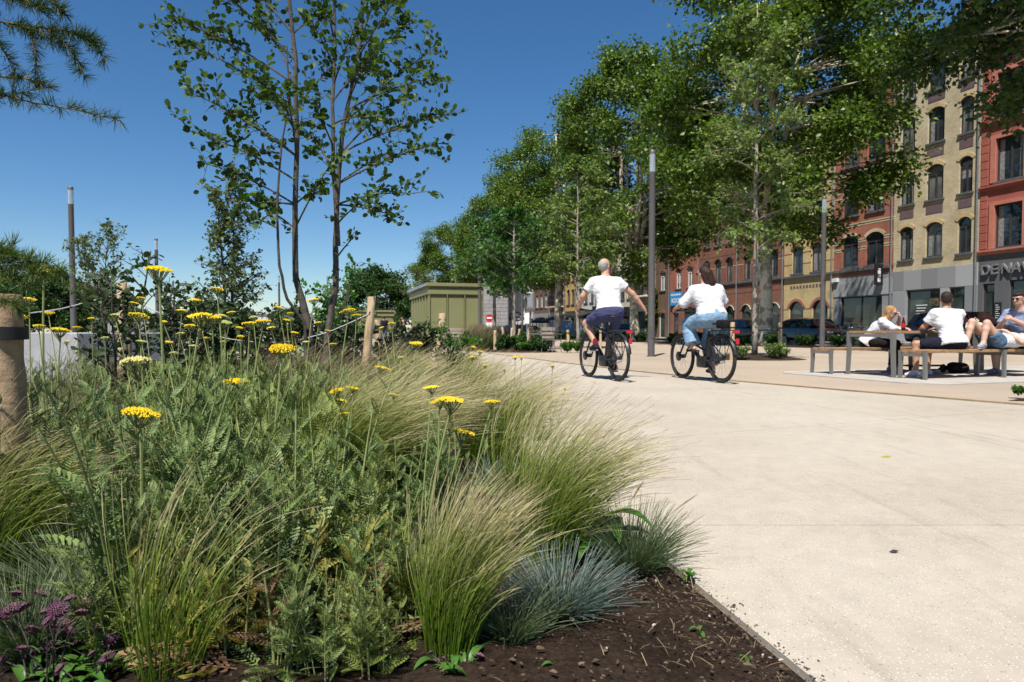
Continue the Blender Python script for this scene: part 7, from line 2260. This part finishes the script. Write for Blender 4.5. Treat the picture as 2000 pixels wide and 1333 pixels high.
# man with his back to us on the near bench, turned a little left
J = dict(pelvis=(0.0, -0.02, 0.57), chest=(-0.01, 0.10, 0.88), neck=(0.0, 0.16, 1.08), head=(0.02, 0.19, 1.25), shL=(-0.20, 0.13, 1.02), shR=(0.20, 0.13, 1.02), elL=(-0.30, 0.26, 0.80), wrL=(-0.20, 0.46, 0.78), elR=(0.28, 0.33, 0.82), wrR=(0.10, 0.50, 0.79),
         hipL=(-0.1, 0.0, 0.54), hipR=(0.1, 0.0, 0.54), knL=(-0.44, 0.24, 0.53), knR=(-0.10, 0.44, 0.52), anL=(-0.48, 0.16, 0.09), anR=(-0.12, 0.40, 0.09), toeL=(-0.58, 0.25, 0.035), toeR=(-0.2, 0.54, 0.035))
person("man in white tee and dark shorts sitting with his back turned", tp(0.86, -0.80), TROT + R(-16), J, SK2,
       [("shirt", C_WHITE, [("torso", 0.013, 0.06), ("sleeve", "L", 0.66, 0.024), ("sleeve", "R", 0.66, 0.024)]), ("shorts", C_DKNAVY, [("hips", 0.014), ("leg", "L", 0.85, 0.014, 0.01), ("leg", "R", 0.85, 0.014, 0.01)]), ("shoes", C_SHOEW, [("shoe", "L"), ("shoe", "R")])],
       (0.45, 0.88, -0.05), (H_DARK, SHORT), 1.03, 1.03, {"L": dict(up=(0, 0, 1), curl=0.3), "R": dict(up=(0, 0, 1), curl=0.3)}, group=PG)
# blonde woman on the far bench, leaning over the table, hand at her face
J = dict(pelvis=(0.0, -0.04, 0.56), chest=(0.0, 0.14, 0.80), neck=(0.0, 0.25, 0.95), head=(0.0, 0.33, 1.075), shL=(-0.17, 0.22, 0.90), shR=(0.17, 0.22, 0.90), elL=(-0.20, 0.42, 0.80), wrL=(-0.07, 0.46, 0.99), elR=(0.28, 0.38, 0.80), wrR=(0.40, 0.56, 0.785),
         hipL=(-0.09, 0.0, 0.54), hipR=(0.09, 0.0, 0.54), knL=(-0.11, 0.42, 0.52), knR=(0.11, 0.42, 0.52), anL=(-0.11, 0.34, 0.09), anR=(0.12, 0.42, 0.09), toeL=(-0.11, 0.49, 0.035), toeR=(0.12, 0.57, 0.035))
_, qb, Mb = person("blonde woman in white shirt and black trousers leaning on the table", tp(0.92, 0.85), TROT + R(218), J, SK3,
       [("shirt", C_WHITE2, [("torso", 0.018, 0.06), ("sleeve", "L", 1.0, 0.024), ("sleeve", "R", 1.85, 0.024)]), ("trousers", C_BLACK, [("hips", 0.012), ("leg", "L", 1.92, 0.014, 0.004), ("leg", "R", 1.92, 0.014, 0.004)]), ("shoes", clothmat("lilac_shoe", (0.33, 0.30, 0.42)), [("shoe", "L"), ("shoe", "R")])],
       (0.15, 0.9, -0.42), (H_BLOND, [('e', (0, -0.03, 0.035), (0.088, 0.098, 0.09)), ('c', (-0.06, -0.02, 0), (-0.075, 0.02, -0.17), 0.04, 0.022), ('c', (0.06, -0.02, 0), (0.075, 0.02, -0.16), 0.04, 0.022), ('c', (0, -0.07, 0), (0, -0.08, -0.14), 0.06, 0.04)]),
       0.95, 0.9, {"L": dict(d=(0.25, -0.1, 1), up=(0, 1, 0.2), thumb=(1, -0.2, 0), curl=0.9)}, glasses=True, fem=True, group=PG)
# woman lying on the near bench, knees drawn up
bx0 = 1.55
J = dict(pelvis=(0.50, 0.0, 0.12), chest=(0.83, 0.0, 0.13), neck=(1.03, 0.0, 0.15), head=(1.18, 0.0, 0.19), shL=(0.97, 0.17, 0.14), shR=(0.97, -0.17, 0.14), elL=(0.78, 0.25, 0.12), wrL=(0.66, 0.10, 0.28), elR=(0.80, -0.24, 0.10), wrR=(0.68, -0.06, 0.28),
         hipL=(0.46, 0.09, 0.12), hipR=(0.46, -0.09, 0.12), knL=(0.13, 0.10, 0.43), knR=(0.22, -0.08, 0.41), anL=(0.0, 0.09, 0.085), anR=(0.12, -0.10, 0.085), toeL=(-0.13, 0.10, 0.035), toeR=(0.0, -0.13, 0.035))
person("woman in denim shorts lying on the near bench with knees drawn up", tp(bx0 - 0.35, -0.86, 0.46), TROT, J, SK3,
       [("top", C_WHITE, [("torso", 0.014, -0.02), ("sleeve", "L", 0.7, 0.024), ("sleeve", "R", 0.7, 0.024)]), ("shorts", C_DENIM, [("hips", 0.016), ("leg", "L", 0.42, 0.018, 0.014), ("leg", "R", 0.42, 0.018, 0.014)]),
        ("shoes", clothmat("canvas_shoe", (0.10, 0.11, 0.13), (0.5, 0.5, 0.5), 60), [("shoe", "L"), ("shoe", "R")]),
        ("soles", C_SOLE, [("raw", ('c', Vector((0.035, 0.09, 0.02)), Vector((-0.14, 0.10, 0.014)), 0.024, 0.022)), ("raw", ('c', Vector((0.155, -0.09, 0.02)), Vector((-0.01, -0.13, 0.014)), 0.024, 0.022))])],
       (0.1, 0, 1), (H_BROWN, [('e', (0, -0.03, 0.03), (0.085, 0.09, 0.085))]), 0.96, 0.93, {"L": dict(d=(-0.6, -0.6, 0.3), curl=0.5), "R": dict(d=(-0.5, 0.6, 0.3), curl=0.5)}, fem=True, group=PG)
# man in grey-blue tee at the right edge, facing left, hands clasped
J = dict(pelvis=(0.0, -0.03, 0.57), chest=(0.0, 0.05, 0.90), neck=(0.0, 0.12, 1.10), head=(0.0, 0.18, 1.27), shL=(-0.20, 0.08, 1.04), shR=(0.20, 0.08, 1.04), elL=(-0.27, 0.20, 0.78), wrL=(-0.07, 0.44, 0.93), elR=(0.28, 0.22, 0.78), wrR=(0.06, 0.44, 0.91),
         hipL=(-0.1, 0.0, 0.54), hipR=(0.1, 0.0, 0.54), knL=(-0.30, 0.34, 0.52), knR=(0.26, 0.36, 0.52), anL=(-0.32, 0.10, 0.10), anR=(0.28, 0.28, 0.09), toeL=(-0.36, 0.23, 0.035), toeR=(0.30, 0.43, 0.035))
_, qr, Mr = person("man in grey-blue tee and sunglasses clasping his hands at the right edge", tp(2.60, -0.72), TROT + R(95), J, SK1,
       [("shirt", C_BLUE, [("torso", 0.013, 0.06), ("sleeve", "L", 0.72, 0.024), ("sleeve", "R", 0.72, 0.024)]), ("shorts", C_OLIVE, [("hips", 0.014), ("leg", "L", 0.85, 0.016, 0.012), ("leg", "R", 0.85, 0.016, 0.012)]), ("shoes", clothmat("blue_trainer", (0.03, 0.04, 0.12), (0.35, 0.33, 0.33), 40), [("shoe", "L"), ("shoe", "R")])],
       (0.0, 0.97, -0.12), (H_DARK, SHORT), 1.03, 1.08, {"L": dict(d=(0.5, 0.6, 0.4), up=(-0.6, 0.5, 0.3), thumb=(0, 0, 1), curl=0.9), "R": dict(d=(-0.5, 0.6, 0.45), up=(0.6, 0.5, 0.3), thumb=(0, 0, 1), curl=0.9)}, glasses=True, group=PG)

# things on and under the table
p = tp(0.80, 0.05, 0.747)
t = thing("bottle", "red labelled soft drink bottle on the picnic table", "bottle", p)
MB().lathe([(0.028, 0), (0.033, 0.01), (0.033, 0.07), (0.029, 0.09), (0.033, 0.11), (0.031, 0.14), (0.018, 0.18), (0.012, 0.2), (0.013, 0.225)], 16).build("body", surf("cola_dark", (0.03, 0.012, 0.008), rough=0.1), t, True)
MB().lathe([(0.0345, 0.055), (0.0345, 0.135)], 16, cap=False).build("label", M_REDL, t, True)
MB().lathe([(0.0145, 0.218), (0.0145, 0.236)], 12).build("cap", M_REDL, t, True)
p = tp(1.28, -0.12, 0.747)
t = thing("wine_glass", "tall flute of pale wine on the picnic table", "glass", p)
MB().lathe([(0.032, 0), (0.03, 0.004), (0.005, 0.012), (0.004, 0.085), (0.012, 0.10), (0.026, 0.15), (0.028, 0.22)], 16, cap=False).build("bowl", M_CLEAR, t, True)
MB().lathe([(0.011, 0.102), (0.022, 0.14), (0.0225, 0.16)], 16).build("wine", surf("pale_wine", (0.6, 0.52, 0.18), rough=0.1), t, True)
p = tp(2.35, -0.05, 0.747)
tbm = melt([('c', Vector((-0.16, 0, 0.05)), Vector((0.16, 0.02, 0.05)), 0.05, 0.05), ('c', Vector((-0.12, 0.02, 0.11)), Vector((0.12, 0, 0.10)), 0.05, 0.05), ('c', Vector((-0.1, 0, 0.15)), Vector((0.05, 0, 0.17)), 0.04, 0.03)], 0.012, clothmat("natural_canvas", (0.58, 0.52, 0.40)), "bag_body", 0.03, 0.008)
t = thing("tote_bag", "slouched cream canvas tote bag lying on the picnic table", "bag", p, TROT)
link("bag_body", tbm, t)
MB().tube([(-0.1, -0.03, 0.18), (-0.06, -0.04, 0.23), (0.02, -0.03, 0.2)], 0.008, 6).build("handle", clothmat("canvas_strap", (0.5, 0.44, 0.33)), t, True)
MB().bbox(-0.2, 0.24, -0.1, 0.1, 0.002, 0.022, 0.008).build("towel", clothmat("teal_towel", (0.02, 0.22, 0.32)), None, loc=tp(2.4, 0.0, 0.747), rotz=TROT)
tag(bpy.data.objects["towel"], "folded teal towel under the tote bag", "towel")
# kick scooter folded flat under the bench
t = thing("kick_scooter", "black folded kick scooter lying on the pad behind the near bench", "scooter", tp(1.5, 0.15), TROT + R(6))
MB().bbox(-0.35, 0.3, -0.07, 0.07, 0.05, 0.075, 0.01).build("deck", M_FRAMEB, t)
MB().tube([(0.3, 0, 0.07), (0.42, 0, 0.13), (-0.55, 0.02, 0.15)], 0.017, 8).build("steering_column", M_FRAMEB, t, True)
MB().tube([(-0.55, -0.2, 0.15), (-0.55, 0.24, 0.15)], 0.013, 8).build("handlebar", M_FRAMEB, t, True)
for x in (-0.42, 0.42):
    w_ = MB().torus((x, 0, 0.08), 0.06, 0.02, 'Y', 20, 6).build("wheel", M_TYRE, t, True)
    MB().tube([(x, -0.02, 0.08), (x, 0.02, 0.08)], 0.045, 12).build("rim", M_CHROME, w_, True)
bkm = melt([('c', Vector((-0.16, 0, 0.10)), Vector((0.18, 0, 0.09)), 0.10, 0.085), ('c', Vector((-0.1, -0.08, 0.07)), Vector((0.1, -0.08, 0.07)), 0.06, 0.06)], 0.015, C_BLACK, "bag_body", 0.03, 0.008)
t = thing("backpack", "dark backpack slumped on the ground under the table", "backpack", tp(2.15, 0.1), TROT + R(10))
link("bag_body", bkm, t)
MB().tube([(-0.1, -0.13, 0.1), (0.0, -0.17, 0.13), (0.12, -0.12, 0.09)], 0.014, 6).build("shoulder_strap", M_STEEL, t, True)

# distant figures beyond the bed
for lab, px, Y_, mt, rz in (("distant figure in dark top beyond the peeled stake", 750, 44, C_DKNAVY, 0.4), ("distant figure in pale top left of the olive kiosk", 786, 46, clothmat("faded_pink_top", (0.42, 0.22, 0.2)), 2.0)):
    J = dict(pelvis=(0, 0, 0.95), chest=(0, 0, 1.28), neck=(0, 0, 1.47), head=(0, 0.02, 1.63), shL=(-0.19, 0, 1.42), shR=(0.19, 0, 1.42), elL=(-0.26, 0, 1.14), wrL=(-0.27, 0.06, 0.88), elR=(0.26, 0, 1.14), wrR=(0.27, 0.08, 0.9),
             hipL=(-0.09, 0, 0.92), hipR=(0.09, 0, 0.92), knL=(-0.1, 0.06, 0.5), knR=(0.1, -0.02, 0.5), anL=(-0.1, 0.02, 0.08), anR=(0.1, -0.1, 0.09), toeL=(-0.1, 0.15, 0.03), toeR=(0.1, 0.03, 0.03))
    person(lab, gx(px, Y_), rz, J, SK1, [("top", mt, [("torso", 0.015, 0.02), ("sleeve", "L", 0.9, 0.02), ("sleeve", "R", 0.9, 0.02)]), ("trousers", C_NAVY, [("hips", 0.012), ("leg", "L", 1.9, 0.014, 0.0), ("leg", "R", 1.9, 0.014, 0.0)]), ("shoes", C_SHOEB, [("shoe", "L"), ("shoe", "R")])], (0, 1, 0), (H_DARK, SHORT), vox=0.014)

# ================================================================== VEHICLES, PARKED BICYCLES, STREET THINGS
def paint(name, c):
    m, nt, p, out = new_mat(name)
    n = noisetex(nt, 1.5, 2)
    nt.links.new(ramp(nt, n.outputs[0], [(0.3, mul(c, 0.92)), (0.7, c)]), p.inputs["Base Color"])
    p.inputs["Roughness"].default_value = 0.25
    p.inputs["Coat Weight"].default_value = 0.8; p.inputs["Coat Roughness"].default_value = 0.05
    return m
M_CARG = glassmat("car_glass", (0.012, 0.015, 0.017), 0.02)
M_HEADL = surf("headlight_lens", (0.6, 0.62, 0.65), rough=0.1, metal=0.3)
M_PLATE = surf("number_plate", (0.7, 0.7, 0.7), rough=0.4)
def vehicle(name, label, cat, loc, rot, body, L=4.1, W=1.76, H=1.46, van=False, group=None):
    """x forwards; shell lofted from side-profile stations"""
    t = thing(name, label, cat, loc, rot, group)
    if van:
        st = [(-L / 2, 0.45, 1.0, H - 0.15, 0.9), (-L / 2 + 0.12, 0.32, 1.05, H, 0.95), (0.3, 0.3, 1.1, H, 0.95), (L / 2 - 1.35, 0.3, 1.12, H - 0.06, 0.92), (L / 2 - 0.75, 0.3, 1.08, 1.12, 0.9), (L / 2 - 0.25, 0.32, 0.95, 0.98, 0.86), (L / 2, 0.42, 0.7, 0.72, 0.78)]
    else:
        st = [(-L / 2, 0.45, 0.72, 0.74, 0.82), (-L / 2 + 0.1, 0.3, 0.92, 0.98, 0.9), (-L / 2 + 0.45, 0.26, 0.95, H - 0.10, 0.94), (-L / 2 + 1.0, 0.24, 0.94, H - 0.01, 0.97), (-0.1, 0.22, 0.92, H, 0.98), (0.55, 0.22, 0.9, H - 0.06, 0.98), (L / 2 - 1.15, 0.22, 0.9, 0.96, 0.97), (L / 2 - 0.5, 0.25, 0.82, 0.86, 0.93), (L / 2 - 0.08, 0.32, 0.66, 0.7, 0.84), (L / 2, 0.42, 0.56, 0.58, 0.76)]
    b = MB(); ring = []
    V = []
    for (x, z0, zb, zt, wf) in st:
        w = W / 2 * wf
        wt = w * (0.80 if zt - zb > 0.15 else 0.9)
        V += [(x, -w * 0.9, z0), (x, -w, z0 + 0.14), (x, -w, zb - 0.05), (x, -w * 0.97, zb), (x, -wt, zt - 0.05), (x, -wt * 0.85, zt), (x, wt * 0.85, zt), (x, wt, zt - 0.05), (x, w * 0.97, zb), (x, w, zb - 0.05), (x, w, z0 + 0.14), (x, w * 0.9, z0)]
    n = 12
    F = []
    for i in range(len(st) - 1):
        for k in range(n):
            F.append((i * n + k, (i + 1) * n + k, (i + 1) * n + (k + 1) % n, i * n + (k + 1) % n))
    F += [tuple(range(n)), tuple((len(st) - 1) * n + k for k in range(n - 1, -1, -1))]
    b.add(V, F).build("body", body, t, True, angle=R(28))
    def win(pts, name="window"):
        MB().add(pts, [tuple(range(len(pts)))]).build(name, M_CARG, t)
    # side glass
    for s in (-1, 1):
        y0 = s * (W / 2 * 0.955 + 0.012); y1 = s * (W / 2 * 0.80 + 0.012)
        zb = 0.99 if not van else 1.18; zt = H - 0.12 if not van else H - 0.35
        if van:
            quads = [[(L / 2 - 1.95, y0, zb), (L / 2 - 0.95, y0, zb), (L / 2 - 1.3, y1, zt), (L / 2 - 1.95, y1, zt)]]
        else:
            quads = [[(-L / 2 + 0.62, y0, zb + 0.06), (-L / 2 + 1.15, y0, zb), (-L / 2 + 1.15, y1, zt), (-L / 2 + 0.8, y1, zt - 0.02)], [(-L / 2 + 1.2, y0, zb), (-0.05, y0, zb), (-0.05, y1, zt + 0.02), (-L / 2 + 1.2, y1, zt)], [(0.0, y0, zb), (L / 2 - 1.25, y0, zb), (0.42, y1, zt), (0.0, y1, zt + 0.02)]]
        for q in quads:
            win(q if s < 0 else q[::-1])
        MB().bbox(L / 2 - 1.42 if not van else L / 2 - 1.1, L / 2 - 1.24 if not van else L / 2 - 0.9, s * (W / 2 + 0.02) - 0.07, s * (W / 2 + 0.02) + 0.07, zb - 0.02, zb + 0.13, 0.03).build("mirror", body, t, True)
        for x in (L / 2 - 0.02,):
            MB().ell((x - 0.13, s * W * 0.34, 0.68 if not van else 0.82), (0.14, 0.16, 0.08), 12, 8).build("headlight", M_HEADL, t, True)
        MB().ell((-L / 2 + 0.09, s * W * 0.38, 0.85 if not van else 1.1), (0.1, 0.12, 0.1), 10, 8).build("tail_light", M_REDL, t, True)
    if van:
        win([(L / 2 - 0.80, -W * 0.40, 1.16), (L / 2 - 0.80, W * 0.40, 1.16), (L / 2 - 1.28, W * 0.35, H - 0.18), (L / 2 - 1.28, -W * 0.35, H - 0.18)], "windscreen")
    else:
        win([(L / 2 - 1.14, -W * 0.41, 1.0), (L / 2 - 1.14, W * 0.41, 1.0), (0.62, W * 0.345, H - 0.07), (0.62, -W * 0.345, H - 0.07)], "windscreen")
        win([(-L / 2 + 0.14, W * 0.36, 1.04), (-L / 2 + 0.14, -W * 0.36, 1.04), (-L / 2 + 0.42, -W * 0.33, H - 0.14), (-L / 2 + 0.42, W * 0.33, H - 0.14)], "rear_window")
    MB().box(L / 2 + 0.001, L / 2 + 0.012, -0.26, 0.26, 0.46, 0.57).build("number_plate", M_PLATE, t)
    for x in (-L / 2 + 0.78, L / 2 - 0.82):
        for s in (-1, 1):
            w_ = MB().torus((x, s * (W / 2 - 0.1), 0.31), 0.235, 0.085, 'Y', 24, 8, 1.1).build("wheel", M_TYRE, t, True)
            MB().tube([(x, s * (W / 2 - 0.14), 0.31), (x, s * (W / 2 - 0.015), 0.31)], [0.2, 0.185], 14).build("rim", M_CHROME, w_, True)
    return t
P_BLK = paint("black_car_paint", (0.012, 0.013, 0.016)); P_DRED = paint("dark_red_car_paint", (0.07, 0.01, 0.012)); P_NAVY = paint("navy_car_paint", (0.015, 0.03, 0.07)); P_VAN = paint("pale_blue_van_paint", (0.20, 0.30, 0.38)); P_GREY = paint("grey_car_paint", (0.12, 0.125, 0.13))
CG = "cars parked along the street"
vehicle("parked_car", "black hatchback parked before the golden brick house", "car", fac(3.1, 7.8, 0.02), STREET_ROT, P_BLK, group=CG)
vehicle("parked_car", "dark red black car parked behind the picnic table people", "car", fac(-5.7, 7.8, 0.02), STREET_ROT, P_DRED, 4.4, 1.85, 1.6, group=CG)
vehicle("parked_car", "black car mostly hidden behind the young tree's left stake", "car", fac(8.5, 7.8, 0.02), STREET_ROT, P_BLK, 4.2, 1.8, 1.5, group=CG)
vehicle("parked_car", "navy car behind the man cyclist's legs", "car", fac(26, 7.8, 0.02), STREET_ROT, P_NAVY, group=CG)
vehicle("parked_van", "pale blue van parked beyond the banded stake", "van", fac(41, 7.8, 0.02), STREET_ROT, P_VAN, 4.8, 1.9, 1.95, True, group=CG)
vehicle("parked_car", "grey car far along the street, left of the blue van", "car", fac(52, 7.8, 0.02), STREET_ROT, P_GREY, group=CG)
vehicle("parked_car", "dark car before the white gable, far off", "car", at(1000, 648, 70).xy.to_3d(), R(170), P_NAVY, group=CG)
# parked bicycles
BG = "bicycles parked before the grey shopfront"
bicycle("parked bicycle with pale tyres right of the shaded lamp post", gx(1652, 33.0), R(-72), True, M_TEAL, group=BG)
bicycle("parked dark bicycle behind the blonde woman", gx(1690, 33.6), R(-66), False, group=BG)
bicycle("parked dark bicycle between the blonde woman and the pale-tyred one", gx(1672, 34.6), R(100), False, group=BG)

# blue terrace railing
M_BLUERAIL = surf("blue_grey_rail", (0.20, 0.27, 0.34), (0.16, 0.22, 0.28), rough=0.5, scale=3)
t = thing("terrace_railing", "blue-grey metal terrace railing behind the near lamp post", "railing", fac(33.5, 9.2, 0.02), STREET_ROT)
for k in range(8):
    MB().bbox(k * 0.9 - 0.04, k * 0.9 + 0.04, -0.04, 0.04, 0, 1.6, 0.008).build("post", M_BLUERAIL, t)
for z in (0.35, 0.95, 1.55):
    MB().bbox(-0.04, 6.34, -0.03, 0.03, z, z + 0.07, 0.008).build("rail", M_BLUERAIL, t)
for k in range(3):
    MB().bbox(0.3 + 2.1 * k, 1.6 + 2.1 * k, 0.3, 0.9, 0.0, 0.75, 0.03).build("planter", M_BLACK, t)
# black parasols
def parasol(label, loc, R_=1.7, h=2.65):
    t = thing("parasol", label, "parasol", loc, 0, "black terrace parasols")
    MB().tube([(0, 0, 0), (0, 0, h)], 0.03, 8).build("pole", M_FRAMEB, t)
    V = [(0, 0, h)]; n = 8
    for k in range(n):
        V.append((R_ * math.cos(2 * PI * k / n), R_ * math.sin(2 * PI * k / n), h - 0.6))
    for k in range(n):
        V.append((R_ * math.cos(2 * PI * k / n), R_ * math.sin(2 * PI * k / n), h - 0.78))
    MB().add(V, [(0, 1 + k, 1 + (k + 1) % n) for k in range(n)] + [(1 + k, 1 + n + k, 1 + n + (k + 1) % n, 1 + (k + 1) % n) for k in range(n)]).build("canopy", M_BLACK, t)
    MB().bbox(-0.35, 0.35, -0.35, 0.35, 0, 0.08, 0.01).build("base", M_STEEL, t)
parasol("black parasol left of the plane trunk by the van", fac(58, 4.4, 0.02)); parasol("black parasol right of the plane trunk by the van", fac(52.5, 4.6, 0.02)); parasol("black parasol behind the woman cyclist's handlebar", fac(30.0, 7.0, 0.02), 1.6, 2.7)
# no-entry sign and other small signs
t = thing("no_entry_sign", "round red no-entry sign in front of the grey stone building", "sign", gx(956, 58))
MB().tube([(0, 0, 0), (0, 0, 2.2)], 0.035, 8).build("post", M_PIPE, t)
MB().tube([(0, -0.05, 1.9), (0, -0.08, 1.9)], 0.32, 24).build("disc", M_REDL, t)
MB().box(-0.22, 0.22, -0.092, -0.081, 1.84, 1.96).build("bar", M_LETW, t)
MB().box(-0.3, 0.3, -0.07, -0.05, 1.1, 1.5).build("plate", M_LETW, t)
t = thing("parking_sign", "small white sign plate on a post at the island's right side", "sign", gx(1029, 26.2))
MB().tube([(0, 0, 0), (0, 0, 1.5)], 0.02, 8).build("post", M_PIPE, t)
MB().bbox(-0.09, 0.09, -0.035, -0.02, 1.05, 1.45, 0.005).build("plate", M_LETW, t)
t = thing("traffic_signal", "dark street signal box on a post beyond the island", "signal", gx(1036, 50))
MB().tube([(0, 0, 0), (0, 0, 3.6)], 0.06, 8).build("post", M_POLE, t)
MB().bbox(-0.35, 0.35, -0.2, 0.2, 2.2, 2.5, 0.04).build("housing", M_POLE, t)
MB().bbox(-0.2, 0.2, -0.15, 0.15, 2.5, 3.6, 0.04).build("hood", M_ROOFG, t)

# tower crane far behind the left trees
M_CRANE = surf("crane_steel", (0.22, 0.17, 0.18), (0.17, 0.13, 0.14), rough=0.6)
o0 = gx(186, 190)
t = thing("tower_crane", "distant tower crane with long jib behind the left lamp post", "crane", o0)
def truss(p0, p1, w, n, nm):
    b = MB(); p0 = Vector(p0); p1 = Vector(p1); d = (p1 - p0).normalized(); s = d.cross(Vector((0, 1, 0))).normalized() * w; y = Vector((0, w, 0))
    cs = [s, -s + y, -s - y]
    for c_ in cs:
        b.tube([p0 + c_, p1 + c_], 0.14, 5)
    for i in range(n):
        a = p0.lerp(p1, i / n); c2 = p0.lerp(p1, (i + 1) / n)
        for k in range(3):
            b.tube([a + cs[k], c2 + cs[(k + 1) % 3]], 0.09, 4)
    b.build(nm, M_CRANE, t)
zt = at(186, 560, 190).z
truss((0, 0, 0), (0, 0, zt), 0.8, 10, "mast")
L_ = at(60, 537, 190) - o0
truss((1.5, 0, zt), (L_.x, 0, L_.z), 0.5, 16, "jib")
truss((0, 0, zt), (6, 0, zt + 0.8), 0.5, 4, "counter_jib")
MB().bbox(4.2, 6.2, -0.9, 0.9, zt - 1.6, zt, 0.1).build("counterweight", M_STONE, t)
MB().bbox(-0.8, 0.8, -1.6, -0.2, zt - 1.4, zt + 0.4, 0.1).build("cab", M_ROOFG, t)
# pale site cabins beyond the bed
for lab, px, Y_, w, h, c_ in (("pale site cabin beyond the bed left of the alder", 470, 75, 5.0, 2.6, M_WHITE), ("grey site cabin behind the sapling", 210, 62, 6.0, 1.9, M_STONE), ("cream hut with low roof behind the second lamp post", 345, 95, 6.0, 3.4, M_CREAM), ("white site cabin behind the alder stems", 600, 70, 4.0, 2.2, M_WHITE)):
    t = thing("site_cabin", lab, "cabin", gx(px, Y_), R(14), "site cabins beyond the bed")
    MB().bbox(0, w, 0, 2.4, 0, h, 0.04).build("wall", c_, t)
    MB().bbox(-0.15, w + 0.15, -0.15, 2.55, h, h + 0.15, 0.04).build("roof", M_ROOFG, t)
    MB().box(w * 0.2, w * 0.45, -0.02, 0.01, h * 0.4, h * 0.8).build("window", M_GLASS, t)
    MB().box(w * 0.6, w * 0.6 + 0.9, -0.02, 0.01, 0.05, min(2.05, h - 0.1)).build("door", M_STONE, t)
